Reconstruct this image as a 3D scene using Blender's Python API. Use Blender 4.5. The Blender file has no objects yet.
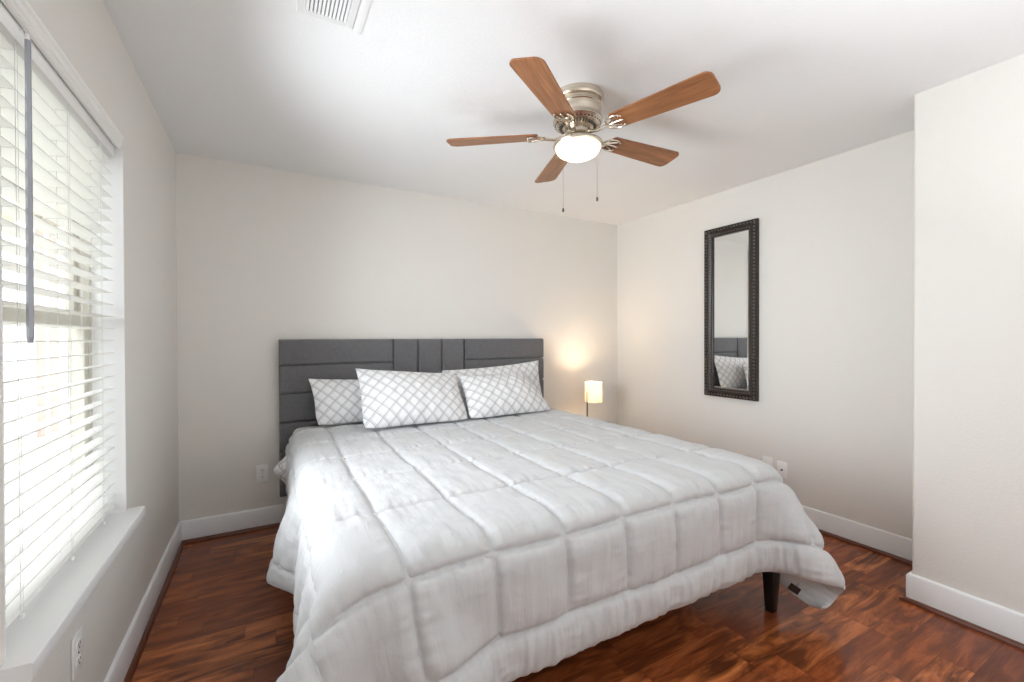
import bpy, bmesh, math, random, zlib, base64
import numpy as np
from mathutils import Vector, Matrix, noise

scene = bpy.context.scene
PI = math.pi

# ------------------------------------------------------------------ camera
cam_data = bpy.data.cameras.new('camera')
cam = bpy.data.objects.new('camera', cam_data)
scene.collection.objects.link(cam)
scene.camera = cam
FPX, YAW, PITCH, ROLL = 437.13, 0.5137, -0.0074, -0.0029
cam_data.sensor_width = 36.0
cam_data.sensor_fit = 'HORIZONTAL'
cam_data.lens = FPX * 36.0 / 1024.0
cam_data.clip_start = 0.02
cam_data.clip_end = 200
_r = Vector((math.cos(YAW), -math.sin(YAW), 0)); _f = Vector((math.sin(YAW), math.cos(YAW), 0)); _u = Vector((0, 0, 1))
_f2 = _f*math.cos(PITCH) + _u*math.sin(PITCH); _u2 = _u*math.cos(PITCH) - _f*math.sin(PITCH)
_r3 = _r*math.cos(ROLL) + _u2*math.sin(ROLL); _u3 = _u2*math.cos(ROLL) - _r3*0 - _r*math.sin(ROLL)
M = Matrix((( _r3.x, _u3.x, -_f2.x, 0.4793), (_r3.y, _u3.y, -_f2.y, 0.0), (_r3.z, _u3.z, -_f2.z, 1.2803), (0, 0, 0, 1)))
cam.matrix_world = M

# ------------------------------------------------------------------ world, exposure
world = bpy.data.worlds.new('world'); scene.world = world
world.use_nodes = True
wn = world.node_tree.nodes; wl = world.node_tree.links
wn.clear()
w_out = wn.new('ShaderNodeOutputWorld'); w_bg = wn.new('ShaderNodeBackground')
w_bg.inputs['Color'].default_value = (0.93, 0.965, 1.0, 1)
w_bg.inputs['Strength'].default_value = 1.9
wl.new(w_bg.outputs[0], w_out.inputs[0])
scene.view_settings.view_transform = 'Standard'
scene.view_settings.look = 'None'
scene.view_settings.gamma = 1
scene.view_settings.use_curve_mapping = False
scene.view_settings.exposure = 1.03
# added fill lamps on the room side of the blind, boosting the daylight
for _k, _e, _t in ((0, 1.5, 8), (1, 3.2, 6), (2, 4.0, 3), (3, 3.2, -3)):
    wd = bpy.data.lights.new('window_fill', 'AREA'); wd.shape = 'RECTANGLE'; wd.size = .33; wd.size_y = .88
    wd.energy = _e; wd.spread = math.radians(128); wd.color = (.89, .95, 1)
    wd_o = bpy.data.objects.new('window_fill', wd); scene.collection.objects.link(wd_o)
    wd_o.location = (.045, 1.778, .80 + .335*_k); wd_o.rotation_euler = (0, -PI/2 - math.radians(_t), 0)
# added unseen fill lamp by the camera, aimed at the ceiling to brighten the room
fl = bpy.data.lights.new('bounce_fill', 'AREA'); fl.shape = 'DISK'; fl.size = 1.6; fl.energy = 18; fl.color = (.90, .955, 1)
fl_o = bpy.data.objects.new('bounce_fill', fl); scene.collection.objects.link(fl_o)
fl_o.location = (1.6, -.05, 1.15); fl_o.rotation_euler = (PI + math.radians(38), 0, 0)
scene.cycles.use_denoising = True
scene.cycles.max_bounces = 14
scene.cycles.diffuse_bounces = 8
scene.cycles.transparent_max_bounces = 24
scene.cycles.sample_clamp_indirect = 8

# ------------------------------------------------------------------ helpers
def link(o):
    scene.collection.objects.link(o); return o

def obj(name, bm, mat, parent=None, smooth=True, angle=40):
    me = bpy.data.meshes.new(name)
    bm.normal_update(); bm.to_mesh(me); bm.free()
    if smooth:
        for p in me.polygons: p.use_smooth = True
        me.set_sharp_from_angle(angle=math.radians(angle))
    if mat: me.materials.append(mat)
    o = link(bpy.data.objects.new(name, me))
    if parent:
        o.parent = parent
        o.matrix_parent_inverse = parent.matrix_world.inverted()
    return o

def thing(name, label, cat, loc=(0, 0, 0), group=None):
    o = link(bpy.data.objects.new(name, None))
    o.location = loc; o.matrix_world = Matrix.Translation(Vector(loc))
    o['label'] = label; o['category'] = cat
    if group: o['group'] = group
    return o

def tag(o, label, cat, group=None):
    o['label'] = label; o['category'] = cat
    if group: o['group'] = group
    return o

def struct(o):
    o['kind'] = 'structure'; return o

def bx(bm, x0, x1, y0, y1, z0, z1, bev=0, seg=2):
    r = bmesh.ops.create_cube(bm, size=1)
    for v in r['verts']:
        v.co = Vector(((x0+x1)/2 + v.co.x*(x1-x0), (y0+y1)/2 + v.co.y*(y1-y0), (z0+z1)/2 + v.co.z*(z1-z0)))
    if bev:
        es = list({e for v in r['verts'] for e in v.link_edges})
        bmesh.ops.bevel(bm, geom=es, offset=bev, segments=seg, profile=.5, affect='EDGES')

def box(name, dims, mat, parent=None, bev=0, seg=2):
    bm = bmesh.new(); bx(bm, *dims, bev, seg); return obj(name, bm, mat, parent)

def lathe(bm, prof, c, n=40, axis=Vector((0, 0, 1)), close=True):
    """prof: list of (radius, height); revolved about a vertical axis at c"""
    rings = []
    for r, z in prof:
        if r < 1e-6:
            rings.append([bm.verts.new((c[0], c[1], c[2]+z))]); continue
        rings.append([bm.verts.new((c[0]+r*math.cos(2*PI*k/n), c[1]+r*math.sin(2*PI*k/n), c[2]+z)) for k in range(n)])
    for a, b in zip(rings, rings[1:]):
        for k in range(n):
            k2 = (k+1) % n
            if len(a) == 1 and len(b) == 1: continue
            if len(a) == 1: bm.faces.new((a[0], b[k2], b[k]))
            elif len(b) == 1: bm.faces.new((a[k], a[k2], b[0]))
            else: bm.faces.new((a[k], a[k2], b[k2], b[k]))
    bmesh.ops.recalc_face_normals(bm, faces=bm.faces[:])

def tube(bm, pts, r, n=8, cap=True):
    """round bar along points; r a number or a list"""
    pts = [Vector(p) for p in pts]; rings = []
    up = None
    for i, p in enumerate(pts):
        d = (pts[min(i+1, len(pts)-1)] - pts[max(i-1, 0)]).normalized()
        if up is None: up = Vector((0, 0, 1)) if abs(d.z) < .9 else Vector((1, 0, 0))
        a = d.cross(up).normalized(); b = a.cross(d).normalized(); up = b
        rr = r[i] if isinstance(r, (list, tuple)) else r
        rings.append([bm.verts.new(p + a*rr*math.cos(2*PI*k/n) + b*rr*math.sin(2*PI*k/n)) for k in range(n)])
    for A, B in zip(rings, rings[1:]):
        for k in range(n): bm.faces.new((A[k], A[(k+1) % n], B[(k+1) % n], B[k]))
    if cap:
        bm.faces.new(rings[0][::-1]); bm.faces.new(rings[-1])
    bmesh.ops.recalc_face_normals(bm, faces=bm.faces[:])

# ------------------------------------------------------------------ materials
class NT:
    def __init__(s, name):
        s.m = bpy.data.materials.new(name); s.m.use_nodes = True
        s.t = s.m.node_tree; s.n = s.t.nodes
        s.b = s.n['Principled BSDF']
    def new(s, typ, **kw):
        n = s.n.new(typ)
        for k, v in kw.items():
            if hasattr(n, k): setattr(n, k, v)
        return n
    def link(s, a, b): s.t.links.new(a, b)
    def val(s, node, **kw):
        for k, v in kw.items(): node.inputs[k.replace('_', ' ')].default_value = v
    def noise(s, vec, scale, detail=3, rough=.5, dist=0):
        n = s.n.new('ShaderNodeTexNoise'); n.inputs['Scale'].default_value = scale
        n.inputs['Detail'].default_value = detail; n.inputs['Roughness'].default_value = rough
        n.inputs['Distortion'].default_value = dist
        if vec is not None: s.link(vec, n.inputs['Vector'])
        return n.outputs['Fac']
    def math(s, op, a, b=None, c=None, clamp=False):
        n = s.n.new('ShaderNodeMath'); n.operation = op; n.use_clamp = clamp
        for i, v in enumerate((a, b, c)):
            if v is None: continue
            if isinstance(v, (int, float)): n.inputs[i].default_value = v
            else: s.link(v, n.inputs[i])
        return n.outputs[0]
    def mapping(s, vec, scale=(1, 1, 1), loc=(0, 0, 0), rot=(0, 0, 0)):
        n = s.n.new('ShaderNodeMapping'); n.inputs['Scale'].default_value = scale
        n.inputs['Location'].default_value = loc; n.inputs['Rotation'].default_value = rot
        s.link(vec, n.inputs['Vector']); return n.outputs[0]
    def ramp(s, fac, stops):
        n = s.n.new('ShaderNodeValToRGB'); e = n.color_ramp.elements
        e[0].position, e[0].color = stops[0][0], (*stops[0][1], 1)
        e[1].position, e[1].color = stops[-1][0], (*stops[-1][1], 1)
        for p, c in stops[1:-1]:
            x = e.new(p); x.color = (*c, 1)
        s.link(fac, n.inputs[0]); return n.outputs[0]
    def mix(s, fac, a, b, mode='MIX'):
        n = s.n.new('ShaderNodeMix'); n.data_type = 'RGBA'; n.blend_type = mode
        for i, v in ((0, fac), (6, a), (7, b)):
            if isinstance(v, (int, float)): n.inputs[i].default_value = v
            elif isinstance(v, tuple): n.inputs[i].default_value = (*v, 1)
            else: s.link(v, n.inputs[i])
        return n.outputs[2]
    def bump(s, h, strength=.3, dist=.01):
        n = s.n.new('ShaderNodeBump'); n.inputs['Strength'].default_value = strength
        n.inputs['Distance'].default_value = dist
        s.link(h, n.inputs['Height']); s.link(n.outputs[0], s.b.inputs['Normal'])
    @property
    def obj(s): return s.n.new('ShaderNodeTexCoord').outputs['Object']
    @property
    def uv(s): return s.n.new('ShaderNodeTexCoord').outputs['UV']

def plain(name, col, rough=.5, metal=0, bump=None, var=0.0, **kw):
    t = NT(name); t.b.inputs['Roughness'].default_value = rough; t.b.inputs['Metallic'].default_value = metal
    if var:
        f = t.noise(t.obj, 6, 4)
        c2 = tuple(max(0, c*(1-var)) for c in col)
        t.link(t.mix(f, c2, col), t.b.inputs['Base Color'])
    else: t.b.inputs['Base Color'].default_value = (*col, 1)
    if bump: t.bump(t.noise(t.obj, bump[0], 3), bump[1], bump[2])
    for k, v in kw.items(): t.b.inputs[k.replace('_', ' ')].default_value = v
    return t.m

def mat_wall(name, col):
    t = NT(name); o = t.obj
    n1 = t.noise(o, 85, 3, .55); n2 = t.noise(o, 240, 2)
    h = t.math('ADD', t.math('MULTIPLY', n1, 1.0), t.math('MULTIPLY', n2, .35))
    t.bump(h, .30, .004)
    t.link(t.mix(t.noise(o, 1.3, 2), tuple(c*.985 for c in col), col), t.b.inputs['Base Color'])
    t.b.inputs['Roughness'].default_value = .62
    return t.m

WALL = mat_wall('greige_wall_paint', (.785, .765, .728))
CEIL = mat_wall('ceiling_paint', (.85, .855, .86))
TRIMW = plain('white_trim_paint', (.86, .87, .88), .35, var=.03)

def mat_floor():
    t = NT('cherry_laminate'); o = t.obj
    sep = t.new('ShaderNodeSeparateXYZ'); t.link(o, sep.inputs[0])
    W_, L_ = .107, .52
    row = t.math('FLOOR', t.math('DIVIDE', t.math('ADD', sep.outputs['Y'], .067), W_))
    wn1 = t.new('ShaderNodeTexWhiteNoise', noise_dimensions='1D'); t.link(row, wn1.inputs['W'])
    xs = t.math('ADD', sep.outputs['X'], t.math('MULTIPLY', wn1.outputs['Value'], 3.7))
    col = t.math('FLOOR', t.math('DIVIDE', xs, L_))
    comb = t.new('ShaderNodeCombineXYZ'); t.link(row, comb.inputs[0]); t.link(col, comb.inputs[1])
    wn2 = t.new('ShaderNodeTexWhiteNoise', noise_dimensions='3D'); t.link(comb.outputs[0], wn2.inputs['Vector'])
    rnd = wn2.outputs['Value']
    sepc = t.new('ShaderNodeSeparateXYZ'); t.link(wn2.outputs['Color'], sepc.inputs[0])
    # grain coordinates shifted per plank
    gc = t.new('ShaderNodeCombineXYZ')
    t.link(t.math('ADD', t.math('MULTIPLY', sep.outputs['X'], 1.0), t.math('MULTIPLY', rnd, 37)), gc.inputs[0])
    t.link(t.math('ADD', sep.outputs['Y'], t.math('MULTIPLY', sepc.outputs[1], 11)), gc.inputs[1])
    t.link(t.math('MULTIPLY', sepc.outputs[2], 9), gc.inputs[2])
    g1 = t.noise(t.mapping(gc.outputs[0], (3.2, 16, 1)), 1, 5, .6, .9)
    g2 = t.noise(t.mapping(gc.outputs[0], (5, 95, 1)), 1, 4, .6, .3)
    g3 = t.noise(t.mapping(gc.outputs[0], (2.2, 7, 1)), 1, 3, .5, 1.2)
    base = t.ramp(rnd, [(0, (.22, .060, .022)), (.3, (.32, .090, .029)), (.6, (.42, .125, .040)), (1, (.56, .195, .062))])
    dark = t.ramp(g1, [(.38, (1.08, 1.05, 1.0)), (.50, (.58, .49, .46)), (.61, (.20, .17, .19))])
    amt = t.math('MULTIPLY', t.math('ADD', .45, t.math('MULTIPLY', sepc.outputs[0], .55)), 1.0)
    c = t.mix(amt, base, t.mix(1.0, base, dark, 'MULTIPLY'))
    c = t.mix(.55, c, t.mix(1.0, c, t.ramp(g2, [(.3, (.62, .6, .6)), (.7, (1.25, 1.22, 1.2))]), 'MULTIPLY'))
    c = t.mix(.6, c, t.mix(1.0, c, t.ramp(g3, [(.3, (.7, .66, .66)), (.7, (1.3, 1.25, 1.2))]), 'MULTIPLY'))
    # thin grooves between strips and at board ends
    fy = t.math('FRACT', t.math('DIVIDE', t.math('ADD', sep.outputs['Y'], .067), W_))
    fx = t.math('FRACT', t.math('DIVIDE', xs, L_))
    ey = t.math('MINIMUM', fy, t.math('SUBTRACT', 1, fy)); ex = t.math('MINIMUM', fx, t.math('SUBTRACT', 1, fx))
    gy = t.math('GREATER_THAN', ey, .012); gx = t.math('GREATER_THAN', ex, .003)
    g = t.math('MULTIPLY', gy, gx)
    c = t.mix(t.math('SUBTRACT', 1, g), c, t.mix(1.0, c, (.72, .68, .68), 'MULTIPLY'))
    t.link(c, t.b.inputs['Base Color'])
    t.link(t.math('ADD', .17, t.math('MULTIPLY', g2, .12)), t.b.inputs['Roughness'])
    t.b.inputs['Specular IOR Level'].default_value = .36
    t.bump(t.math('ADD', t.math('MULTIPLY', g, .6), t.math('MULTIPLY', g2, .12)), .12, .002)
    return t.m
FLOOR = mat_floor()
SHOE = plain('cherry_shoe_moulding', (.16, .045, .02), .3, var=.4)
SHOE_LIP = plain('cherry_shoe_moulding_edge', (.30, .11, .06), .3, var=.2)

def mat_fabric_gray():
    t = NT('charcoal_linen_upholstery'); o = t.obj
    a = t.noise(t.mapping(o, (40, 1, 900)), 1, 2); b = t.noise(t.mapping(o, (900, 1, 40)), 1, 2)
    w = t.math('ADD', a, b)
    t.link(t.ramp(t.math('MULTIPLY', w, .5), [(.35, (.095, .093, .100)), (.65, (.18, .177, .183))]), t.b.inputs['Base Color'])
    t.b.inputs['Roughness'].default_value = .9
    t.b.inputs['Sheen Weight'].default_value = .25
    t.bump(w, .35, .002)
    return t.m
LINEN = mat_fabric_gray()

def mat_comforter():
    t = NT('white_microfibre'); o = t.obj
    n = t.noise(o, 26, 5, .6, .6); n2 = t.noise(o, 400, 2); n3 = t.noise(t.mapping(t.uv, (70, 9, 1)), 1, 4, .6, .5)
    t.bump(t.math('ADD', t.math('ADD', n, t.math('MULTIPLY', n2, .08)), t.math('MULTIPLY', n3, .8)), .38, .006)
    t.b.inputs['Base Color'].default_value = (.560, .568, .580, 1)
    t.b.inputs['Roughness'].default_value = .75
    t.b.inputs['Sheen Weight'].default_value = .12
    return t.m
COMF = mat_comforter()

def mat_lattice():
    """white cotton with soft brushed grey diagonal lines (UV is in metres)"""
    t = NT('lattice_print_cotton'); uv = t.uv
    wob = t.new('ShaderNodeTexNoise'); t.val(wob, Scale=14.0, Detail=2.0)
    t.link(uv, wob.inputs['Vector'])
    sub = t.new('ShaderNodeVectorMath', operation='SUBTRACT'); t.link(wob.outputs['Color'], sub.inputs[0]); sub.inputs[1].default_value = (.5, .5, .5)
    sc = t.new('ShaderNodeVectorMath', operation='SCALE'); t.link(sub.outputs[0], sc.inputs[0]); sc.inputs['Scale'].default_value = .012
    ad = t.new('ShaderNodeVectorMath', operation='ADD'); t.link(uv, ad.inputs[0]); t.link(sc.outputs[0], ad.inputs[1])
    sep = t.new('ShaderNodeSeparateXYZ'); t.link(ad.outputs[0], sep.inputs[0])
    u, v = sep.outputs[0], sep.outputs[1]
    P = .078
    def fam(expr, k):
        f = t.math('FRACT', t.math('DIVIDE', expr, P))
        d1 = t.math('ABSOLUTE', t.math('SUBTRACT', f, .40)); d2 = t.math('ABSOLUTE', t.math('SUBTRACT', f, .56))
        a = t.math('SUBTRACT', 1, t.math('DIVIDE', d1, .070), clamp=True)
        b = t.math('MULTIPLY', t.math('SUBTRACT', 1, t.math('DIVIDE', d2, .06), clamp=True), .65)
        m = t.math('MAXIMUM', a, b)
        br = t.noise(t.mapping(uv, (60, 60, 1), loc=(k, 0, 0)), 1, 3, .7)
        return t.math('MULTIPLY', m, t.math('ADD', .45, t.math('MULTIPLY', br, .85)), clamp=True)
    a = fam(t.math('ADD', u, v), 0); b = fam(t.math('SUBTRACT', u, v), 7)
    m = t.math('MAXIMUM', a, b)
    t.link(t.mix(m, (.80, .80, .81), (.22, .22, .235)), t.b.inputs['Base Color'])
    t.b.inputs['Roughness'].default_value = .85
    n = t.noise(t.obj, 30, 4, .6, .5)
    t.bump(n, .25, .006)
    return t.m
LATT = mat_lattice()

BLACKW = plain('black_stained_leg', (.008, .008, .009), .35)
FRAMEM = plain('dark_bed_rail', (.03, .03, .033), .8)
MATTR = plain('white_mattress_ticking', (.7, .7, .7), .9, bump=(200, .2, .002))
PLATE = plain('white_plastic_plate', (.90, .90, .89), .3)
SLOT = plain('dark_slot', (.03, .03, .03), .5)
METAL_DK = plain('dark_grey_metal', (.12, .12, .12), .35, .9)

def mat_nickel():
    t = NT('brushed_nickel'); o = t.obj
    n = t.noise(t.mapping(o, (4, 4, 260)), 1, 2)
    t.link(t.ramp(n, [(.3, (.56, .49, .40)), (.7, (.74, .67, .57))]), t.b.inputs['Base Color'])
    t.b.inputs['Metallic'].default_value = 1; t.b.inputs['Roughness'].default_value = .26
    return t.m
NICKEL = mat_nickel()

def mat_blade():
    t = NT('medium_oak_blade'); uv = t.uv
    g = t.noise(t.mapping(uv, (5, 60, 1)), 1, 5, .6, .6); g2 = t.noise(t.mapping(uv, (2.5, 14, 1)), 1, 3, .5, 1)
    c = t.ramp(g, [(.3, (.22, .085, .032)), (.7, (.42, .185, .075))])
    c = t.mix(.7, c, t.mix(1.0, c, t.ramp(g2, [(.3, (.62, .58, .55)), (.7, (1.2, 1.15, 1.1))]), 'MULTIPLY'))
    t.link(c, t.b.inputs['Base Color']); t.b.inputs['Roughness'].default_value = .38
    return t.m
BLADE = mat_blade()

def emis(name, col, strength, base=(.9, .88, .82)):
    t = NT(name); t.b.inputs['Base Color'].default_value = (*base, 1)
    t.b.inputs['Emission Color'].default_value = (*col, 1); t.b.inputs['Emission Strength'].default_value = strength
    t.b.inputs['Roughness'].default_value = .4
    return t.m

def mat_glass(name, gloss=.08):
    t = NT(name); out = t.n['Material Output']
    tr = t.new('ShaderNodeBsdfTransparent'); gl = t.new('ShaderNodeBsdfGlossy'); mx = t.new('ShaderNodeMixShader')
    gl.inputs['Roughness'].default_value = .02
    tr.inputs['Color'].default_value = (.98, .98, .98, 1)
    mx.inputs[0].default_value = gloss
    t.link(tr.outputs[0], mx.inputs[1]); t.link(gl.outputs[0], mx.inputs[2]); t.link(mx.outputs[0], out.inputs[0])
    return t.m
GLASS = mat_glass('window_glass')

# ------------------------------------------------------------------ room shell
D, W, H = 3.4066, 3.6572, 2.44          # back wall y, right wall x, ceiling
X2, Y2 = 3.1976, 0.8873                 # closet bump-out face and corner
Y0 = -0.95                              # wall behind the camera
WY0, WY1, WZ0, WZ1 = 1.316, 2.240, 0.585, 2.035   # window opening in the left wall

bm = bmesh.new(); bx(bm, -.16, W+.12, Y0, D+.12, -.1, 0)
struct(obj('floor', bm, FLOOR, smooth=False))
bm = bmesh.new(); bx(bm, -.16, W+.12, Y0, D+.12, H, H+.12)
struct(obj('ceiling', bm, CEIL, smooth=False))
bm = bmesh.new(); bx(bm, 0, W, D, D+.12, 0, H)
struct(obj('wall_back', bm, WALL, smooth=False))
bm = bmesh.new(); bx(bm, -.16, W+.12, Y0-.12, Y0, 0, H)
struct(obj('wall_front', bm, WALL, smooth=False))
bm = bmesh.new(); bx(bm, W, W+.12, Y0, D+.12, 0, H)
struct(obj('wall_right', bm, WALL, smooth=False))
bm = bmesh.new()
bx(bm, -.16, 0, Y0, WY0, 0, H); bx(bm, -.16, 0, WY1, D+.12, 0, H)
bx(bm, -.16, 0, WY0, WY1, 0, WZ0-.02); bx(bm, -.16, 0, WY0, WY1, WZ1, H)
struct(obj('wall_left', bm, WALL, smooth=False))
bm = bmesh.new(); bx(bm, X2, W, Y0, Y2, 0, H)
es = [e for e in bm.edges if all(abs(v.co.x-X2) < 1e-4 and abs(v.co.y-Y2) < 1e-4 for v in e.verts)]
bmesh.ops.bevel(bm, geom=es, offset=.012, segments=4, profile=.5, affect='EDGES')
struct(obj('wall_closet', bm, WALL, angle=80))

def baseboard(name, pts, inward, h=.135, t=.015):
    """pts run along the wall line; profile with a rounded top, extruded with mitred corners"""
    prof = [(0, .018), (t, .018), (t, h-.012), (t*.75, h-.004), (t*.35, h), (0, h)]
    return sweep(name, pts, prof, TRIMW)

def sweep(name, pts, prof, mat):
    bm = bmesh.new(); n = len(pts); P = [Vector((x, y, 0)) for x, y in pts]; rings = []
    for i in range(n):
        d1 = (P[i]-P[i-1]).normalized() if i else (P[1]-P[0]).normalized()
        d2 = (P[i+1]-P[i]).normalized() if i < n-1 else d1
        n1 = Vector((d1.y, -d1.x, 0)); n2 = Vector((d2.y, -d2.x, 0))
        b = (n1+n2).normalized(); k = 1/max(.3, b.dot(n1))
        rings.append([bm.verts.new(P[i] + b*k*o + Vector((0, 0, z))) for o, z in prof])
    m = len(prof)
    for A, B in zip(rings, rings[1:]):
        for k in range(m): bm.faces.new((A[k], A[(k+1) % m], B[(k+1) % m], B[k]))
    bm.faces.new(rings[0]); bm.faces.new(rings[-1][::-1])
    bmesh.ops.recalc_face_normals(bm, faces=bm.faces[:])
    return struct(obj(name, bm, mat, angle=30))
E_ = .0008
runs = {'left': [(E_, Y0), (E_, D-E_)], 'back': [(E_, D-E_), (W-E_, D-E_)], 'right': [(W-E_, D-E_), (W-E_, Y2+E_)],
        'closet': [(W-.02, Y2+E_), (X2-E_, Y2+E_), (X2-E_, Y0)]}
q_prof = [(.0, .0), (.034, .0), (.034, .006), (.030, .013), (.022, .018), (.0, .018)]
for i, (k, pts) in enumerate(runs.items()):
    baseboard('baseboard_'+k, pts, 1)
    sweep('trim_%d' % (i+1), pts, q_prof, SHOE)

# ------------------------------------------------------------------ window
win = struct(thing('window_1', 'x', 'x', (-.11, (WY0+WY1)/2, WZ0)))
del win['label'], win['category']
VINYL = plain('almond_vinyl_sash', (.62, .60, .54), .4)
def ring(bm, y0, y1, z0, z1, x0, x1, w):
    bx(bm, x0, x1, y0, y0+w, z0, z1, .003); bx(bm, x0, x1, y1-w, y1, z0, z1, .003)
    bx(bm, x0, x1, y0+w, y1-w, z0, z0+w, .003); bx(bm, x0, x1, y0+w, y1-w, z1-w, z1, .003)
bm = bmesh.new(); ring(bm, WY0, WY1, WZ0, WZ1, -.155, -.095, .03); obj('window_frame', bm, VINYL, win)
bm = bmesh.new(); ring(bm, WY0+.028, WY1-.028, WZ0+.028, 1.365, -.125, -.100, .04); lo = obj('lower_sash', bm, VINYL, win)
bm = bmesh.new(); ring(bm, WY0+.028, WY1-.028, 1.33, WZ1-.028, -.152, -.127, .04); up = obj('upper_sash', bm, VINYL, win)
box('pane', (-.114, -.111, WY0+.06, WY1-.06, WZ0+.06, 1.33), GLASS, lo)
box('pane', (-.142, -.139, WY0+.06, WY1-.06, 1.365, WZ1-.06), GLASS, up)
bm = bmesh.new()
for y0, y1 in ((WY0-.0005, WY0+.006), (WY1-.006, WY1+.0005)): bx(bm, -.095, -.0005, y0, y1, WZ0, WZ1)
bx(bm, -.095, -.0005, WY0, WY1, WZ1-.006, WZ1)
obj('jamb_liner', bm, TRIMW, win, smooth=False)
bm = bmesh.new()
pts = [(-.095, WY0+.001), (.0006, WY0+.001), (.0006, WY0-.032), (.052, WY0-.032), (.052, WY1+.028), (.0006, WY1+.028), (.0006, WY1-.001), (-.095, WY1-.001)]
lo5 = [bm.verts.new((x, y, WZ0-.019)) for x, y in pts]; hi5 = [bm.verts.new((x, y, .605)) for x, y in pts]
bm.faces.new(lo5[::-1]); bm.faces.new(hi5)
for q in range(8): bm.faces.new((lo5[q], lo5[(q+1) % 8], hi5[(q+1) % 8], hi5[q]))
es = [e for e in bm.edges if all(v.co.x > .03 for v in e.verts) and abs(e.verts[0].co.z-e.verts[1].co.z) < 1e-5]
bmesh.ops.bevel(bm, geom=es, offset=.005, segments=3, profile=.5, affect='EDGES')
obj('window_sill', bm, TRIMW, win)

# ------------------------------------------------------------------ blind
SLATM = NT('white_faux_wood_slat')
SLATM.b.inputs['Base Color'].default_value = (.90, .90, .88, 1); SLATM.b.inputs['Roughness'].default_value = .35
SLATM.b.inputs['Transmission Weight'].default_value = 0
SLATM.b.inputs['Subsurface Weight'].default_value = 0
_g = SLATM.noise(SLATM.mapping(SLATM.obj, (60, 3, 60)), 1, 3); SLATM.bump(_g, .15, .002)
SLATM = SLATM.m
CORD = plain('white_cord', (.72, .72, .7), .8)
blind = thing('window_blind', 'white faux wood slatted blind hanging open in the window', 'blind', (-.05, (WY0+WY1)/2, 2.0))
SY0, SY1 = WY0+.012, WY1-.028
bm = bmesh.new(); bx(bm, -.072, -.020, SY0, SY1, 1.975, 2.028, .002); obj('headrail', bm, PLATE, blind)
# valance: moulded front board standing just proud of the wall
vp = [(-.012, 2.016), (-.004, 2.016), (.001, 2.020), (.001, 2.026), (.005, 2.030), (.005, 2.046), (.010, 2.052), (.010, 2.060), (.004, 2.063), (-.012, 2.063)]
bm = bmesh.new(); R0 = []
for y in (WY0-.012, WY1-.016): R0.append([bm.verts.new((x-.004, y, z)) for x, z in vp])
m_ = len(vp)
for k in range(m_): bm.faces.new((R0[0][k], R0[0][(k+1) % m_], R0[1][(k+1) % m_], R0[1][k]))
bm.faces.new(R0[0]); bm.faces.new(R0[1][::-1]); bmesh.ops.recalc_face_normals(bm, faces=bm.faces[:])
obj('valance', bm, SLATM, blind, angle=25)
PITCHZ = .0455; NS = 29; ztop = 1.955; tilt = math.radians(5)
slat_z = []
for i in range(NS):
    z = ztop - i*PITCHZ; 
    if z < .665: break
    slat_z.append(z)
    bm = bmesh.new(); R_ = []
    n = 6; hw = .0248; th = .0013
    for y in (SY0, SY1):
        pts = []
        for k in range(n+1):
            a = -1 + 2*k/n; pts.append((a*hw, th + .0016*(1-a*a)))
        for k in range(n, -1, -1):
            a = -1 + 2*k/n; pts.append((a*hw, -th + .0016*(1-a*a)))
        R_.append([bm.verts.new((-.052 + px*math.cos(tilt) - pz*math.sin(tilt), y, z + px*math.sin(tilt) + pz*math.cos(tilt))) for px, pz in pts])
    m = len(R_[0])
    for k in range(m): bm.faces.new((R_[0][k], R_[0][(k+1) % m], R_[1][(k+1) % m], R_[1][k]))
    bm.faces.new(R_[0]); bm.faces.new(R_[1][::-1]); bmesh.ops.recalc_face_normals(bm, faces=bm.faces[:])
    obj('slat', bm, SLATM, blind, angle=50)
zb = slat_z[-1] - .040
bm = bmesh.new(); bx(bm, -.076, -.028, SY0, SY1, zb-.008, zb+.008, .004, 3); obj('bottom_rail', bm, SLATM, blind)
for y in (WY0+.15, (WY0+WY1)/2, WY1-.17):
    bm = bmesh.new()
    for x in (-.0255, -.0785):
        tube(bm, [(x, y-.006, 1.98), (x, y-.006, zb)], .0008, 5); tube(bm, [(x, y+.006, 1.98), (x, y+.006, zb)], .0006, 5)
    for z in slat_z: tube(bm, [(-.0785, y-.006, z-.006), (-.0255, y-.006, z-.001)], .0006, 4)
    tube(bm, [(-.052, y, 1.98), (-.052, y, zb)], .0009, 5)
    obj('ladder_cord', bm, CORD, blind)
    bm = bmesh.new(); lathe(bm, [(0, 0), (.004, .001), (.006, .006), (.005, .012), (0, .013)], (-.026, y, zb-.022), 10)
    tube(bm, [(-.026, y, zb-.012), (-.03, y, zb)], .001, 5); obj('cord_button', bm, PLATE, blind)
WANDM = plain('clear_grey_wand', (.36, .38, .43), .15, Transmission_Weight=.0)
bm = bmesh.new(); tube(bm, [(-.004, 1.458, 1.272), (-.004, 1.458, 1.285), (-.004, 1.46, 1.60), (-.004, 1.462, 1.985)], [.0045, .0068, .0062, .0055], 6)
wand = obj('tilt_wand', bm, WANDM, blind, smooth=False)
bm = bmesh.new(); tube(bm, [(-.004, 1.462, 1.983), (-.004, 1.462, 1.999)], .0045, 10); tube(bm, [(-.004, 1.462, 1.998), (-.010, 1.462, 2.008), (-.02, 1.462, 2.005)], .0012, 6)
obj('wand_hook', bm, PLATE, wand)

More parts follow.
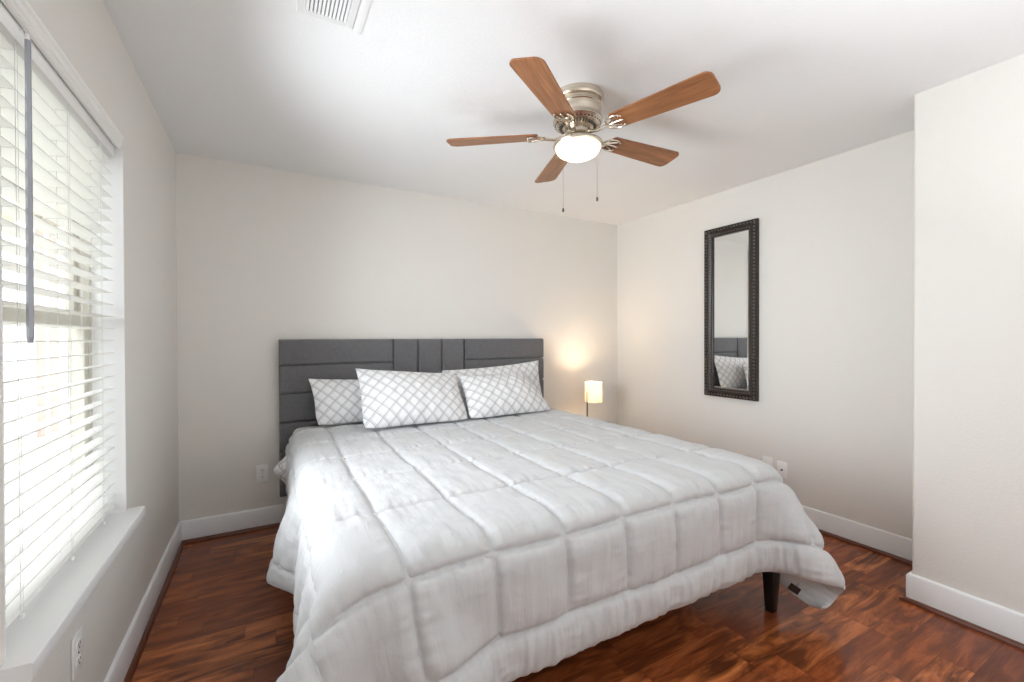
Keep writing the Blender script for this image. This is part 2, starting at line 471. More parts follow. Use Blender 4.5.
# ------------------------------------------------------------------ bed
HX0, HX1, HZ0, HZ1 = .556, 2.682, .21, 1.275
HYF, HYB = 3.305, 3.392                  # headboard front / back
bed = thing('bed', 'king bed with charcoal upholstered channel headboard and black legs', 'bed', (1.62, 2.25, 0))
bm = bmesh.new(); bx(bm, HX0+.004, HX1-.004, HYF+.035, HYB, HZ0+.004, HZ1-.004, .012, 3)
hb = obj('headboard', bm, LINEN, bed)

def cushion(x0, x1, z0, z1, y, t=.036, r=.012, crown=.004):
    """padded upholstery panel, face towards -y"""
    bm = bmesh.new(); nx = max(10, int((x1-x0)/.02)); nz = max(8, int((z1-z0)/.015))
    def sp(n, a, b):
        L = b-a; e = [0, .0015, .004, .008, .013, .02]
        inner = [a+.02 + (L-.04)*k/n for k in range(1, n)]
        return [a+q for q in e] + inner + [b-q for q in e[::-1]]
    X = sp(nx, x0, x1); Z = sp(nz, z0, z1)
    def edge(d): 
        d = min(d, r); return math.sqrt(max(0, 1-(1-d/r)**2))
    G = []
    for z in Z:
        row = []
        for x in X:
            dx = min(x-x0, x1-x); dz = min(z-z0, z1-z)
            k = edge(dx)*edge(dz)
            cr = crown*(1-((x-(x0+x1)/2)/((x1-x0)/2))**4)*(1-((z-(z0+z1)/2)/((z1-z0)/2))**2)
            wob = .0012*noise.noise(Vector((x*9, z*9, 3)))
            row.append(bm.verts.new((x, y - (t*k + (cr+wob)*k), z)))
        G.append(row)
    for a in range(len(Z)-1):
        for b in range(len(X)-1):
            bm.faces.new((G[a][b], G[a][b+1], G[a+1][b+1], G[a+1][b]))
    bd = [e for e in bm.edges if e.is_boundary]
    r_ = bmesh.ops.extrude_edge_only(bm, edges=bd)
    for v in [g for g in r_['geom'] if isinstance(g, bmesh.types.BMVert)]: v.co.y = y+.012
    bmesh.ops.recalc_face_normals(bm, faces=bm.faces[:])
    return bm
VX = [1.320, 1.513, 1.707, 1.900]
rows = [HZ1, 1.098, .906, .712, .520, .328, HZ0]
for x0, x1 in ((HX0, VX[0]), (VX[3], HX1)):
    for a, b in zip(rows, rows[1:]):
        obj('padded_panel', cushion(x0+.001, x1-.001, b+.001, a-.001, HYF+.036), LINEN, hb, angle=60)
for a, b in zip(VX, VX[1:]):
    obj('padded_panel', cushion(a+.001, b-.001, HZ0+.001, HZ1-.001, HYF+.036), LINEN, hb, angle=60)
for x0, x1, y0, y1 in ((.66, .70, 1.20, 3.33), (2.515, 2.555, 1.20, 3.33), (.66, 2.555, 1.185, 1.21)):
    box('side_rail' if y1-y0 > 1 else 'foot_rail', (x0, x1, y0, y1, .235, .335), FRAMEM, bed, .006)
bm = bmesh.new()
for k in range(9): bx(bm, .70, 2.50, 1.26+k*.235, 1.33+k*.235, .300, .318, .002)
obj('slats', bm, FRAMEM, bed)
def leg(x, y, h=.2345, s=1):
    bm = bmesh.new(); r = bmesh.ops.create_cube(bm, size=1)
    for v in r['verts']:
        w = .030 if v.co.z > 0 else .019
        v.co = Vector((x + (w if v.co.x > 0 else -w), y + (w if v.co.y > 0 else -w), h if v.co.z > 0 else .0005))
    bmesh.ops.bevel(bm, geom=bm.edges[:], offset=.003, segments=2, profile=.5, affect='EDGES')
    return obj('leg', bm, BLACKW, bed)
for x, y in ((2.533, 1.180), (.70, 1.18), (2.5, 3.27), (.70, 3.27), (1.62, 2.25)): leg(x, y, .2995 if x == 1.62 else .2345)

bm = bmesh.new(); bx(bm, .640, 2.555, 1.19, 3.290, .338, .672, .05, 5)
mt = tag(obj('mattress', bm, MATTR), 'thick white mattress on the bed under the comforter', 'mattress')
bm = bmesh.new()
for z in (.365, .628):
    pts = [(.648, 1.24), (.648, 3.24), (.70, 3.289), (2.50, 3.289), (2.546, 3.24), (2.546, 1.24), (2.5, 1.198), (.70, 1.198), (.648, 1.24)]
    tube(bm, [(x, y, z) for x, y in pts], .005, 6, cap=False)
obj('piping', bm, MATTR, mt)

# patterned flat sheet: lies over the head of the mattress and hangs past both sides
def cloth_mesh(name, P, UV, mat, parent=None, thick=.002, closed=True):
    ny, nx, _ = P.shape
    dx = np.gradient(P, axis=1); dy = np.gradient(P, axis=0)
    N = np.cross(dx, dy); N /= np.linalg.norm(N, axis=-1, keepdims=True)+1e-12
    if np.ndim(thick) == 0: thick = np.full((ny, nx), thick)
    B = P - N*thick[..., None]
    V = np.concatenate([P.reshape(-1, 3), B.reshape(-1, 3)])
    j, i = np.meshgrid(np.arange(ny-1), np.arange(nx-1), indexing='ij'); a = (j*nx+i).ravel()
    top = np.stack([a, a+1, a+nx+1, a+nx], 1); o = ny*nx
    bot = np.stack([a+o, a+nx+o, a+nx+1+o, a+1+o], 1)
    loop = [(0, k) for k in range(nx)] + [(k, nx-1) for k in range(1, ny)] + [(ny-1, k) for k in range(nx-2, -1, -1)] + [(k, 0) for k in range(ny-2, 0, -1)]
    L = np.array([jj*nx+ii for jj, ii in loop]); L2 = np.roll(L, -1)
    rim = np.stack([L2, L, L+o, L2+o], 1)
    F = np.concatenate([top, bot, rim])
    me = bpy.data.meshes.new(name)
    me.vertices.add(len(V)); me.vertices.foreach_set('co', V.astype(np.float32).ravel())
    me.loops.add(len(F)*4); me.loops.foreach_set('vertex_index', F.astype(np.int32).ravel())
    me.polygons.add(len(F)); me.polygons.foreach_set('loop_start', np.arange(0, len(F)*4, 4, dtype=np.int32))
    me.update(calc_edges=True); me.validate()
    me.polygons.foreach_set('use_smooth', np.ones(len(F), dtype=bool))
    if UV is not None:
        uvl = me.uv_layers.new(name='uv'); U2 = np.concatenate([UV.reshape(-1, 2), UV.reshape(-1, 2)])
        uvl.data.foreach_set('uv', U2[F.ravel()].astype(np.float32).ravel())
    me.materials.append(mat)
    ob = link(bpy.data.objects.new(name, me))
    if parent: ob.parent = parent; ob.matrix_parent_inverse = parent.matrix_world.inverted()
    return ob, P, N

def vnoise(A, B, seed, f):
    out = np.empty(A.shape); fa = A.ravel(); fb = B.ravel()
    out = np.array([noise.noise(Vector((x*f, y*f, seed))) for x, y in zip(fa, fb)])
    return out.reshape(A.shape)

def drape(y0, y1, x0, x1, top, hem_l, hem_r, r=.05, nu=150, nv=44, flare=None):
    """sheet over a flat top between x0 and x1, hanging down both sides"""
    sl, sr = top-hem_l, top-hem_r
    U = np.linspace(x0-sl, x1+sr, nu); Vv = np.linspace(y0, y1, nv)
    P = np.zeros((nv, nu, 3))
    for a, v in enumerate(Vv):
        for b, u in enumerate(U):
            if u < x0+r:
                s = x0+r-u; q = r*PI/2
                if s < q: t = s/r; x, z = x0+r-r*math.sin(t), top-r+r*math.cos(t)
                else: x, z = x0, top-r-(s-q)
            elif u > x1-r:
                s = u-x1+r; q = r*PI/2
                if s < q: t = s/r; x, z = x1-r+r*math.sin(t), top-r+r*math.cos(t)
                else: x, z = x1, top-r-(s-q)
            else: x, z = u, top
            P[a, b] = (x, v, z)
            if flare: P[a, b] += flare(u, v, x, z)
    UV = np.stack(np.meshgrid(U, Vv), -1)
    return P, UV

def sheet_flare(u, v, x, z):
    d = max(0, .62-z)
    if u < 1.6:
        w = math.exp(-((v-2.97)/.06)**2)*math.exp(-((z-.49)/.08)**2)
        return np.array((-.022*math.sin(v*38)*min(1, d*6) - .02*min(1, d*8) - .095*w, 0, 0))
    return np.array((.012*math.sin(v*31)*min(1, d*6)+.012*min(1, d*8), 0, 0))
P, UV = drape(2.80, 3.27, .632, 2.566, .680, .30, .34, flare=sheet_flare)
P[..., 2] += .004*vnoise(P[..., 0], P[..., 1], 5.0, 14)*(P[..., 2] > .6)
o, _, _ = cloth_mesh('flat_sheet', P, UV, LATT, thick=.002)
tag(o, 'white sheet with grey lattice print poking out beside the headboard', 'sheet')

# ------------------------------------------------------------------ comforter
# draped rest shape of the comforter: a 84 x 98 grid of points in millimetres,
# kept as differences between neighbours (all x, then all y, then all z)
U0, U1, V0, V1 = 0.25, 3.0, 0.755, 3.11
_steps = (
421,25,25,25,21,19,13,8,5,12,17,23,26,28,28,28,26,23,19,18,24,26,28,29,27,26,22,22,24,26,27,28,28,29,28,28,28,29,28,28,28,28,29,28,28,29,28,28,29,28,28,29,28,28,29,28,28,29,28,28,29,28,28,29,28,28,28,28,28,29,28,28,28,28,28,29,28,26,24,20,15,10,6,12,18,21,25,27,27,27,24,20,12,-2,-16,-25,-29,-25,
-13,0,1,0,3,2,4,4,1,-3,-1,-2,-1,0,-1,0,1,1,1,1,-1,1,0,0,0,-1,0,0,1,1,1,0,0,0,0,0,0,0,0,0,0,1,-1,0,1,-1,0,1,-1,0,1,-1,0,1,-1,0,1,-1,0,1,-1,0,0,0,0,0,1,-1,1,-1,0,0,0,0,1,-1,0,1,0,0,0,0,2,2,1,2,1,0,-1,-2,-4,-6,-5,-1,3,7,4,-4,
-11,-1,-1,1,1,2,3,4,4,-1,-3,-1,-2,-1,1,0,0,1,1,0,1,0,0,0,0,0,0,1,0,1,0,0,0,0,0,0,0,-1,1,0,0,0,0,0,0,0,0,0,0,0,0,0,0,0,0,0,0,0,0,0,0,0,1,-1,0,1,-1,1,-1,0,1,0,0,0,-1,1,0,-1,0,0,1,0,2,2,2,1,1,0,-1,-3,-4,-5,-5,-1,3,4,4,3,
-11,0,-1,-1,1,2,2,4,4,2,-3,-2,-1,-1,0,0,0,1,0,1,0,1,0,-1,0,0,0,1,2,-1,1,0,0,-1,0,1,0,0,0,0,0,0,0,0,0,0,0,0,0,0,0,0,0,0,0,0,0,0,0,0,0,1,-1,0,0,0,0,0,0,1,-1,0,0,0,1,-1,0,1,0,0,-1,1,2,3,1,2,0,0,-3,-4,-4,-5,-3,-3,1,3,4,6,
-8,-2,-2,0,-1,1,3,2,4,4,0,-3,-2,-1,-1,1,0,0,2,1,0,-1,1,0,0,0,0,1,0,1,-1,1,0,0,0,0,0,0,0,0,0,0,0,0,0,0,0,0,0,0,0,0,1,-1,0,1,-1,0,1,-1,0,0,0,0,1,-1,0,1,0,-1,0,1,0,0,-1,1,0,-1,0,1,0,0,4,1,2,1,0,-2,-2,-4,-6,-3,-4,-2,0,2,5,5,
-5,-3,-1,-2,-1,0,0,3,4,4,3,-3,-2,-1,-1,0,0,1,0,1,0,1,-1,1,-1,-1,2,1,0,1,0,-1,1,0,0,-1,1,0,-1,1,0,-1,1,0,0,0,0,0,0,0,0,0,0,0,0,0,0,1,-1,0,1,-1,0,1,-1,0,1,-1,0,1,0,-1,0,0,1,-1,0,1,0,0,0,2,2,2,2,0,-1,-2,-4,-5,-4,-5,-3,-1,-2,0,2,6,
-1,-3,-3,-2,-2,-1,0,1,2,4,5,0,-2,-2,-1,-1,1,1,1,0,0,0,1,-1,0,1,0,1,1,0,0,0,-1,1,0,0,0,0,0,0,0,0,0,0,0,0,0,0,0,1,-1,0,0,0,1,-1,0,0,0,1,-1,0,1,-1,0,1,-1,0,1,-1,0,1,0,0,-1,1,0,0,0,0,0,3,2,2,1,0,-2,-4,-4,-5,-5,-3,-3,-2,1,0,3,4,
4,-4,-3,-4,-2,-2,-1,0,2,2,4,5,-2,-2,-1,-1,0,0,1,1,1,0,-1,0,0,0,2,0,1,-1,0,1,0,-1,0,1,-1,1,0,-1,1,0,0,0,-1,1,0,0,0,0,0,0,0,0,0,0,1,-1,0,0,0,1,-1,0,1,-1,1,0,-1,1,0,-1,0,1,0,-1,0,0,1,0,1,2,3,2,0,-1,-3,-4,-6,-5,-4,-4,-1,2,3,3,3,4,
10,-4,-4,-4,-3,-3,-2,-1,-1,2,2,5,3,-3,-1,-1,0,0,1,1,0,0,1,0,0,0,1,1,-1,0,1,-1,0,1,0,0,0,-1,1,0,0,0,-1,1,0,0,0,0,0,0,0,1,-1,0,0,0,0,0,1,-1,1,-1,0,1,-1,1,-1,0,1,-1,1,0,0,-1,1,0,0,0,0,1,1,3,1,1,0,-2,-3,-6,-5,-5,-4,-2,3,4,2,4,4,4,
16,-4,-4,-4,-5,-4,-3,-2,-1,0,2,3,4,1,-3,0,-1,1,0,0,1,0,0,0,-1,2,1,0,0,1,-1,0,1,-1,1,-1,0,1,-1,1,-1,1,0,0,0,0,0,0,0,0,0,0,0,1,-1,1,-1,1,-1,1,-1,0,1,-1,1,-1,1,0,0,0,-1,1,0,0,0,0,0,1,0,0,2,2,2,0,-1,-3,-5,-6,-5,-5,-1,4,4,2,5,4,4,4,
21,-3,-4,-4,-4,-5,-4,-4,-2,-2,0,1,4,4,0,-3,0,0,1,1,0,1,-1,0,1,1,0,0,0,0,0,1,-1,1,-1,1,0,-1,1,-1,1,-1,1,0,0,0,0,0,0,0,0,0,0,0,0,0,0,0,0,0,0,1,-1,1,-1,1,-1,1,-1,1,0,0,0,0,0,0,0,0,1,1,2,2,0,1,-3,-4,-6,-5,-5,-1,3,5,3,5,5,4,4,4,
26,-3,-3,-3,-5,-4,-5,-5,-4,-2,-2,0,1,3,3,-1,0,-1,0,1,1,0,0,0,1,0,1,0,0,0,0,0,0,0,0,0,0,1,-1,1,-1,1,0,-1,1,-1,1,0,0,0,0,0,0,0,0,0,1,-1,1,-1,1,0,0,0,0,0,0,0,0,0,0,0,0,1,-1,0,1,0,1,0,2,2,1,-2,-3,-5,-6,-6,-2,5,5,4,6,4,3,5,3,2,
27,0,-3,-3,-3,-4,-4,-5,-5,-5,-3,-1,-1,2,2,2,-1,0,1,1,1,-1,0,0,1,1,-1,1,0,0,0,0,0,0,1,-1,1,-1,1,0,0,0,-1,1,-1,1,0,-1,1,0,0,0,0,0,1,-1,0,1,-1,1,-1,0,1,-1,1,0,0,0,0,0,0,0,0,0,0,1,-1,0,1,2,2,1,0,-2,-4,-6,-6,-3,5,5,6,5,3,5,3,2,3,1,
29,-1,0,-2,-2,-4,-4,-5,-5,-4,-4,-4,-2,0,1,2,0,0,0,1,0,1,0,1,0,0,0,0,0,0,1,0,0,0,-1,1,0,1,-1,0,0,0,1,0,0,0,-1,1,0,0,0,0,0,0,0,1,-1,0,1,0,0,0,-1,1,0,0,0,0,0,0,1,0,0,0,0,0,0,1,0,2,1,0,-1,-3,-5,-6,-3,6,5,7,3,4,4,3,2,2,0,0,
28,1,0,0,-2,-2,-4,-4,-4,-5,-6,-4,-3,-3,0,1,1,1,0,1,0,0,1,0,1,0,0,0,1,0,-1,0,1,0,1,-1,0,0,0,0,1,0,-1,0,1,0,0,0,0,0,0,0,1,-1,0,0,0,0,0,0,0,0,1,0,0,-1,1,0,1,0,-1,0,1,0,0,0,1,0,0,2,1,0,-3,-3,-5,-4,5,7,5,3,5,4,2,1,2,-1,1,0,
26,0,0,1,1,0,-2,-3,-5,-4,-5,-5,-4,-3,-2,0,-2,1,1,0,1,1,0,0,0,0,1,0,0,0,1,0,-1,1,-1,1,0,0,0,1,-1,0,1,0,-1,0,1,0,-1,0,1,0,0,1,-1,0,1,0,-1,1,0,0,0,0,-1,2,-1,0,0,0,1,0,0,0,1,1,-1,1,1,0,1,-2,-1,-5,-3,4,6,4,6,4,3,1,1,1,-1,0,-1,1,
21,0,1,0,1,0,1,0,-1,-5,-3,-5,-5,-4,-4,-5,2,1,0,2,0,0,0,1,-1,1,0,1,-1,1,-1,1,0,-1,1,0,0,0,1,-1,0,0,0,0,1,0,-1,1,0,0,0,0,-1,1,0,0,0,0,1,-1,0,0,0,0,1,-1,1,0,0,0,0,1,-1,1,0,0,1,0,1,1,1,2,-2,-4,1,5,5,5,3,2,1,-1,0,-1,0,0,0,-1,
15,1,1,0,1,0,1,1,0,0,-2,-4,-5,-5,-7,0,-1,1,0,0,0,0,0,0,1,0,0,0,0,0,1,-1,1,0,0,0,0,0,0,0,0,1,-1,1,-1,0,1,-1,1,0,-1,1,0,-1,1,0,0,0,0,0,0,1,-1,1,-1,1,-1,1,0,0,0,0,0,0,0,1,-1,1,0,1,0,1,0,1,6,6,4,1,0,-1,-1,0,0,-1,0,-1,0,-1,
7,1,1,2,0,1,1,0,0,1,-1,-1,-3,-7,-1,-1,1,-1,0,-1,0,0,0,0,0,0,0,-1,1,0,0,0,0,0,0,0,0,0,0,0,1,-1,1,-1,1,0,-1,1,-1,0,1,-1,1,0,0,0,0,0,0,0,0,0,0,0,0,0,1,-1,0,0,0,0,1,0,0,-1,0,0,-1,0,0,-1,0,6,5,4,2,1,-1,0,0,0,-1,0,-2,0,-1,0,
0,0,0,0,1,2,1,2,2,-1,0,-2,-2,-2,0,1,-1,0,-1,0,0,0,0,-1,0,0,0,0,0,0,0,0,0,0,0,0,0,0,0,1,-1,0,0,0,0,0,1,-1,1,0,0,0,-1,1,-1,1,-1,1,-1,1,0,-1,1,0,0,-1,0,1,-1,1,0,-1,0,0,0,0,0,-1,0,-1,0,0,1,2,3,2,1,1,1,0,0,-1,-1,0,0,-1,-1,-1,
0,0,0,0,0,0,0,0,0,1,0,-1,-1,1,1,0,0,-1,1,-1,0,-1,0,1,0,-1,0,1,0,-1,0,1,-1,1,-1,1,-1,1,0,-1,1,0,0,0,0,0,0,0,-1,1,-1,1,0,-1,1,-1,1,-1,1,-1,1,0,0,-1,1,0,0,-1,1,-1,0,1,-1,0,0,-1,1,0,0,-1,0,0,0,0,0,1,0,1,0,0,-1,0,0,-1,-1,0,0,0,
-5,-1,-1,0,1,0,0,1,1,0,1,1,1,1,0,0,1,0,-1,1,-1,1,0,-1,0,0,0,0,-1,1,0,-1,1,-1,1,-1,1,-1,0,1,-1,0,0,1,-1,0,0,0,1,-1,1,-1,1,0,0,0,0,0,0,0,-1,1,-1,1,-1,1,-1,1,-1,0,0,0,0,0,-1,1,-1,0,-1,0,0,0,1,-1,-3,-2,0,0,0,-1,0,0,0,-1,1,-1,0,-1,
-12,-1,0,0,-1,1,1,1,1,2,2,3,2,1,0,1,-1,0,0,0,0,0,-1,1,-1,1,0,-1,1,0,-1,1,-1,1,0,0,0,0,0,-1,1,0,0,-1,1,0,0,0,0,0,0,0,-1,1,-1,1,-1,1,-1,1,0,-1,1,-1,1,-1,1,-1,1,0,0,-1,0,0,0,-1,1,-1,1,-1,0,-1,1,-1,-6,-6,-1,0,1,1,0,0,-1,0,0,0,-1,1,
-14,0,1,0,1,1,2,1,1,3,1,2,1,0,0,-1,1,0,0,0,0,0,1,-1,1,-1,0,0,0,-1,1,0,0,0,-1,1,-1,1,0,0,-1,1,0,0,-1,1,-1,1,-1,1,-1,1,0,-1,1,-1,1,-1,1,-1,0,1,-1,1,-1,0,0,0,0,0,0,0,0,-1,1,0,-1,0,0,0,0,1,0,-1,-1,-7,-6,-4,-1,0,1,0,1,0,0,0,0,-1,
-10,2,0,1,1,2,0,2,1,0,1,0,0,0,1,0,-1,0,1,-1,0,0,-1,1,-1,1,0,0,0,0,0,-1,1,-1,1,0,0,0,-1,1,0,0,-1,1,0,-1,1,0,0,-1,1,-1,1,0,0,0,0,0,-1,1,0,-1,1,-1,1,0,0,0,-1,0,0,0,1,0,-1,0,1,-1,0,0,0,-1,1,1,-1,-3,-5,-5,-3,-3,-2,0,-1,1,-1,1,0,0,
-4,0,2,1,0,0,2,-1,1,1,0,-1,0,-1,-1,1,0,0,0,0,0,0,1,-1,0,0,0,0,0,0,0,0,0,0,0,-1,1,-1,1,-1,1,-1,1,-1,1,0,0,-1,1,0,0,0,0,0,-1,1,-1,0,1,-1,1,0,0,0,-1,0,0,0,1,0,-1,0,0,0,0,0,0,0,0,0,0,1,-1,1,1,0,-4,-5,-4,-3,-2,-3,0,-2,0,-1,0,1,
-3,3,1,1,2,0,0,1,-1,-1,-1,0,-2,0,0,0,0,0,0,0,0,0,-1,1,0,0,0,0,0,0,0,0,0,0,0,0,0,0,0,0,0,0,0,0,0,0,0,0,0,0,0,0,-1,1,0,-1,1,0,0,0,-1,1,-1,0,1,0,0,0,-1,0,1,0,-1,0,1,0,-1,1,-1,1,-1,0,1,0,0,2,-2,-1,-6,-3,-3,-1,-3,-1,-1,-1,-1,-1,
8,0,0,1,-1,1,-1,-2,0,-2,-2,-1,0,-1,0,-1,1,0,0,0,0,0,1,-1,0,0,0,0,0,0,0,0,0,0,0,0,0,0,0,0,0,0,0,0,0,0,0,0,-1,1,-1,1,0,-1,1,0,0,0,0,0,0,-1,1,0,-1,1,-1,0,1,0,-1,0,1,0,-1,0,0,0,1,-1,1,0,0,0,0,1,2,-3,0,-4,-4,-3,-2,-2,-2,-1,0,-1,
13,-2,0,-1,0,-2,-2,-1,-2,-1,0,-2,0,0,0,1,-1,0,0,0,0,0,0,0,0,0,0,0,0,0,0,0,0,0,0,0,0,0,0,0,0,0,0,0,0,0,0,0,0,0,0,0,0,0,0,0,0,0,-1,1,0,0,0,0,0,-1,1,0,-1,0,1,0,-1,0,1,0,0,0,-1,1,-1,1,0,0,0,0,1,1,-2,0,-2,-4,-2,-2,-2,-2,-2,-1,
7,0,-1,-1,-1,-1,0,-1,-1,-1,0,0,0,0,0,0,0,0,0,0,0,0,0,0,1,-1,0,0,0,0,0,0,0,0,0,0,0,0,0,0,0,0,0,0,0,0,0,0,0,0,0,-1,1,0,0,0,-1,1,0,-1,1,0,0,0,0,0,0,0,0,0,0,0,0,0,0,-1,1,0,0,0,0,0,0,0,0,0,0,1,1,-2,0,-1,-3,-3,-2,-1,-2,-2,
1,0,0,0,0,-1,-1,0,0,0,0,1,0,0,0,0,0,0,0,0,0,0,0,0,0,0,0,0,0,0,0,0,0,0,0,0,0,0,0,0,0,0,0,0,0,0,0,0,0,0,0,1,-1,0,0,0,0,0,0,0,0,0,0,0,0,0,0,0,0,0,0,0,0,0,-1,1,0,0,0,0,0,0,0,0,0,0,0,1,1,1,-1,-2,-1,-1,-3,-2,-2,-1,
-2,-1,-1,0,-1,0,0,1,1,1,0,1,0,1,0,-1,1,0,0,0,1,-1,0,0,0,0,0,0,0,0,0,0,0,0,0,1,-1,0,0,0,0,0,0,0,0,0,0,0,0,0,0,0,0,0,0,0,1,-1,0,0,0,0,-1,1,0,0,0,0,0,0,-1,0,1,0,0,0,0,-1,1,0,0,0,0,0,0,0,0,0,0,0,1,1,-1,-2,-1,-2,-2,-2,
-8,0,0,-1,0,1,2,1,2,1,1,1,0,0,0,1,-1,0,0,0,0,0,0,0,0,0,0,0,0,0,0,1,-1,0,0,0,0,0,0,1,-1,0,0,0,0,0,0,0,1,-1,0,0,0,0,0,0,0,0,0,0,0,0,1,-1,0,0,0,0,0,0,0,0,0,0,0,0,0,0,0,0,0,0,0,0,0,0,0,0,-1,1,0,0,1,0,0,-2,-2,-2,
-7,1,0,1,1,1,1,1,0,1,0,0,0,0,0,-1,1,0,0,0,0,0,0,0,0,0,0,1,-1,1,-1,0,0,1,-1,0,0,1,-1,0,0,1,-1,1,-1,0,0,0,0,0,1,-1,0,0,0,0,0,0,0,0,0,0,0,0,0,0,0,0,0,0,0,0,0,0,0,0,0,0,0,0,0,0,0,0,0,0,0,0,0,0,0,1,-1,1,-1,0,0,-2,
-6,3,1,1,1,1,0,0,0,0,0,-1,1,-1,0,1,0,-1,0,0,0,0,0,0,0,0,0,0,0,0,0,0,0,0,1,-1,0,0,1,-1,0,0,0,0,0,0,0,0,0,0,0,0,0,0,0,0,0,0,0,1,-1,0,0,0,0,0,0,0,0,0,1,-1,0,0,0,0,0,0,0,0,0,0,0,0,0,0,0,0,1,-1,0,0,1,0,0,0,-1,0,
7,-2,0,-1,-1,0,0,0,-1,0,0,-1,-1,0,0,0,0,0,0,0,0,0,0,1,-1,1,-1,0,0,0,1,-1,1,-1,0,0,1,-1,0,0,1,-1,1,-1,0,1,-1,0,0,0,0,0,0,1,-1,0,0,0,1,-1,0,0,0,0,0,0,0,0,0,0,0,0,0,0,0,0,0,1,-1,0,0,0,0,0,0,0,0,0,0,1,0,-1,0,0,1,0,0,0,
6,0,1,1,1,-1,-1,-1,-1,-2,-1,-1,0,-1,1,-1,0,1,-1,1,-1,1,-1,0,0,0,1,-1,1,-1,0,0,0,0,0,0,0,0,0,0,0,0,0,0,0,0,0,1,-1,0,0,0,1,-1,0,0,0,0,0,0,0,0,0,0,0,0,0,0,0,0,0,1,-1,0,0,0,0,0,0,0,0,0,0,0,0,0,0,0,0,0,0,1,0,-1,0,0,1,0,
6,2,0,1,1,-1,-1,-2,-1,-2,-1,-1,-1,1,-1,0,0,0,1,-1,1,-1,1,-1,1,-1,0,0,0,0,0,1,-1,0,0,1,-1,0,0,0,0,0,0,0,1,-1,1,-1,0,0,0,0,0,0,1,0,-1,0,0,0,0,0,0,0,0,0,0,0,0,0,0,0,0,0,1,-1,0,0,0,0,1,-1,0,0,0,0,0,0,0,0,0,0,0,1,0,-1,0,0,
6,0,1,0,-1,0,-2,-1,-1,0,-1,0,-1,0,0,1,0,-1,0,0,0,0,0,0,0,0,0,1,-1,1,-1,0,0,1,-1,0,0,1,-1,1,-1,0,0,0,0,0,0,0,0,1,-1,0,0,0,0,0,0,0,0,0,0,0,0,0,1,-1,0,0,0,0,0,0,0,0,0,1,-1,0,0,0,0,0,0,0,0,0,0,0,0,0,0,0,0,0,0,1,0,0,
5,-1,0,-1,-1,-2,0,0,0,0,0,0,0,0,0,0,0,1,-1,1,-1,1,0,0,-1,1,0,-1,1,-1,1,-1,1,-1,1,-1,1,-1,1,-1,0,1,-1,1,-1,0,0,0,1,-1,1,0,-1,0,0,0,0,1,-1,0,1,0,-1,0,0,1,-1,0,1,-1,0,0,0,0,0,0,0,0,1,-1,0,0,0,0,0,0,0,0,0,0,0,0,0,0,0,0,0,0,
1,0,-2,0,0,1,0,0,0,0,-1,0,1,0,1,-1,1,-1,1,-1,1,-1,0,0,1,-1,0,0,0,0,0,0,0,0,0,0,0,0,0,0,1,-1,1,-1,0,1,-1,0,0,0,0,0,0,0,0,0,1,-1,0,0,0,0,0,0,0,0,0,0,0,1,-1,0,1,-1,0,0,0,0,0,1,-1,1,-1,0,0,0,0,0,0,0,0,0,0,0,0,0,0,0,
0,-5,-1,0,0,1,0,1,1,0,2,0,1,0,0,1,-1,1,-1,1,-1,1,-1,1,-1,1,-1,1,-1,1,-1,1,-1,1,-1,1,-1,1,-1,1,-1,0,0,0,1,-1,1,0,-1,0,0,0,1,0,-1,0,0,0,1,0,-1,0,1,0,-1,0,1,0,-1,0,0,0,0,1,-1,0,1,-1,0,0,0,0,0,0,0,0,0,0,0,0,0,0,0,0,0,0,0,0,
-22,5,2,1,2,1,3,1,1,1,1,2,1,1,0,0,0,0,1,-1,1,-1,1,-1,1,-1,1,-1,1,-1,1,-1,1,-1,1,-1,1,-1,1,-1,0,1,-1,0,0,0,0,0,0,1,-1,0,0,0,1,0,-1,0,0,0,0,0,0,0,0,0,0,0,0,0,1,0,-1,0,0,0,0,1,-1,0,0,0,1,-1,0,0,0,0,0,0,0,0,0,0,0,0,0,0,
-23,2,1,1,1,2,1,2,3,3,2,3,1,1,1,0,0,0,-1,1,-1,0,0,1,-1,1,-1,1,-1,1,-1,1,-1,0,0,1,-1,0,0,0,1,-1,1,0,-1,1,-1,0,1,-1,1,0,-1,0,0,0,0,0,0,0,1,0,-1,0,1,-1,0,0,0,0,0,0,0,0,1,0,-1,0,0,0,1,-1,0,0,0,0,0,0,0,0,0,0,0,0,0,0,0,0,
-22,-1,1,0,0,2,2,3,2,4,3,2,2,3,-1,0,0,0,1,-1,1,0,0,-1,1,-1,1,-1,1,-1,1,-1,1,0,0,-1,0,1,-1,1,-1,0,0,0,1,-1,1,0,-1,0,0,0,0,1,-1,0,1,0,-1,0,0,0,0,0,0,1,-1,0,1,0,-1,0,0,0,0,0,0,0,0,0,0,0,0,0,0,0,0,0,0,0,0,0,0,0,0,0,0,0,
-23,3,2,1,2,0,3,2,2,1,3,2,2,0,0,0,1,0,-1,1,-1,1,-1,1,-1,1,-1,1,-1,1,-1,1,-1,0,0,0,1,-1,1,-1,1,0,-1,1,-1,0,0,0,1,0,-1,0,1,-1,1,0,-1,0,1,0,-1,0,1,0,-1,0,1,-1,0,0,0,0,1,0,-1,0,0,0,1,0,-1,1,-1,0,0,0,0,0,0,0,0,0,0,0,0,0,0,0,
-26,10,1,3,1,3,1,2,1,1,0,1,1,1,1,0,-1,0,1,-1,1,-1,1,-1,1,-1,1,-1,1,-1,1,-1,1,0,0,0,-1,1,-1,0,0,0,1,-1,0,1,-1,0,0,0,1,0,-1,0,0,0,0,0,0,0,0,0,0,0,0,0,0,1,-1,0,1,-1,0,0,0,0,1,-1,0,0,0,0,0,1,-1,0,0,0,0,0,0,0,0,0,0,0,0,0,
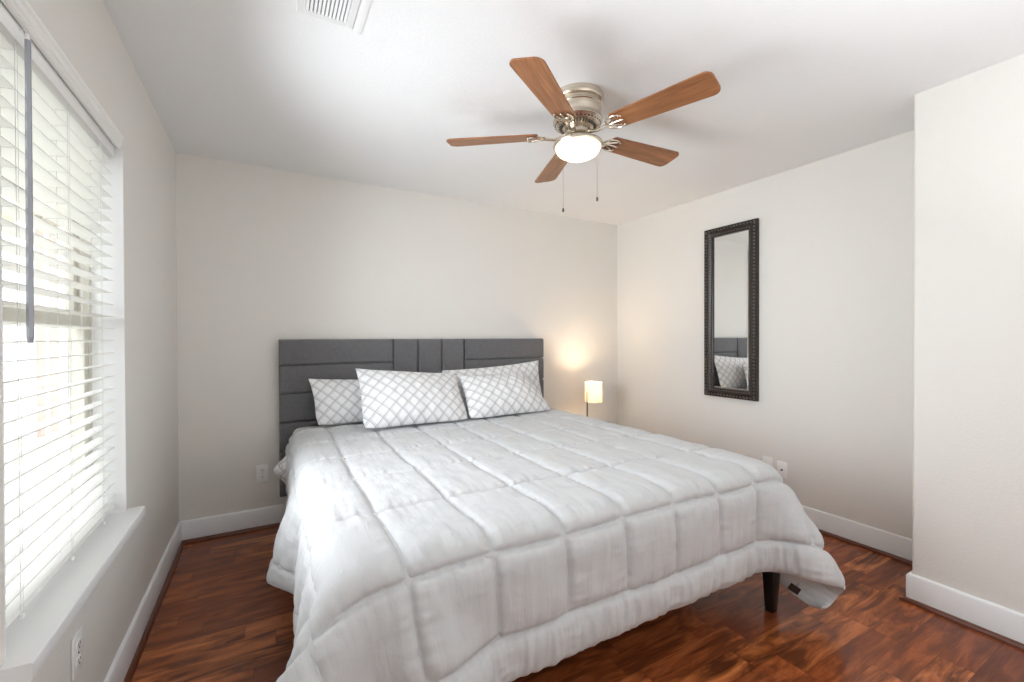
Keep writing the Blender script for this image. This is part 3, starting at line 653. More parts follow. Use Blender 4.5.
9,-10,-1,-1,-1,0,0,1,0,2,0,1,0,0,0,1,0,0,0,0,-1,1,0,0,-1,1,0,0,-1,1,-1,1,-1,0,0,0,1,-1,1,0,0,0,-1,0,1,-1,1,0,-1,0,0,0,1,0,-1,0,1,0,-1,0,1,0,-1,0,1,0,-1,0,0,0,0,1,-1,0,1,-1,0,1,-1,0,1,-1,0,0,0,0,0,0,0,0,0,0,0,0,0,0,0,0,
6,-1,-2,-2,0,0,0,-1,0,0,0,0,0,1,0,-1,1,0,-1,1,0,0,-1,1,0,-1,0,0,1,-1,1,-1,1,0,0,0,-1,1,-1,0,0,0,1,0,-1,0,0,0,1,0,-1,0,0,0,1,0,-1,0,1,0,-1,0,1,-1,0,0,0,0,1,0,-1,0,0,0,0,1,-1,0,0,0,0,0,1,-1,0,0,0,0,0,0,0,0,0,0,0,0,0,0,
10,-2,0,-1,-2,-1,-1,-1,0,-1,0,-1,0,0,0,1,0,0,0,0,0,0,0,0,0,0,0,0,0,0,0,0,0,0,-1,1,0,-1,1,0,0,0,-1,0,1,0,0,0,-1,0,1,0,-1,0,0,0,0,0,0,0,0,0,0,1,-1,0,1,0,-1,0,0,0,1,0,-1,0,0,0,1,0,-1,0,0,0,0,0,0,0,0,0,0,0,0,0,0,0,0,0,
11,1,-1,-1,-1,-2,-1,-2,0,-2,0,-1,0,-1,1,0,0,0,0,0,0,-1,1,-1,1,0,0,0,-1,1,-1,1,-1,0,1,-1,1,0,-1,1,-1,0,1,0,-1,0,0,0,1,0,-1,0,1,0,-1,0,1,0,-1,0,1,0,-1,0,0,0,0,0,0,0,1,0,-1,0,0,0,1,-1,0,0,0,1,-1,0,0,0,0,0,0,0,0,0,0,0,0,0,0,0,
10,1,1,0,0,-2,-2,-1,-2,-1,-2,0,-1,0,0,1,0,-1,1,-1,0,0,0,0,0,0,0,0,0,0,0,-1,1,0,0,0,-1,0,1,-1,1,0,-1,0,1,0,0,0,-1,0,1,0,-1,0,1,0,-1,0,1,0,-1,0,1,-1,1,0,-1,0,1,-1,0,0,0,0,1,-1,0,1,-1,0,1,-1,0,0,0,0,0,0,0,0,0,0,0,0,0,0,0,0,
9,1,1,2,1,-1,-2,-2,-3,-1,-2,-2,-1,0,1,0,0,0,-1,1,0,0,0,0,0,0,-1,1,0,-1,1,0,-1,1,-1,0,1,0,0,0,-1,0,1,0,-1,0,0,0,0,0,0,0,0,0,0,0,0,0,0,0,0,0,0,1,-1,0,1,-1,0,1,-1,0,0,0,0,1,-1,0,0,0,0,0,0,0,0,0,0,0,0,0,0,0,0,0,0,0,0,0,
9,0,0,0,1,0,-1,-1,-1,-3,0,-2,-1,0,0,0,0,0,1,-1,0,0,0,0,0,0,0,-1,1,0,0,0,0,-1,1,0,0,0,-1,0,1,0,-1,0,1,0,0,0,0,0,0,0,0,0,-1,0,1,0,-1,0,1,0,-1,0,0,0,0,1,-1,0,1,-1,1,0,-1,0,0,0,1,0,-1,0,0,0,1,-1,0,0,0,0,0,0,0,0,0,0,0,0,
8,-1,0,0,-1,0,0,-1,-1,0,-2,-1,0,-1,1,0,0,0,0,0,0,0,0,0,-1,0,1,0,0,0,-1,0,1,0,0,0,-1,0,1,0,-1,0,1,0,-1,0,0,0,0,0,0,0,0,0,1,0,-1,0,1,0,-1,0,0,0,1,0,-1,0,0,0,0,1,-1,0,0,0,1,0,-1,0,0,1,0,-1,0,0,0,0,0,0,0,0,0,0,0,0,0,0,
7,-1,-1,0,0,0,-1,0,0,-1,-1,-1,-1,1,0,0,0,0,0,0,0,0,0,0,0,0,0,0,0,0,0,0,0,0,-1,0,1,0,-1,0,1,0,0,-1,1,0,0,-1,1,0,-1,0,1,0,-1,0,1,0,-1,0,0,0,1,0,-1,0,0,0,1,0,-1,0,0,0,1,0,-1,0,0,0,1,-1,0,0,0,0,0,0,0,0,0,0,0,0,0,0,0,0,
6,-1,-2,-1,-1,0,1,0,0,-1,0,0,0,-1,0,1,0,0,0,0,0,0,0,0,0,0,0,0,-1,0,1,0,-1,0,1,0,-1,0,1,0,-1,0,0,1,-1,0,0,1,-1,0,1,0,-1,0,1,0,-1,0,0,0,1,0,-1,0,0,0,1,0,-1,0,0,0,1,-1,0,0,0,0,0,0,0,0,0,0,0,0,0,0,0,0,0,0,0,0,0,0,0,0,
6,-2,-1,-3,-1,0,1,0,0,1,0,-1,0,1,0,0,0,0,0,0,0,0,0,0,0,0,0,0,0,0,0,0,0,0,0,0,0,0,0,0,0,0,0,0,0,0,-1,0,1,0,-1,0,1,0,-1,0,0,0,1,0,-1,0,0,0,1,0,-1,0,0,0,1,-1,0,1,-1,0,0,0,1,0,-1,0,0,1,-1,0,0,0,0,0,0,0,0,0,0,0,0,0,
6,0,-1,-1,-1,-1,-1,0,0,0,-1,1,-1,0,1,0,0,0,-1,0,1,0,-1,0,1,0,-1,0,1,0,-1,0,1,0,-1,0,1,0,-1,0,1,-1,0,0,0,0,1,0,-1,0,1,0,-1,0,0,0,1,0,-1,0,0,0,1,0,-1,0,0,0,1,-1,0,1,-1,0,0,0,1,-1,0,0,0,0,0,0,0,0,0,0,0,0,0,0,0,0,0,0,0,0,
7,0,0,0,-1,-1,-1,-1,-1,-1,0,-1,1,0,0,0,0,0,1,-1,0,0,0,0,0,0,0,0,0,0,0,0,0,-1,1,0,-1,0,1,0,-1,1,0,0,0,0,-1,0,1,0,-1,0,0,0,1,0,-1,0,0,0,1,0,-1,0,0,0,1,-1,0,1,-1,0,0,0,1,-1,0,1,-1,0,0,1,-1,0,0,1,-1,0,0,0,0,0,0,0,0,0,0,0,
7,0,1,1,0,-2,-2,-1,-1,-1,-1,-1,0,0,0,1,0,0,-1,1,0,0,0,0,-1,0,1,0,-1,0,1,0,-1,1,0,-1,1,0,-1,0,1,0,-1,0,0,0,1,0,-1,0,0,0,1,0,-1,0,0,0,1,0,-1,0,0,0,1,-1,0,1,-1,0,0,0,1,-1,0,1,-1,0,0,0,1,-1,0,0,0,0,0,0,0,0,0,0,0,0,0,0,0,0,
5,0,0,0,-1,0,0,-2,-1,0,-1,1,-1,1,0,0,0,0,0,0,0,0,0,0,0,0,0,0,0,0,0,-1,1,0,-1,1,0,-1,1,0,-1,0,1,0,0,0,-1,0,1,-1,1,0,-1,0,1,-1,1,0,-1,0,0,0,1,-1,0,1,-1,0,0,0,1,-1,0,0,0,0,0,0,0,0,0,0,1,-1,0,0,0,0,0,0,0,0,0,0,0,0,0,0,
3,0,0,-1,0,0,-1,1,-1,-1,0,0,1,-1,1,-1,1,0,0,0,-1,0,1,0,0,0,-1,0,1,0,-1,1,-1,0,1,0,-1,1,-1,0,1,0,-1,0,0,0,1,0,-1,1,-1,0,1,-1,0,1,-1,0,0,0,1,-1,0,1,-1,0,0,0,0,0,0,0,0,1,-1,0,0,0,1,-1,0,0,0,0,0,0,0,0,0,0,0,0,0,0,0,0,0,0,
2,-1,-1,0,1,0,0,-1,1,0,0,-1,0,1,0,0,0,0,0,0,0,0,0,0,0,0,0,0,0,-1,1,0,0,0,0,-1,1,0,0,0,-1,0,1,-1,1,0,-1,0,0,0,1,-1,0,1,-1,0,0,0,1,-1,0,1,-1,0,0,0,0,0,1,-1,0,1,-1,0,0,0,0,0,0,0,0,0,0,0,0,0,0,0,0,0,0,0,0,0,0,0,0,0,
-1,-1,0,-1,0,0,2,1,0,0,0,0,0,0,0,1,-1,0,1,0,0,0,-1,0,1,-1,1,0,-1,1,0,-1,1,0,-1,1,-1,0,1,-1,1,0,-1,1,-1,0,1,-1,1,0,-1,1,-1,0,0,0,1,-1,0,1,-1,0,0,0,0,0,1,-1,0,1,-1,0,0,0,0,0,1,-1,0,1,-1,0,0,0,0,0,0,0,0,0,0,0,0,0,0,0,0,0,
0,-1,-1,0,0,0,0,1,0,1,-1,1,0,1,0,0,0,0,0,0,0,0,0,0,-1,1,0,0,0,0,-1,1,-1,0,1,0,0,0,-1,1,-1,0,1,-1,1,0,-1,1,-1,0,0,0,1,-1,1,0,-1,1,-1,0,0,0,0,0,1,-1,0,1,-1,0,0,0,0,0,0,0,0,0,0,0,0,0,0,0,0,0,0,0,0,0,0,0,0,0,0,0,0,0,
3,0,-1,0,-1,0,0,-1,0,-1,1,0,0,0,1,0,0,0,-1,0,1,-1,1,0,0,0,-1,0,1,-1,1,0,0,0,-1,0,0,0,1,-1,1,0,-1,1,-1,0,0,0,1,-1,1,-1,0,1,-1,0,0,0,0,0,0,0,1,-1,0,0,0,0,0,0,0,0,0,0,1,-1,0,0,0,0,0,0,0,0,0,0,0,0,0,0,0,0,0,0,0,0,0,0,
4,0,1,-1,-1,0,-2,0,0,0,-1,0,1,0,0,0,0,0,0,0,0,0,0,0,0,0,0,0,-1,1,0,-1,1,-1,1,0,0,0,-1,1,-1,0,1,-1,1,-1,1,0,-1,1,-1,1,-1,0,0,0,0,0,1,-1,1,-1,0,0,0,1,-1,0,0,0,0,0,0,0,0,0,0,0,0,0,0,0,0,0,0,0,0,0,0,0,0,0,0,0,0,0,0,0,
0,1,0,1,0,-1,0,-1,0,0,0,0,0,0,0,0,1,0,0,0,-1,1,0,-1,1,-1,1,0,0,0,-1,1,-1,1,-1,0,1,-1,1,-1,1,-1,0,1,-1,1,-1,0,0,0,0,0,0,0,1,-1,1,-1,0,0,0,0,0,1,-1,0,0,0,0,0,0,0,0,0,0,0,0,0,0,0,0,0,0,0,0,0,0,0,0,0,0,0,0,0,0,0,0,0,
0,0,0,-1,1,0,0,0,0,0,0,0,0,1,0,0,0,0,0,0,0,0,-1,1,0,0,0,-1,1,-1,1,0,0,0,0,0,-1,1,-1,1,-1,1,-1,0,0,0,1,-1,1,-1,1,-1,1,-1,0,0,0,0,0,0,0,1,-1,0,0,0,0,0,0,0,0,0,0,0,-1,1,0,0,0,-1,1,0,0,0,0,0,0,0,0,0,0,0,0,0,0,0,0,0,
-3,0,0,1,0,0,1,1,-1,0,1,0,0,0,1,0,0,-1,1,0,0,0,0,0,-1,1,-1,1,-1,1,0,-1,1,-1,1,-1,1,-1,1,-1,1,-1,1,-1,1,-1,0,0,0,0,0,1,-1,0,0,1,-1,1,-1,1,-1,0,0,0,0,0,0,0,0,0,0,0,0,0,0,0,-1,1,0,0,0,0,0,0,0,0,0,0,0,0,0,0,0,0,0,0,0,0,
-6,0,1,0,1,1,1,0,2,0,0,0,1,0,0,0,-1,1,0,0,0,0,0,0,0,0,0,0,0,0,-1,1,-1,1,-1,1,-1,1,-1,1,-1,1,-1,1,-1,1,-1,1,-1,1,-1,0,0,1,-1,0,0,0,0,0,0,0,0,0,0,0,0,0,0,0,0,0,0,0,0,0,0,0,-1,1,-1,1,-1,1,0,-1,1,0,0,0,0,0,0,0,0,0,0,0,
-4,1,0,1,0,1,0,1,-1,1,0,0,0,0,0,1,0,0,-1,0,1,-1,1,-1,1,0,0,0,0,0,0,0,0,0,0,0,0,-1,1,-1,1,-1,1,-1,1,-1,1,-1,1,-1,0,0,0,0,0,0,0,0,0,0,0,0,0,0,0,0,0,0,0,0,0,0,0,0,0,0,0,0,0,0,0,0,0,0,0,0,0,0,0,0,0,0,0,0,0,0,0,0,
-1,0,0,0,0,0,0,0,1,0,0,0,0,1,0,0,0,0,1,-1,0,0,0,1,-1,0,0,0,0,-1,1,-1,1,-1,1,-1,1,0,0,0,-1,1,-1,1,-1,1,-1,1,-1,0,1,-1,1,-1,0,0,0,0,0,0,0,0,0,0,0,-1,1,-1,1,-1,1,-1,1,-1,1,-1,1,-1,1,0,0,-1,1,0,0,0,0,0,0,0,0,0,0,0,0,0,0,0,
0,0,1,0,0,0,0,0,-1,0,0,0,0,1,0,-1,1,0,-1,1,0,0,0,-1,1,-1,1,-1,1,0,0,0,0,0,-1,1,-1,1,-1,1,0,-1,1,-1,1,-1,0,0,0,1,-1,0,0,0,1,-1,0,0,0,0,0,0,0,-1,1,0,0,0,0,0,-1,1,-1,1,-1,1,-1,1,-1,0,1,0,0,-1,0,1,0,0,0,0,-1,0,0,0,0,0,0,0,
4,0,-1,0,-1,0,-1,0,0,-1,0,1,0,-1,0,1,0,0,0,0,0,1,-1,1,-1,1,-1,0,0,0,0,0,-1,1,0,0,0,-1,1,-1,0,1,-1,1,-1,0,1,-1,1,-1,0,1,-1,0,0,0,1,-1,0,0,0,-1,1,0,0,0,-1,1,-1,1,0,-1,1,-1,1,-1,1,-1,1,0,-1,1,0,0,0,0,-1,0,0,0,1,0,0,0,0,0,0,0,
6,-1,0,-1,0,-1,-1,-1,0,0,0,-1,0,1,0,0,0,0,0,1,0,-1,1,-1,0,0,0,0,0,0,0,0,0,0,0,-1,1,0,-1,1,0,-1,1,-1,0,1,-1,0,0,0,1,-1,0,1,-1,0,0,0,0,0,0,0,0,0,-1,1,0,-1,1,-1,1,0,-1,1,-1,0,0,0,0,0,1,-1,0,1,0,-1,1,0,0,0,0,0,0,0,0,0,0,0,
4,-1,-1,0,-1,0,0,0,0,-1,0,0,0,0,1,0,-1,0,1,-1,0,0,0,0,0,0,0,0,0,0,0,0,0,0,0,0,0,0,0,0,0,0,0,0,0,0,0,0,0,0,0,0,0,0,0,0,0,0,0,0,0,0,0,0,0,0,0,0,0,0,0,0,0,0,0,0,0,0,0,0,0,0,0,0,0,0,0,0,0,0,0,0,0,0,0,0,0,0,
0,1,0,-1,0,0,0,0,-1,1,0,0,0,0,0,0,1,0,-1,0,0,0,0,0,0,0,0,0,0,0,0,0,0,0,0,0,0,0,0,0,0,0,0,0,0,0,0,0,0,0,0,0,0,0,0,0,0,0,0,0,0,0,0,0,0,0,0,0,0,0,0,0,0,0,0,0,0,0,0,0,0,0,0,0,0,0,0,0,0,0,0,0,0,0,0,0,0,0,
0,0,-1,0,1,-1,1,-1,1,0,-1,1,0,0,0,0,0,0,0,0,0,0,0,0,0,0,0,0,0,0,0,0,0,0,0,0,0,0,0,0,0,0,0,0,0,0,0,0,0,0,0,0,0,0,0,0,0,0,0,0,0,0,0,0,0,0,0,0,0,0,0,0,0,0,0,0,0,0,0,0,-1,1,0,0,0,0,0,0,0,0,0,0,0,0,0,0,0,-1,
-2,-1,1,0,0,0,0,1,0,0,1,0,0,1,-1,0,0,0,0,0,0,0,0,0,0,0,0,0,0,0,0,0,0,0,0,0,0,0,0,0,0,0,0,0,0,0,0,0,0,0,0,0,0,0,0,0,0,0,0,0,0,0,0,0,0,0,0,0,0,0,0,0,0,0,0,0,0,0,0,0,1,-1,0,0,0,0,0,0,0,0,0,0,0,0,0,0,0,1,
-3,0,0,1,-1,2,0,0,0,0,0,0,1,0,0,1,-1,0,0,0,0,0,0,0,0,0,0,0,0,0,0,0,0,0,0,0,0,0,0,0,0,0,0,0,0,0,0,0,0,0,0,0,0,0,0,0,0,0,0,0,0,0,0,0,0,0,0,0,0,0,0,0,0,0,0,0,0,0,0,0,0,0,0,0,0,0,0,0,0,0,0,0,0,0,0,0,0,0,
-3,1,0,0,1,0,0,0,0,0,0,1,0,0,0,0,0,0,0,0,0,0,0,0,0,0,0,0,0,0,0,0,0,0,0,0,0,0,0,0,0,0,0,0,0,0,0,0,0,0,0,0,0,0,0,0,0,0,0,0,0,0,0,0,0,0,0,0,0,0,0,0,0,0,0,0,0,0,0,0,0,0,1,-1,0,0,0,0,0,0,0,0,0,0,0,0,0,0,
-1,0,0,0,1,-1,0,0,0,0,0,0,1,0,0,-1,1,0,0,0,0,0,0,0,0,0,0,0,0,0,0,0,0,0,0,0,0,0,0,0,0,0,0,0,0,0,0,0,0,0,0,0,0,0,0,0,0,0,0,0,0,0,0,0,0,0,0,0,0,0,0,0,0,0,0,0,0,0,0,1,-1,1,-1,0,0,1,-1,0,0,0,0,0,0,0,0,0,0,0,
940,3,7,12,16,21,23,26,27,24,22,16,10,2,-2,-3,-10,-15,-21,-21,-16,-10,-4,3,9,13,17,19,15,11,9,4,0,0,-5,-5,-1,0,2,4,2,1,-1,-2,-1,1,0,1,0,0,-1,0,1,-1,1,0,0,-1,-2,0,1,2,3,1,0,-2,-4,-6,-3,0,1,5,6,3,0,0,-4,-11,-16,-21,-24,-27,-27,-26,-22,-19,-13,-9,-3,3,7,15,17,14,9,3,0,6,
11,-3,-3,-4,-4,-3,-2,-1,-1,1,1,2,3,4,-1,2,0,1,2,0,1,0,0,1,0,0,1,-2,-1,-1,-2,-2,0,-2,0,2,0,0,1,-1,0,-1,1,0,1,-1,0,-1,1,0,0,0,-1,1,0,0,0,0,1,0,-1,-1,0,1,-1,1,0,1,0,0,0,-1,0,0,0,0,0,0,0,1,0,0,0,1,1,1,2,4,4,4,4,1,0,0,1,3,2,-5,
13,-2,-4,-4,-3,-4,-2,-3,-1,1,1,2,2,2,2,1,2,1,0,1,0,1,1,-1,1,0,0,0,-2,-1,-3,-1,0,-1,0,1,0,1,0,-1,-1,1,-1,1,0,0,0,0,0,0,0,0,0,0,0,0,0,0,0,0,0,0,0,-1,1,0,1,0,0,0,-1,0,0,0,0,0,0,0,0,0,0,0,1,1,1,3,3,3,4,4,4,0,-1,0,1,2,1,1,
17,-4,-2,-4,-4,-4,-4,-2,-2,-1,1,1,2,3,3,0,2,1,2,0,1,0,0,1,0,1,-1,-1,-2,-2,-1,-1,-1,-1,2,0,1,0,0,-1,0,-1,1,0,0,0,0,0,0,-1,1,0,0,0,-1,1,0,0,1,-1,1,-1,-1,0,0,0,1,1,0,0,0,-1,0,0,0,0,0,0,0,0,0,0,1,2,2,4,3,4,3,3,1,1,-1,-2,0,3,2,3,
19,-2,-4,-2,-4,-4,-5,-3,-3,-2,1,2,1,3,4,-1,2,2,0,1,0,1,1,0,0,0,1,-3,-1,-2,-2,0,-1,0,0,2,0,0,-1,0,0,0,0,0,0,0,0,0,-1,1,0,0,0,0,0,0,0,0,0,1,-1,0,-1,0,0,1,0,1,0,0,0,0,-1,0,0,0,0,0,0,0,1,0,1,2,3,3,4,4,3,2,0,-1,-1,-1,0,1,4,2,
23,-2,-3,-3,-4,-4,-4,-6,-3,-2,-2,1,2,2,4,1,2,1,2,1,0,1,0,0,0,1,-2,-2,-1,-2,-1,-1,-1,1,2,-1,1,0,-1,0,0,0,0,0,0,0,0,0,0,0,0,0,0,0,0,-1,0,1,0,0,0,0,0,0,0,-1,1,1,1,-1,0,-1,-1,1,0,0,0,0,1,0,-1,2,2,2,3,3,4,3,3,1,0,-1,-2,-2,-1,0,2,4,
24,-1,-1,-4,-3,-4,-4,-5,-4,-4,-3,0,2,2,2,3,2,1,1,1,1,0,1,1,0,0,-2,-1,-3,-2,0,-1,0,1,0,1,0,0,-1,0,-1,0,0,1,0,0,0,0,0,0,0,0,0,0,0,0,0,0,0,0,0,0,0,-1,0,1,0,1,0,0,0,0,-1,0,0,0,0,1,0,0,0,1,2,3,3,4,4,3,2,0,-1,-2,-3,-1,0,1,2,3,
27,-1,-2,-1,-3,-4,-4,-4,-6,-5,-4,-2,1,2,2,4,0,3,2,0,0,2,0,0,1,0,-3,-2,-2,-1,-1,0,0,1,1,0,-1,0,1,-1,0,0,0,0,0,0,0,0,0,0,0,0,0,0,0,0,0,0,0,0,0,0,0,0,0,0,0,0,1,0,0,-1,0,0,0,0,1,-1,1,1,0,2,3,2,4,4,3,3,0,-1,-2,-4,-1,3,3,0,2,1,
25,1,0,-2,-1,-3,-4,-4,-5,-5,-4,-5,-2,2,2,3,2,3,1,1,1,0,2,0,1,-2,-2,-3,-2,-1,-1,1,1,0,0,0,1,-1,0,0,0,0,0,0,0,0,0,0,0,0,0,0,0,0,0,0,0,0,0,0,0,0,0,0,0,0,0,0,1,0,0,-1,0,-1,1,0,0,1,0,1,1,2,2,4,4,4,3,1,0,-2,-4,-1,3,2,1,2,0,0,
24,2,1,0,-1,-2,-3,-4,-4,-5,-6,-5,-4,-1,3,3,2,2,2,1,1,1,0,2,-1,-2,-3,-3,-1,0,0,0,1,1,0,0,-1,1,-1,0,0,0,0,0,0,0,0,0,0,0,0,0,0,0,0,0,0,0,0,0,0,0,-1,1,0,-1,1,1,-1,1,0,0,-2,0,1,0,0,2,1,0,2,3,3,3,4,3,2,0,-2,-4,0,3,2,2,1,0,0,-2,
20,2,2,2,0,0,-1,-3,-4,-5,-5,-5,-5,-4,0,3,2,1,3,2,1,2,0,0,0,-4,-3,-1,-1,-1,1,1,0,0,0,0,0,0,0,0,0,0,0,0,0,0,0,0,0,0,0,0,0,0,0,0,0,0,0,0,0,0,0,-1,0,1,0,0,1,-1,0,0,0,-1,0,1,1,0,2,1,2,3,3,4,3,4,0,-1,-3,-1,3,2,2,-1,0,-1,-3,-2,
14,4,3,3,3,0,0,-1,-3,-3,-5,-6,-5,-5,-3,1,2,1,3,2,2,1,1,0,-4,-4,-2,-1,0,1,1,-1,1,0,0,1,0,-1,0,0,0,0,0,0,0,0,0,0,0,0,0,0,0,0,0,0,0,0,0,0,0,0,0,0,0,0,0,0,0,1,0,0,-1,-1,0,0,1,3,2,1,3,3,3,4,3,1,0,-3,-1,3,2,1,-1,0,-2,-3,-3,-3,
9,3,4,3,3,3,1,1,-1,-3,-3,-4,-6,-6,-5,-2,2,1,1,3,4,0,1,-3,-5,-2,-1,0,1,0,0,1,0,0,0,0,0,0,0,0,0,0,0,0,0,0,0,0,0,0,0,0,0,0,0,0,0,0,0,0,0,0,0,0,0,0,0,0,0,0,0,0,0,-1,-1,0,1,2,3,3,3,3,4,4,3,-1,-2,-1,2,2,0,0,-1,-3,-4,-3,-2,-4,
3,2,4,5,3,5,3,1,1,0,-2,-4,-4,-4,-6,-5,-1,-1,1,4,2,2,-2,-3,-1,-1,1,0,0,1,0,0,0,0,0,-1,0,0,0,0,0,0,0,0,0,0,0,0,0,0,0,0,0,0,0,0,0,0,0,0,0,0,0,0,0,0,0,0,0,0,-1,0,0,0,-1,0,0,2,3,5,3,4,3,2,0,0,-2,2,3,-1,-1,-3,-3,-4,-3,-4,-5,-2,
7,-1,-1,1,4,4,5,4,3,1,0,-1,-3,-5,-4,-6,-5,-2,2,5,2,-1,0,0,-1,0,-1,1,0,0,0,0,0,0,0,0,0,0,0,0,0,0,0,0,0,0,0,0,0,0,0,0,0,0,0,0,0,0,0,0,-1,0,0,0,0,0,0,0,0,0,1,0,-1,0,0,-1,-1,1,2,4,5,2,3,1,1,-2,2,1,-2,-1,-3,-4,-4,-4,-4,-3,-1,0,
16,-2,-1,-1,-2,1,3,5,3,3,2,0,0,-3,-3,-4,-8,2,1,0,1,1,0,0,1,0,1,-1,0,1,0,0,0,0,0,0,0,0,0,0,0,0,0,0,0,0,0,0,0,0,0,0,0,0,-1,0,0,0,0,0,1,0,0,0,-1,0,0,0,0,0,-1,0,1,-1,0,-1,1,-1,-1,3,3,5,1,1,-2,2,0,-2,-3,-4,-5,-3,-4,-2,0,2,2,1,
20,1,-1,-1,0,-2,-2,0,3,4,2,3,0,0,-3,-6,1,0,1,1,0,1,0,0,0,1,-1,1,0,-1,1,0,0,0,0,0,0,0,0,0,0,0,0,0,0,0,0,0,0,0,0,0,0,-1,1,0,0,0,0,0,0,0,-1,0,1,0,0,-1,0,0,0,0,0,0,0,0,-1,-1,0,-1,-1,0,4,1,1,-2,-2,-3,-5,-4,-1,-1,1,3,1,1,0,1,
26,-1,0,-1,0,-1,0,-1,-1,0,2,2,2,0,0,1,0,0,-1,0,1,-1,1,0,0,0,0,0,0,1,-1,0,0,0,0,0,1,0,0,0,0,0,0,-1,0,0,0,0,0,0,0,0,0,1,0,0,0,-1,0,0,0,0,1,-1,0,0,0,0,0,0,0,0,-1,1,-1,0,0,1,0,-1,2,0,-3,-1,-4,-3,-4,-2,0,1,1,1,2,0,1,0,1,1,
28,0,0,0,-1,0,-1,-1,0,0,0,0,1,2,0,1,1,-1,0,0,-1,1,-1,0,0,0,1,-1,1,-1,0,0,1,0,0,0,-1,0,0,0,0,0,0,1,0,0,0,0,0,0,0,-1,0,0,0,0,0,1,0,0,-1,0,0,1,0,-1,0,1,-1,0,1,-1,1,-1,0,1,0,-1,1,0,1,-1,0,-3,-2,-3,-1,-1,1,1,0,1,0,1,0,1,1,-1,
30,0,0,0,0,0,-1,0,-1,0,0,0,1,0,1,1,0,-1,0,-1,1,-1,0,0,0,0,-1,1,-1,1,0,0,-1,0,1,0,0,0,0,0,0,0,0,0,0,0,0,0,0,-1,0,1,0,0,0,0,0,0,0,-1,1,0,0,0,-1,1,0,0,0,0,0,0,0,0,0,-1,1,0,0,2,0,0,-1,-2,0,0,-1,0,0,-1,1,0,0,0,1,0,0,0,
29,0,0,0,0,0,0,0,0,-1,0,1,-1,1,0,0,0,0,-1,1,-1,0,0,0,0,0,1,-1,1,-1,0,0,1,0,-1,0,0,0,0,0,0,0,0,0,0,0,0,0,0,1,0,0,-1,0,0,0,0,0,0,1,0,-1,0,0,1,-1,0,0,1,-1,0,0,0,0,1,0,-1,1,0,0,0,0,-1,1,-1,0,1,0,-1,1,-1,0,0,0,0,0,0,1,
29,0,0,0,0,-1,1,-1,1,0,0,-1,1,0,1,0,1,-1,0,-1,0,0,0,0,0,0,-1,1,-1,1,0,0,-1,0,1,0,0,0,0,0,0,0,0,0,0,0,0,0,0,0,-1,0,1,0,0,0,0,0,0,0,-1,1,0,0,0,0,0,0,-1,1,0,0,0,0,-1,1,0,0,0,1,0,0,0,-2,0,0,0,0,0,0,0,0,0,0,0,0,-1,0,
27,-1,0,-1,0,1,0,1,0,0,0,1,0,0,1,0,0,0,0,0,0,0,0,0,0,-1,1,-1,1,-1,0,1,0,0,-1,0,0,0,0,0,0,0,0,0,0,0,0,0,0,0,1,0,0,0,0,0,-1,0,0,0,1,0,-1,0,0,1,-1,0,1,-1,0,1,-1,1,0,-1,1,0,0,0,0,0,-1,0,-2,-3,-1,1,1,0,1,0,0,-1,0,0,0,-1,
25,1,0,1,0,0,1,0,0,0,1,0,0,1,-1,1,0,0,0,-1,0,0,0,0,-1,1,0,0,-1,1,0,-1,1,0,0,0,0,0,0,0,0,0,0,0,0,0,0,0,0,0,0,0,0,0,-1,0,1,0,0,0,0,-1,1,0,0,0,0,0,0,0,0,0,0,0,0,1,-1,0,1,0,0,0,0,-1,0,-2,-3,-4,-1,0,0,1,0,1,0,-1,1,0,
27,1,0,0,1,0,-1,0,0,1,-1,1,0,-1,1,0,-1,1,-1,1,0,-1,0,0,1,-1,0,0,1,-1,0,1,-1,0,0,0,0,0,0,0,1,0,0,-1,0,0,0,0,0,0,0,0,0,0,1,0,0,-1,0,0,0,1,0,-1,0,0,1,-1,0,1,-1,0,1,-1,1,-1,0,1,-1,0,1,0,-1,0,0,0,-1,-2,-3,-3,-2,-1,0,0,0,1,-1,0,
30,-1,1,0,-1,0,0,0,0,0,0,-1,1,0,1,0,0,0,0,-1,0,1,-1,0,0,0,0,0,0,0,0,-1,1,0,0,0,0,0,0,0,-1,0,0,1,0,0,0,0,0,0,0,0,0,0,0,0,-1,1,0,0,0,0,0,0,0,0,0,0,0,0,0,0,0,0,0,0,1,-1,1,0,0,-1,1,-1,-1,1,-1,0,-2,-1,-3,-2,-2,-1,-1,-1,0,1,
31,-2,-1,1,0,0,0,-1,0,0,0,1,-1,1,-1,0,1,0,0,0,0,-1,1,0,-1,1,-1,1,-1,0,1,0,-1,0,0,1,0,0,0,0,0,0,0,0,0,0,0,0,0,0,-1,0,0,0,0,0,1,0,0,0,-1,0,0,1,0,-1,0,1,0,-1,1,-1,0,1,-1,1,-1,1,0,0,0,0,-1,0,0,0,1,-1,0,-2,0,-2,-1,-2,-1,-1,0,-1,
27,1,0,-1,0,0,0,1,0,0,1,-1,1,0,1,0,0,-1,0,0,0,0,0,0,0,0,0,0,0,0,-1,1,0,0,0,-1,0,0,1,0,0,0,0,0,0,0,0,-1,0,0,1,0,0,0,0,0,0,0,0,-1,1,0,0,0,0,0,0,0,-1,1,0,0,0,0,0,0,1,-1,0,0,0,1,-1,0,0,-1,0,0,1,0,-1,-1,-1,-1,-1,-1,-2,-1,
26,1,0,0,1,0,0,0,1,-1,0,1,-1,1,-1,0,0,1,0,0,-1,1,-1,0,1,-1,1,-1,0,1,0,-1,0,0,1,0,0,0,-1,0,0,0,0,0,0,0,0,1,0,0,0,0,0,0,-1,0,0,0,0,1,0,-1,0,0,0,1,-1,0,1,0,-1,1,0,-1,1,-1,0,1,0,0,0,-1,1,-1,0,0,0,1,-1,0,0,0,-1,-1,-1,-1,0,-1,
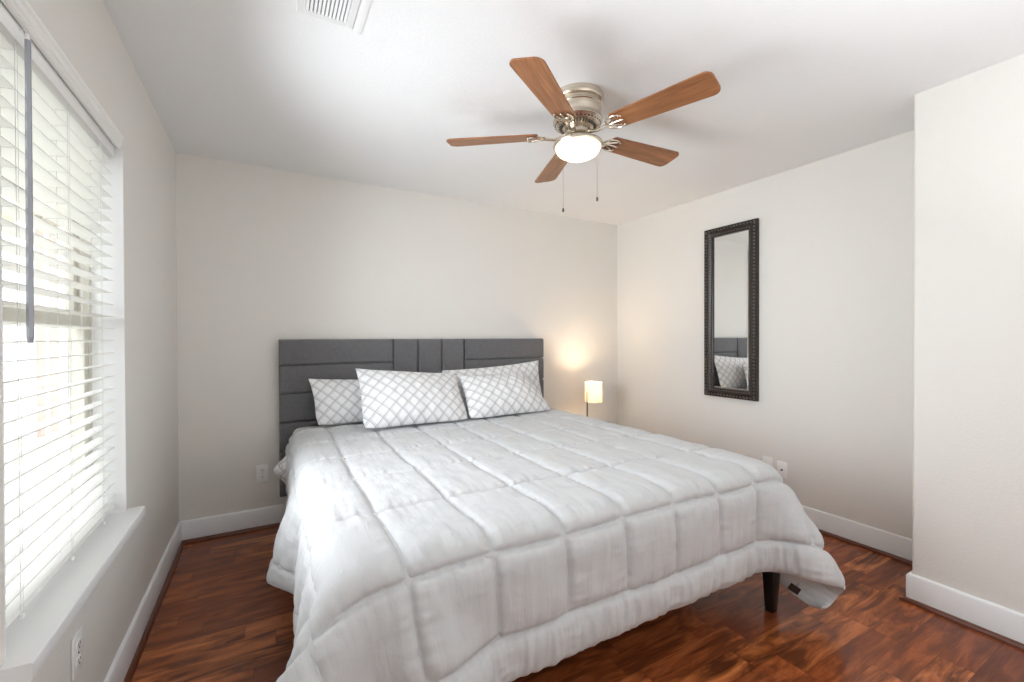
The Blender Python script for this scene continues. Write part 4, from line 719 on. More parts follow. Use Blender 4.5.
28,1,0,0,-1,1,0,0,-1,1,0,0,0,0,0,1,0,-1,0,0,1,-1,1,-1,0,0,-1,1,0,-1,1,0,0,0,-1,1,0,0,0,0,0,0,0,0,0,0,0,0,0,0,0,0,-1,0,1,0,0,0,0,0,0,0,0,0,0,0,0,0,0,-1,1,0,0,0,0,1,-1,0,0,0,0,0,0,0,0,0,-1,0,0,0,0,0,0,0,-1,0,-2,0,
29,0,0,0,1,-1,0,0,0,0,-1,0,1,-1,1,0,0,0,0,0,-1,1,-1,1,-1,0,1,-1,1,0,-1,0,1,0,0,-1,0,0,0,0,0,0,0,0,0,0,0,0,0,0,0,0,1,0,0,0,0,-1,0,0,0,1,0,0,-1,0,1,0,-1,1,0,-1,0,1,-1,0,1,0,0,0,0,0,-1,1,-1,0,1,-1,0,1,0,0,0,-1,0,-1,0,-1,
29,0,0,0,-1,0,0,0,0,0,1,0,0,0,0,0,0,0,0,0,0,0,0,0,0,0,0,0,-1,1,0,0,-1,1,0,0,0,0,0,0,0,0,0,0,0,0,0,0,0,0,0,0,0,0,0,0,-1,1,0,0,0,0,0,-1,1,0,0,0,0,0,0,0,0,0,1,-1,0,0,0,0,0,0,0,-1,0,0,0,0,1,-1,0,0,0,1,0,0,-1,-1,
29,-1,0,0,0,0,1,0,0,0,0,-1,0,1,-1,0,0,1,0,0,0,-1,1,-1,0,1,-1,1,0,-1,0,1,0,-1,0,0,0,0,0,0,0,1,0,0,0,0,-1,0,0,0,0,0,0,0,0,0,1,0,0,-1,0,0,0,1,0,-1,0,0,1,-1,0,1,0,-1,0,1,0,-1,1,0,-1,0,1,0,0,0,-1,1,-1,0,0,0,0,0,0,0,1,0,
29,0,0,0,0,1,-1,0,0,-1,0,1,0,0,1,0,0,-1,0,0,0,0,0,0,0,0,0,-1,1,0,0,-1,1,0,0,0,0,0,0,0,0,-1,0,0,0,0,1,0,0,0,0,0,0,0,0,0,0,0,-1,1,0,0,0,0,0,0,0,0,0,0,0,0,0,0,0,0,0,1,-1,0,1,0,-2,0,0,0,1,-1,0,1,0,0,0,0,-1,0,0,0,
29,0,1,0,0,-1,0,-1,0,1,0,0,-1,0,0,0,0,1,0,0,0,0,-1,1,0,-1,1,0,-1,0,1,0,-1,0,0,0,1,0,0,0,0,0,0,0,0,0,0,0,0,0,0,0,0,-1,0,0,0,0,1,0,0,0,-1,0,0,1,0,-1,0,1,0,-1,0,1,0,-1,0,0,0,1,-1,0,1,0,0,-1,0,0,1,-1,0,0,0,0,1,0,-1,0,
30,0,-1,0,0,0,0,0,0,0,-1,0,1,0,0,0,1,-1,0,0,0,0,0,0,0,0,-1,1,0,0,-1,1,0,0,0,0,-1,0,1,0,0,0,0,0,0,0,0,0,0,0,0,-1,0,1,0,0,0,0,0,0,0,-1,1,0,0,0,0,0,0,0,0,0,0,0,0,1,-1,0,1,-1,0,0,0,0,-1,1,-1,1,-1,0,0,0,0,0,0,0,1,0,
29,0,0,0,-1,0,0,0,0,0,1,0,0,0,0,0,-1,1,-1,0,0,0,1,-1,0,1,0,-1,0,1,0,-1,0,0,1,0,0,0,-1,0,0,0,0,0,0,0,0,0,0,0,0,1,0,0,0,0,-1,0,0,0,0,1,0,0,-1,0,0,1,0,-1,0,1,0,-1,0,0,1,0,-1,0,1,-1,0,0,1,-1,1,-1,0,1,0,0,0,0,-1,0,0,0,
30,-1,0,-1,0,0,0,1,0,0,0,-1,0,0,1,0,0,0,0,0,0,1,-1,0,0,-1,1,0,0,0,0,0,0,0,-1,0,1,0,0,0,0,0,0,0,0,0,0,0,0,0,0,0,0,0,0,-1,1,0,0,0,0,0,0,-1,1,0,0,0,-1,1,0,0,0,0,0,0,0,0,0,0,0,0,0,0,-1,1,-1,1,0,-1,0,0,0,0,1,0,0,-1,
29,0,0,0,1,-1,0,0,0,-1,0,1,0,0,-1,0,1,-1,1,0,0,-1,0,0,1,0,-1,1,0,-1,0,0,1,0,0,0,-1,0,0,0,0,0,0,0,0,0,0,0,0,0,0,0,0,0,0,1,0,0,0,0,-1,0,0,1,0,0,-1,0,1,0,0,-1,0,1,0,0,0,0,0,0,-1,1,-1,0,1,-1,1,-1,0,0,0,0,0,0,0,0,0,1,
31,0,-1,0,0,0,-1,0,-1,1,0,0,0,0,0,0,0,0,0,0,0,0,0,0,0,0,0,-1,1,0,0,0,-1,1,0,0,0,0,0,0,0,0,0,0,0,0,0,0,0,0,0,0,0,0,0,0,0,0,0,-1,1,0,0,0,0,0,0,0,0,0,0,0,0,0,0,0,0,0,0,0,0,0,0,0,-1,1,-1,0,1,0,0,0,0,0,0,-1,0,0,
30,0,1,0,-1,0,0,-1,0,0,-1,0,0,0,0,1,-1,1,0,-1,0,1,0,0,-1,0,1,0,-1,0,0,1,0,-1,0,0,0,0,0,0,1,0,0,0,0,0,0,0,0,0,0,-1,0,0,0,0,0,0,0,1,0,0,-1,0,0,0,1,0,-1,0,0,1,0,-1,0,0,0,0,0,0,1,-1,1,-1,1,-1,0,1,-1,0,0,0,0,0,0,1,0,0,
34,-3,-1,0,0,-1,0,0,0,0,0,0,0,0,0,0,0,0,0,1,-1,0,0,0,0,0,-1,1,0,0,0,-1,1,0,0,0,0,0,0,0,-1,0,0,0,0,0,0,0,0,0,0,1,0,0,0,0,0,0,0,0,0,0,0,0,0,0,0,0,0,0,0,0,0,0,0,0,0,0,0,0,0,0,-1,1,-1,1,0,-1,0,0,1,0,0,-1,0,0,0,0,
22,4,0,1,0,1,0,0,1,-1,0,0,0,0,1,-1,1,-1,0,0,1,-1,0,0,1,0,0,-1,0,1,0,0,-1,0,0,1,0,0,0,0,0,0,0,0,0,0,0,0,0,0,0,0,0,0,0,0,0,-1,0,0,0,0,1,0,0,-1,0,0,1,0,-1,0,0,1,0,0,0,0,0,0,-1,1,0,-1,1,-1,0,1,0,0,-1,0,0,1,0,0,-1,0,
23,0,1,0,1,0,1,1,0,1,1,0,0,0,0,0,0,0,0,0,0,0,0,0,0,0,0,0,0,-1,1,0,0,0,0,-1,0,1,0,0,0,0,0,0,0,0,0,0,0,0,0,0,0,0,0,-1,0,1,0,0,0,0,0,0,0,0,0,0,0,0,0,0,0,0,0,0,0,0,0,0,0,-1,1,0,-1,1,0,-1,0,0,0,0,0,0,0,0,1,0,
20,0,0,1,0,2,1,1,1,1,0,1,0,1,-1,1,-1,1,0,0,-1,1,0,0,-1,0,0,0,1,0,-1,0,0,1,0,0,0,-1,0,0,0,0,0,0,0,0,0,0,0,0,0,0,0,0,0,1,0,0,0,0,-1,0,0,0,0,1,0,-1,0,0,1,0,0,-1,0,0,0,0,0,0,0,1,-1,0,1,-1,0,0,0,1,0,0,0,0,-1,0,0,0,
24,0,1,0,1,0,1,0,1,0,1,-1,1,-1,1,0,0,0,0,0,0,0,0,0,0,0,0,0,0,0,0,0,0,-1,0,1,0,0,0,0,0,0,0,0,0,0,0,0,0,0,0,0,0,0,0,0,0,0,0,-1,1,0,0,0,0,0,0,0,0,0,0,0,0,0,0,0,0,0,0,0,0,0,0,0,-1,1,0,0,0,-1,0,0,0,0,1,0,0,-1,
23,4,1,0,0,1,-1,1,-1,0,0,1,-1,1,-1,0,1,-1,0,0,1,-1,0,0,0,1,0,0,-1,0,0,1,0,0,0,-1,0,0,0,0,0,0,0,1,0,0,0,0,0,0,-1,0,0,0,0,0,0,0,0,1,0,0,0,0,-1,0,0,1,0,0,-1,0,0,1,0,0,0,0,0,0,0,-1,0,1,0,-1,0,0,0,0,0,0,0,0,0,0,0,1,
35,-3,-1,0,0,-1,0,-1,0,0,0,0,0,0,0,0,0,0,0,0,0,0,0,0,0,-1,1,0,0,0,0,-1,1,0,0,0,0,0,0,0,0,0,0,-1,0,0,0,0,0,0,1,0,0,0,0,0,0,0,0,0,0,0,0,-1,1,0,0,0,0,0,0,0,0,0,0,0,0,0,0,0,0,0,0,-1,0,1,0,0,0,0,0,0,0,0,0,0,-1,0,
30,0,0,0,0,0,0,-1,0,0,-1,0,1,-1,1,-1,0,1,0,-1,0,0,0,1,0,0,-1,0,0,1,0,0,-1,0,0,0,0,0,1,0,0,0,0,0,0,0,0,0,0,0,0,0,0,0,0,0,-1,0,0,0,0,0,0,1,0,0,-1,0,0,0,1,0,0,-1,0,0,0,0,0,0,0,0,0,1,0,-1,0,0,0,0,0,0,0,0,0,0,1,0,
31,-1,0,0,0,0,-1,1,-1,0,0,0,-1,1,0,0,0,0,-1,1,0,0,0,0,0,0,0,0,0,-1,1,0,0,0,0,0,0,0,-1,0,1,0,0,0,0,0,0,0,0,0,0,0,0,0,-1,0,1,0,0,0,0,0,0,0,0,0,0,0,0,0,0,0,-1,1,0,0,0,0,0,0,0,0,0,-1,0,0,1,0,0,0,0,0,0,0,-1,0,0,0,
28,1,-1,1,0,0,0,0,0,-1,1,-1,1,-1,0,1,-1,0,1,0,0,0,0,-1,0,0,0,1,0,0,-1,0,0,0,1,0,0,0,0,0,-1,0,0,0,0,0,0,0,0,0,0,0,0,0,1,0,0,0,0,0,0,0,-1,0,0,0,1,0,0,0,-1,0,1,0,0,0,0,-1,0,0,0,1,0,0,0,0,-1,0,0,0,0,0,0,0,1,0,0,-1,
30,-2,1,-1,0,0,1,-1,0,1,-1,1,0,0,0,0,0,0,0,0,0,0,0,0,0,0,0,0,0,0,0,0,0,0,-1,1,0,0,0,0,0,0,0,0,0,0,0,0,0,0,0,0,0,0,0,0,0,0,0,0,0,-1,1,0,0,0,0,0,0,-1,1,0,0,0,0,0,0,0,0,0,0,-1,0,0,0,0,1,0,0,0,0,-1,0,0,0,0,0,1,
28,1,-1,-1,0,0,0,1,1,-1,1,-1,0,1,-1,0,1,-1,0,0,0,0,0,0,0,1,0,-1,0,0,0,0,1,0,0,-1,0,0,0,0,0,0,0,0,0,0,0,0,0,0,0,0,0,0,0,0,0,0,0,0,0,1,0,0,0,-1,0,0,0,1,0,0,-1,0,0,0,0,1,0,0,0,0,0,0,0,0,-1,0,0,0,0,1,0,0,0,-1,0,0,
30,-1,0,0,-1,0,0,0,0,1,-1,1,0,-1,1,0,0,0,0,0,0,0,0,0,0,0,0,0,0,0,0,0,-1,1,0,0,0,0,0,0,0,0,0,0,0,0,0,0,0,0,0,0,0,0,0,0,0,0,0,0,0,0,0,0,-1,1,0,0,0,0,0,0,0,0,0,0,0,0,0,0,0,0,0,-1,0,0,0,0,0,0,0,0,0,0,0,1,0,0,
29,0,0,0,1,-1,0,0,0,-1,1,0,-1,1,0,-1,0,1,0,0,0,0,0,0,0,-1,0,0,0,1,0,0,0,-1,0,0,0,0,1,0,0,0,0,0,0,0,0,0,0,0,0,0,0,0,0,0,0,0,-1,0,0,0,0,0,1,0,0,0,0,-1,0,0,1,0,0,0,-1,0,0,0,0,0,0,1,0,0,0,0,0,0,0,0,0,0,-1,0,0,0,
29,1,0,0,-1,0,0,0,-1,1,0,-1,1,0,-1,1,0,0,0,0,0,0,0,0,0,0,0,0,0,0,0,0,0,0,0,0,0,0,-1,0,1,0,0,0,0,0,0,0,0,0,0,0,0,0,0,0,-1,0,1,0,0,0,0,0,0,0,0,0,0,0,0,0,0,0,0,0,0,0,0,0,0,0,0,0,0,-1,0,0,0,0,0,0,0,0,1,0,0,-1,
29,0,0,0,1,0,-1,0,0,0,-1,1,-1,0,1,0,-1,0,0,0,0,0,0,0,0,0,1,0,0,-1,0,0,0,0,1,0,0,0,0,0,-1,0,0,0,0,0,0,0,0,0,0,0,0,0,0,0,1,0,0,0,0,0,0,-1,0,0,0,0,0,1,0,0,-1,0,0,0,1,0,0,-1,0,0,0,0,0,1,0,0,0,0,0,-1,0,0,0,0,0,1,
29,1,0,0,-1,0,0,0,0,-1,1,0,0,0,0,-1,1,0,0,0,0,0,0,0,0,0,0,0,0,0,0,0,0,0,-1,1,0,0,0,0,0,0,0,0,0,0,0,0,0,0,0,0,0,0,0,0,0,0,0,0,0,0,-1,1,0,0,0,0,0,0,0,0,0,0,0,0,0,0,-1,1,0,0,0,0,0,-1,0,0,0,0,0,1,0,0,0,0,-1,0,
29,0,0,0,0,0,0,-1,1,0,0,-1,1,-1,0,1,0,0,0,0,0,0,0,0,0,0,-1,0,0,0,1,0,0,0,0,-1,0,0,0,0,0,0,0,0,0,0,0,0,0,0,0,0,0,0,0,0,0,0,0,0,0,0,1,0,0,0,0,0,-1,0,0,0,1,0,0,0,-1,0,1,0,0,-1,0,0,0,1,0,0,0,-1,0,0,0,0,0,0,1,0,
29,-1,0,1,0,0,0,0,-1,1,-1,1,-1,1,0,0,0,0,-1,0,1,0,0,0,0,0,0,0,0,0,0,0,0,0,0,0,0,0,0,0,0,0,0,0,0,0,0,0,0,0,0,0,0,0,0,0,0,0,0,0,0,0,0,0,0,0,0,0,0,0,0,0,0,0,0,0,0,0,0,0,-1,1,0,0,0,-1,0,0,0,1,0,0,0,0,-1,0,0,0,
28,0,0,0,0,0,0,1,0,-1,1,-1,1,0,-1,0,0,0,1,0,-1,0,0,0,0,0,1,0,0,0,-1,0,0,0,0,0,0,0,1,0,0,0,0,0,0,0,0,0,0,0,0,0,0,0,0,0,0,0,0,0,-1,0,0,0,0,0,0,0,1,0,0,0,-1,0,0,0,1,0,-1,0,1,0,-1,0,0,1,0,0,-1,0,0,0,0,0,1,0,0,0,
29,0,0,-1,0,1,0,-1,1,0,0,0,0,-1,1,0,0,0,0,0,0,0,0,0,0,0,0,0,0,0,0,0,0,0,0,0,0,0,-1,0,1,0,0,0,0,0,0,0,0,0,0,0,0,0,0,0,0,-1,0,0,1,0,0,0,0,0,0,0,0,0,0,0,0,0,0,0,0,-1,1,0,0,-1,1,0,0,-1,0,0,1,0,0,0,-1,0,0,0,0,0,
29,0,0,0,0,0,0,0,-1,1,-1,0,0,1,0,-1,0,0,0,0,0,1,0,0,0,0,-1,0,0,0,0,1,0,0,0,0,0,0,0,0,-1,0,0,0,0,0,0,0,0,0,0,0,0,0,0,0,0,1,0,0,0,0,0,0,0,0,0,-1,0,0,0,0,1,0,0,0,-1,1,0,-1,0,1,-1,0,0,1,0,-1,0,0,0,0,1,0,0,0,0,-1,
29,0,0,0,0,-1,0,1,0,-1,1,0,0,0,-1,1,0,0,0,0,0,0,0,0,0,0,0,0,0,0,0,-1,1,0,0,0,0,0,0,0,0,0,0,0,0,0,0,0,0,0,0,0,0,0,0,0,0,0,0,0,0,0,0,0,0,0,0,0,0,0,0,0,0,0,0,0,0,0,0,0,0,0,0,0,0,-1,0,1,0,0,-1,0,0,0,0,0,0,1,
28,0,1,0,0,0,0,-1,0,1,-1,1,-1,0,1,0,0,0,0,0,0,-1,0,0,0,0,1,0,0,0,0,0,-1,0,0,0,0,0,0,0,0,0,0,0,0,0,0,0,0,0,0,0,0,0,0,0,0,0,0,0,0,0,0,0,0,0,0,1,0,0,0,0,-1,0,0,0,1,-1,0,1,-1,0,1,-1,0,1,-1,0,0,0,1,0,0,0,-1,0,0,0,
29,0,-1,0,0,1,0,0,0,-1,1,-1,1,0,-1,0,0,0,1,0,0,0,0,0,0,0,0,0,0,0,0,0,0,0,0,0,0,0,0,0,0,0,0,0,0,0,0,0,0,0,0,0,0,0,0,0,0,0,0,0,0,0,0,0,0,0,0,0,0,0,0,0,0,0,0,0,0,0,0,0,0,0,-1,1,0,-1,1,0,0,-1,0,0,0,0,1,0,0,0,
29,0,0,0,0,-1,0,0,1,0,-1,1,-1,0,1,0,0,0,-1,0,0,1,0,0,0,0,-1,0,0,0,0,0,0,1,0,0,0,0,0,0,0,0,0,0,0,0,0,0,0,0,0,0,0,0,0,0,0,0,0,0,0,0,0,0,0,0,0,-1,0,0,0,0,1,0,0,0,-1,1,-1,0,1,-1,1,-1,0,1,-1,0,0,1,0,0,-1,0,0,0,0,0,
28,0,0,0,0,1,0,0,-1,0,1,-1,1,0,0,0,0,0,0,0,0,0,0,0,0,0,0,0,0,0,0,0,0,-1,1,0,0,0,0,0,0,0,0,0,0,0,0,0,0,0,0,0,0,0,0,0,0,0,0,0,0,0,0,0,0,0,-1,1,0,0,0,0,0,0,0,0,0,0,0,0,-1,1,-1,1,0,-1,1,0,-1,0,0,0,1,0,0,0,0,0,
28,1,0,0,0,-1,0,0,1,0,-1,1,-1,0,0,0,0,0,0,1,0,-1,0,0,0,0,1,0,0,0,0,0,0,0,-1,0,0,0,0,0,0,0,0,0,0,0,0,0,0,0,0,0,0,0,0,0,0,0,0,0,0,0,0,0,0,0,1,0,0,0,0,0,0,-1,0,0,1,-1,1,-1,1,-1,1,-1,0,1,-1,0,1,0,0,-1,0,0,0,0,0,0,
29,-1,0,0,0,0,1,0,-1,0,1,-1,1,0,0,0,0,0,0,-1,1,0,0,0,0,1,-1,0,0,0,0,0,0,0,0,0,0,0,0,0,0,0,0,0,0,0,0,0,0,0,0,0,0,0,0,0,0,0,0,0,0,0,0,0,0,0,0,0,0,0,0,0,0,0,0,0,0,0,0,0,0,0,-1,1,-1,0,1,0,-1,0,0,1,0,0,0,-1,0,0,
28,0,1,0,0,0,-1,0,0,1,-1,1,-1,0,0,0,0,0,1,0,-1,1,0,0,0,-1,0,0,0,0,0,0,0,0,0,0,1,0,0,0,0,0,0,0,0,0,0,0,0,0,0,0,0,0,0,0,0,0,0,0,0,0,0,0,0,-1,0,0,0,0,0,0,0,1,0,0,-1,1,-1,1,-1,0,1,-1,1,0,-1,0,1,0,-1,0,0,0,0,1,0,0,
28,0,0,0,0,0,0,1,0,-1,1,-1,1,0,0,0,0,0,0,0,0,0,0,0,0,0,0,0,0,0,0,0,0,0,0,0,-1,1,0,0,0,0,0,0,0,0,0,0,0,0,0,0,0,0,0,0,0,0,0,0,0,0,0,0,-1,1,0,0,0,0,0,0,0,0,0,0,1,-1,0,0,0,0,0,0,-1,0,1,-1,0,0,1,0,-1,0,0,0,0,0,
28,0,0,0,0,1,0,-1,0,1,-1,1,-1,0,0,0,0,1,-1,0,1,-1,0,0,1,0,0,0,0,0,0,0,0,0,0,0,0,-1,0,0,0,0,0,0,0,0,0,0,0,0,0,0,0,0,0,0,0,0,0,0,0,0,0,0,1,0,0,0,0,0,0,0,0,0,-1,0,0,0,1,-1,0,1,-1,0,1,-1,0,1,0,-1,0,0,1,0,0,0,0,0,
29,0,-1,0,1,-1,0,0,1,-1,1,-1,1,0,0,0,0,-1,1,0,0,0,1,0,-1,0,0,0,0,0,0,0,0,0,0,0,0,0,0,0,0,0,0,0,0,0,0,0,0,0,0,0,0,0,0,0,0,0,0,0,0,0,0,0,0,0,0,0,0,0,0,0,0,0,1,-1,0,1,-1,0,0,-1,0,1,-1,1,0,-1,0,1,0,-1,0,0,0,0,0,0,
28,0,1,0,-1,0,1,0,-1,0,0,0,0,0,0,0,1,0,-1,1,0,0,-1,0,0,0,0,0,0,0,0,0,0,0,0,0,0,0,0,1,0,0,0,0,0,0,0,0,0,0,0,0,0,0,0,0,0,0,0,0,0,0,0,-1,0,0,0,0,0,0,0,0,0,0,0,1,0,-1,0,0,0,1,0,-1,1,-1,0,1,-1,0,0,1,0,0,-1,0,0,0,
28,1,-1,0,0,1,-1,0,0,1,-1,1,0,0,0,0,-1,1,0,0,0,0,0,0,0,0,0,0,0,0,0,0,0,0,0,0,0,0,0,-1,0,0,0,0,0,0,1,0,0,0,0,0,0,0,-1,0,0,0,0,0,0,0,0,1,0,0,0,0,0,0,0,0,0,0,0,0,0,1,-1,0,0,-1,0,1,-1,1,-1,0,1,0,-1,0,0,0,1,0,0,0,
28,-1,1,0,1,-1,0,0,1,-1,1,-1,0,0,0,0,0,0,1,-1,1,0,0,0,0,0,0,0,0,0,0,0,0,0,0,0,0,0,0,0,0,0,0,0,0,0,-1,0,0,0,0,0,0,0,1,0,0,0,0,0,0,0,0,0,0,0,0,0,0,0,0,0,0,0,0,0,0,0,0,0,0,0,0,-1,1,-1,1,-1,0,0,1,0,-1,0,0,0,0,0,
28,1,-1,0,0,0,1,0,-1,1,-1,1,-1,0,0,1,0,0,-1,1,0,0,0,0,0,0,0,0,0,0,0,0,0,0,0,0,0,0,0,0,0,0,0,0,0,0,0,0,0,0,0,0,0,0,0,0,0,0,0,0,0,0,0,0,0,0,0,0,0,0,0,0,0,0,0,0,0,0,0,-1,0,0,0,1,-1,1,-1,1,0,-1,0,0,1,0,0,0,0,0,
29,-1,0,1,-1,1,-1,0,1,-1,0,0,1,0,0,-1,0,0,1,-1,0,0,0,0,0,0,0,0,0,0,0,0,0,0,0,0,0,0,0,0,0,0,0,0,0,0,0,0,0,0,0,0,0,0,0,0,0,0,0,0,0,0,0,0,0,0,0,0,0,0,0,0,0,0,0,0,0,0,0,1,0,0,0,-1,0,0,0,0,0,1,-1,0,0,0,0,0,0,0,
28,0,1,-1,1,-1,0,1,-1,0,1,-1,0,0,0,0,1,-1,0,1,0,0,0,0,0,0,0,0,0,0,0,0,0,0,0,0,0,0,0,0,0,0,0,0,0,0,0,0,0,0,0,0,0,0,0,0,0,0,0,0,0,0,0,0,0,0,0,0,0,0,0,0,0,0,0,0,0,0,0,-1,0,0,0,0,1,-1,1,0,-1,0,1,0,0,-1,0,0,0,0,
28,1,-1,1,-1,0,1,-1,0,1,-1,1,-1,0,1,0,-1,1,0,-1,0,0,0,0,0,0,0,0,0,0,0,0,0,0,0,0,0,0,0,0,0,0,0,0,0,0,0,0,0,0,0,0,0,0,0,0,0,0,0,0,0,0,0,0,0,0,0,0,0,0,0,0,0,0,0,0,0,0,0,1,-1,0,0,1,-1,1,-1,0,1,-1,0,0,0,1,0,0,0,0,
28,0,0,0,0,1,-1,0,1,-1,0,0,1,0,-1,0,1,-1,0,1,-1,0,0,0,0,0,0,0,0,0,0,0,0,0,0,0,0,0,0,0,0,0,0,0,0,0,0,0,0,0,0,0,0,0,0,0,0,0,0,0,0,0,0,0,0,0,0,0,0,0,0,0,0,0,0,0,0,0,0,0,1,0,0,-1,0,0,1,-1,0,1,0,-1,0,0,0,0,0,0,
29,-1,1,-1,1,-1,0,1,-1,0,1,-1,0,0,0,1,-1,1,-1,0,1,0,0,0,0,0,0,0,0,0,0,0,0,0,0,0,0,0,0,0,0,0,0,0,0,0,0,0,0,0,0,0,0,0,0,0,0,0,0,0,0,0,0,0,0,0,0,0,0,0,0,0,0,0,0,0,0,0,0,0,-1,0,0,0,1,-1,0,1,-1,0,0,1,0,0,-1,0,0,0,
28,1,-1,0,0,0,1,-1,0,1,-1,1,-1,0,1,-1,0,0,1,0,-1,0,0,0,0,0,0,0,0,0,0,0,0,0,0,0,0,0,0,0,0,0,0,0,0,0,0,0,0,0,0,0,0,0,0,0,0,0,0,0,0,0,0,0,0,0,0,0,0,0,0,0,0,0,0,0,0,0,0,0,1,-1,1,0,-1,1,-1,0,1,-1,0,0,0,0,1,0,0,0,
95,12,11,10,10,8,8,9,9,9,8,7,6,5,6,5,6,5,6,5,5,4,3,1,0,-1,-3,-3,-2,-1,0,0,0,0,0,0,0,0,0,0,0,0,0,0,0,-1,0,0,0,0,0,0,0,0,0,0,0,-1,0,0,0,0,0,0,-1,0,0,0,0,-1,0,0,-1,0,-1,0,-1,-1,0,0,0,0,0,0,-2,-3,-6,-7,-9,-12,-12,-18,-21,-26,-24,-17,-3,15,
23,1,1,1,0,1,1,-1,0,0,0,0,0,1,0,0,0,0,-1,1,0,0,0,0,0,-1,0,1,0,1,-1,1,0,0,-1,0,0,0,0,0,0,0,0,0,0,1,0,0,0,0,0,0,-1,0,0,0,0,1,0,0,0,-1,0,0,1,0,-1,0,0,1,-1,0,1,-1,1,-1,0,1,-1,0,0,1,0,-1,0,-1,0,-2,-2,-1,-5,-2,-2,1,-1,-4,-12,-17,
22,2,1,1,1,0,0,0,0,0,0,0,1,0,0,0,0,0,0,0,0,0,-1,0,0,0,0,0,1,0,1,-1,0,0,1,0,0,0,0,0,0,0,0,-1,0,0,0,0,0,0,0,0,1,0,0,0,-1,0,0,0,0,1,0,0,-1,0,1,0,-1,0,1,-1,0,1,-1,0,1,-1,1,0,0,-1,0,0,-1,-1,-1,-1,-2,-3,-2,-3,0,0,0,-3,-4,-11,
22,0,2,1,1,1,0,0,0,-1,1,1,0,0,0,0,0,0,0,0,-1,0,1,0,-1,1,0,0,0,0,0,0,0,0,0,0,0,0,0,0,0,0,0,1,0,0,0,0,0,0,-1,0,0,0,0,0,1,0,0,0,-1,0,0,0,1,0,-1,0,1,0,-1,1,-1,0,1,0,-1,1,-1,0,0,1,-1,0,-1,-1,-1,-3,-2,-2,-3,0,-1,0,0,0,-4,-6,
19,2,1,1,1,2,1,1,-1,0,0,0,0,1,-1,1,-1,1,0,-1,1,0,-1,0,1,-1,0,1,0,0,1,0,0,0,0,0,0,0,0,0,0,-1,0,0,0,0,0,0,0,0,1,0,0,0,0,-1,0,0,0,0,1,0,0,-1,0,0,1,-1,0,0,1,-1,1,-1,0,0,0,0,1,0,0,-1,0,-1,0,-2,-2,-2,-2,-3,0,-1,-1,0,1,0,-2,-4,
17,2,1,2,2,1,1,1,0,0,0,0,1,-1,1,0,1,-1,0,0,0,0,0,0,-1,0,1,0,1,0,-1,0,0,0,0,0,0,0,0,0,0,1,0,0,0,0,0,0,0,0,-1,0,0,0,0,1,0,0,0,0,-1,0,0,1,0,0,-1,1,0,-1,0,1,-1,1,-1,1,0,-1,0,0,0,1,0,-2,-1,-1,-3,-2,-2,-1,-2,-1,1,0,0,-1,1,-1,
14,2,2,2,2,2,1,1,2,0,-1,0,0,1,0,0,0,0,0,0,0,-1,1,-1,0,0,1,0,0,0,1,0,0,0,0,0,0,0,0,0,0,-1,0,0,0,0,0,0,0,0,1,0,0,0,0,-1,0,0,0,0,1,0,0,-1,0,0,1,-1,0,1,0,-1,1,-1,1,-1,0,1,-1,0,1,-1,-1,0,-2,-2,-2,-2,-2,-2,0,0,-1,1,-1,1,0,-1,
12,1,3,2,2,1,3,2,1,1,0,0,0,0,0,0,0,0,0,0,0,0,-1,1,0,0,0,1,0,0,-1,0,0,0,0,0,0,0,0,0,0,1,0,0,0,0,0,0,0,0,0,-1,0,0,0,1,0,0,0,0,0,-1,0,1,0,0,-1,1,0,0,-1,1,-1,1,-1,1,0,-1,1,0,0,-1,0,-2,-2,-2,-2,-2,-2,-1,-1,1,0,0,0,0,0,1,
8,3,1,3,1,3,2,2,2,2,0,0,0,0,1,0,0,0,0,0,0,0,0,-1,0,0,1,0,0,0,1,0,0,0,0,0,0,0,0,0,0,0,0,-1,0,0,0,0,0,0,0,1,0,0,0,0,-1,0,0,0,0,1,0,-1,0,0,1,0,-1,0,1,-1,1,-1,1,-1,0,0,0,0,0,0,-2,-1,-2,-3,-2,-2,-1,0,0,-1,1,-1,1,0,0,0,
6,1,3,1,3,3,2,3,2,2,2,0,0,0,0,0,0,1,0,-1,0,0,-1,0,0,1,0,0,1,0,-1,0,0,0,1,0,-1,0,0,0,0,0,0,1,0,0,0,0,0,0,0,0,0,-1,0,0,1,0,0,0,0,-1,0,1,0,0,0,-1,1,0,-1,1,0,0,-1,1,0,0,-1,1,-1,0,-1,-2,-3,-2,-3,-2,0,0,0,0,0,0,0,0,0,0,
3,2,1,2,2,2,3,3,2,3,2,3,0,0,0,0,0,0,0,0,-1,0,0,0,0,1,1,0,-1,0,1,0,0,0,-1,0,1,0,0,0,0,0,0,0,0,0,-1,0,0,0,0,0,0,1,0,0,0,0,-1,0,0,1,0,0,-1,0,0,1,-1,0,1,-1,0,0,1,-1,0,0,1,-1,0,-2,-1,-3,-2,-3,-2,0,-1,1,0,0,0,0,0,0,0,0,
3,0,1,2,1,3,2,2,4,3,3,2,2,1,-1,1,0,0,-1,1,-1,0,0,-1,1,1,-1,1,0,0,-1,1,0,0,0,0,0,0,0,0,0,0,-1,0,0,0,1,0,0,0,0,0,0,0,0,0,-1,0,1,0,0,0,0,-1,1,0,0,0,0,0,0,0,0,0,-1,1,0,0,-1,0,0,-1,-2,-3,-3,-3,0,-1,1,-1,0,0,0,0,0,0,0,0,
2,0,0,1,2,0,3,3,2,3,3,3,3,2,1,0,0,0,0,-1,1,-1,0,1,0,0,0,0,0,0,1,-1,0,0,0,0,0,0,0,0,0,0,1,0,0,0,0,-1,0,0,0,0,0,0,0,0,1,0,-1,0,0,0,0,1,0,-1,0,0,1,-1,0,1,-1,0,1,-1,0,0,0,-1,-1,-2,-2,-2,-3,-2,-1,1,0,0,0,0,0,0,0,0,0,0,
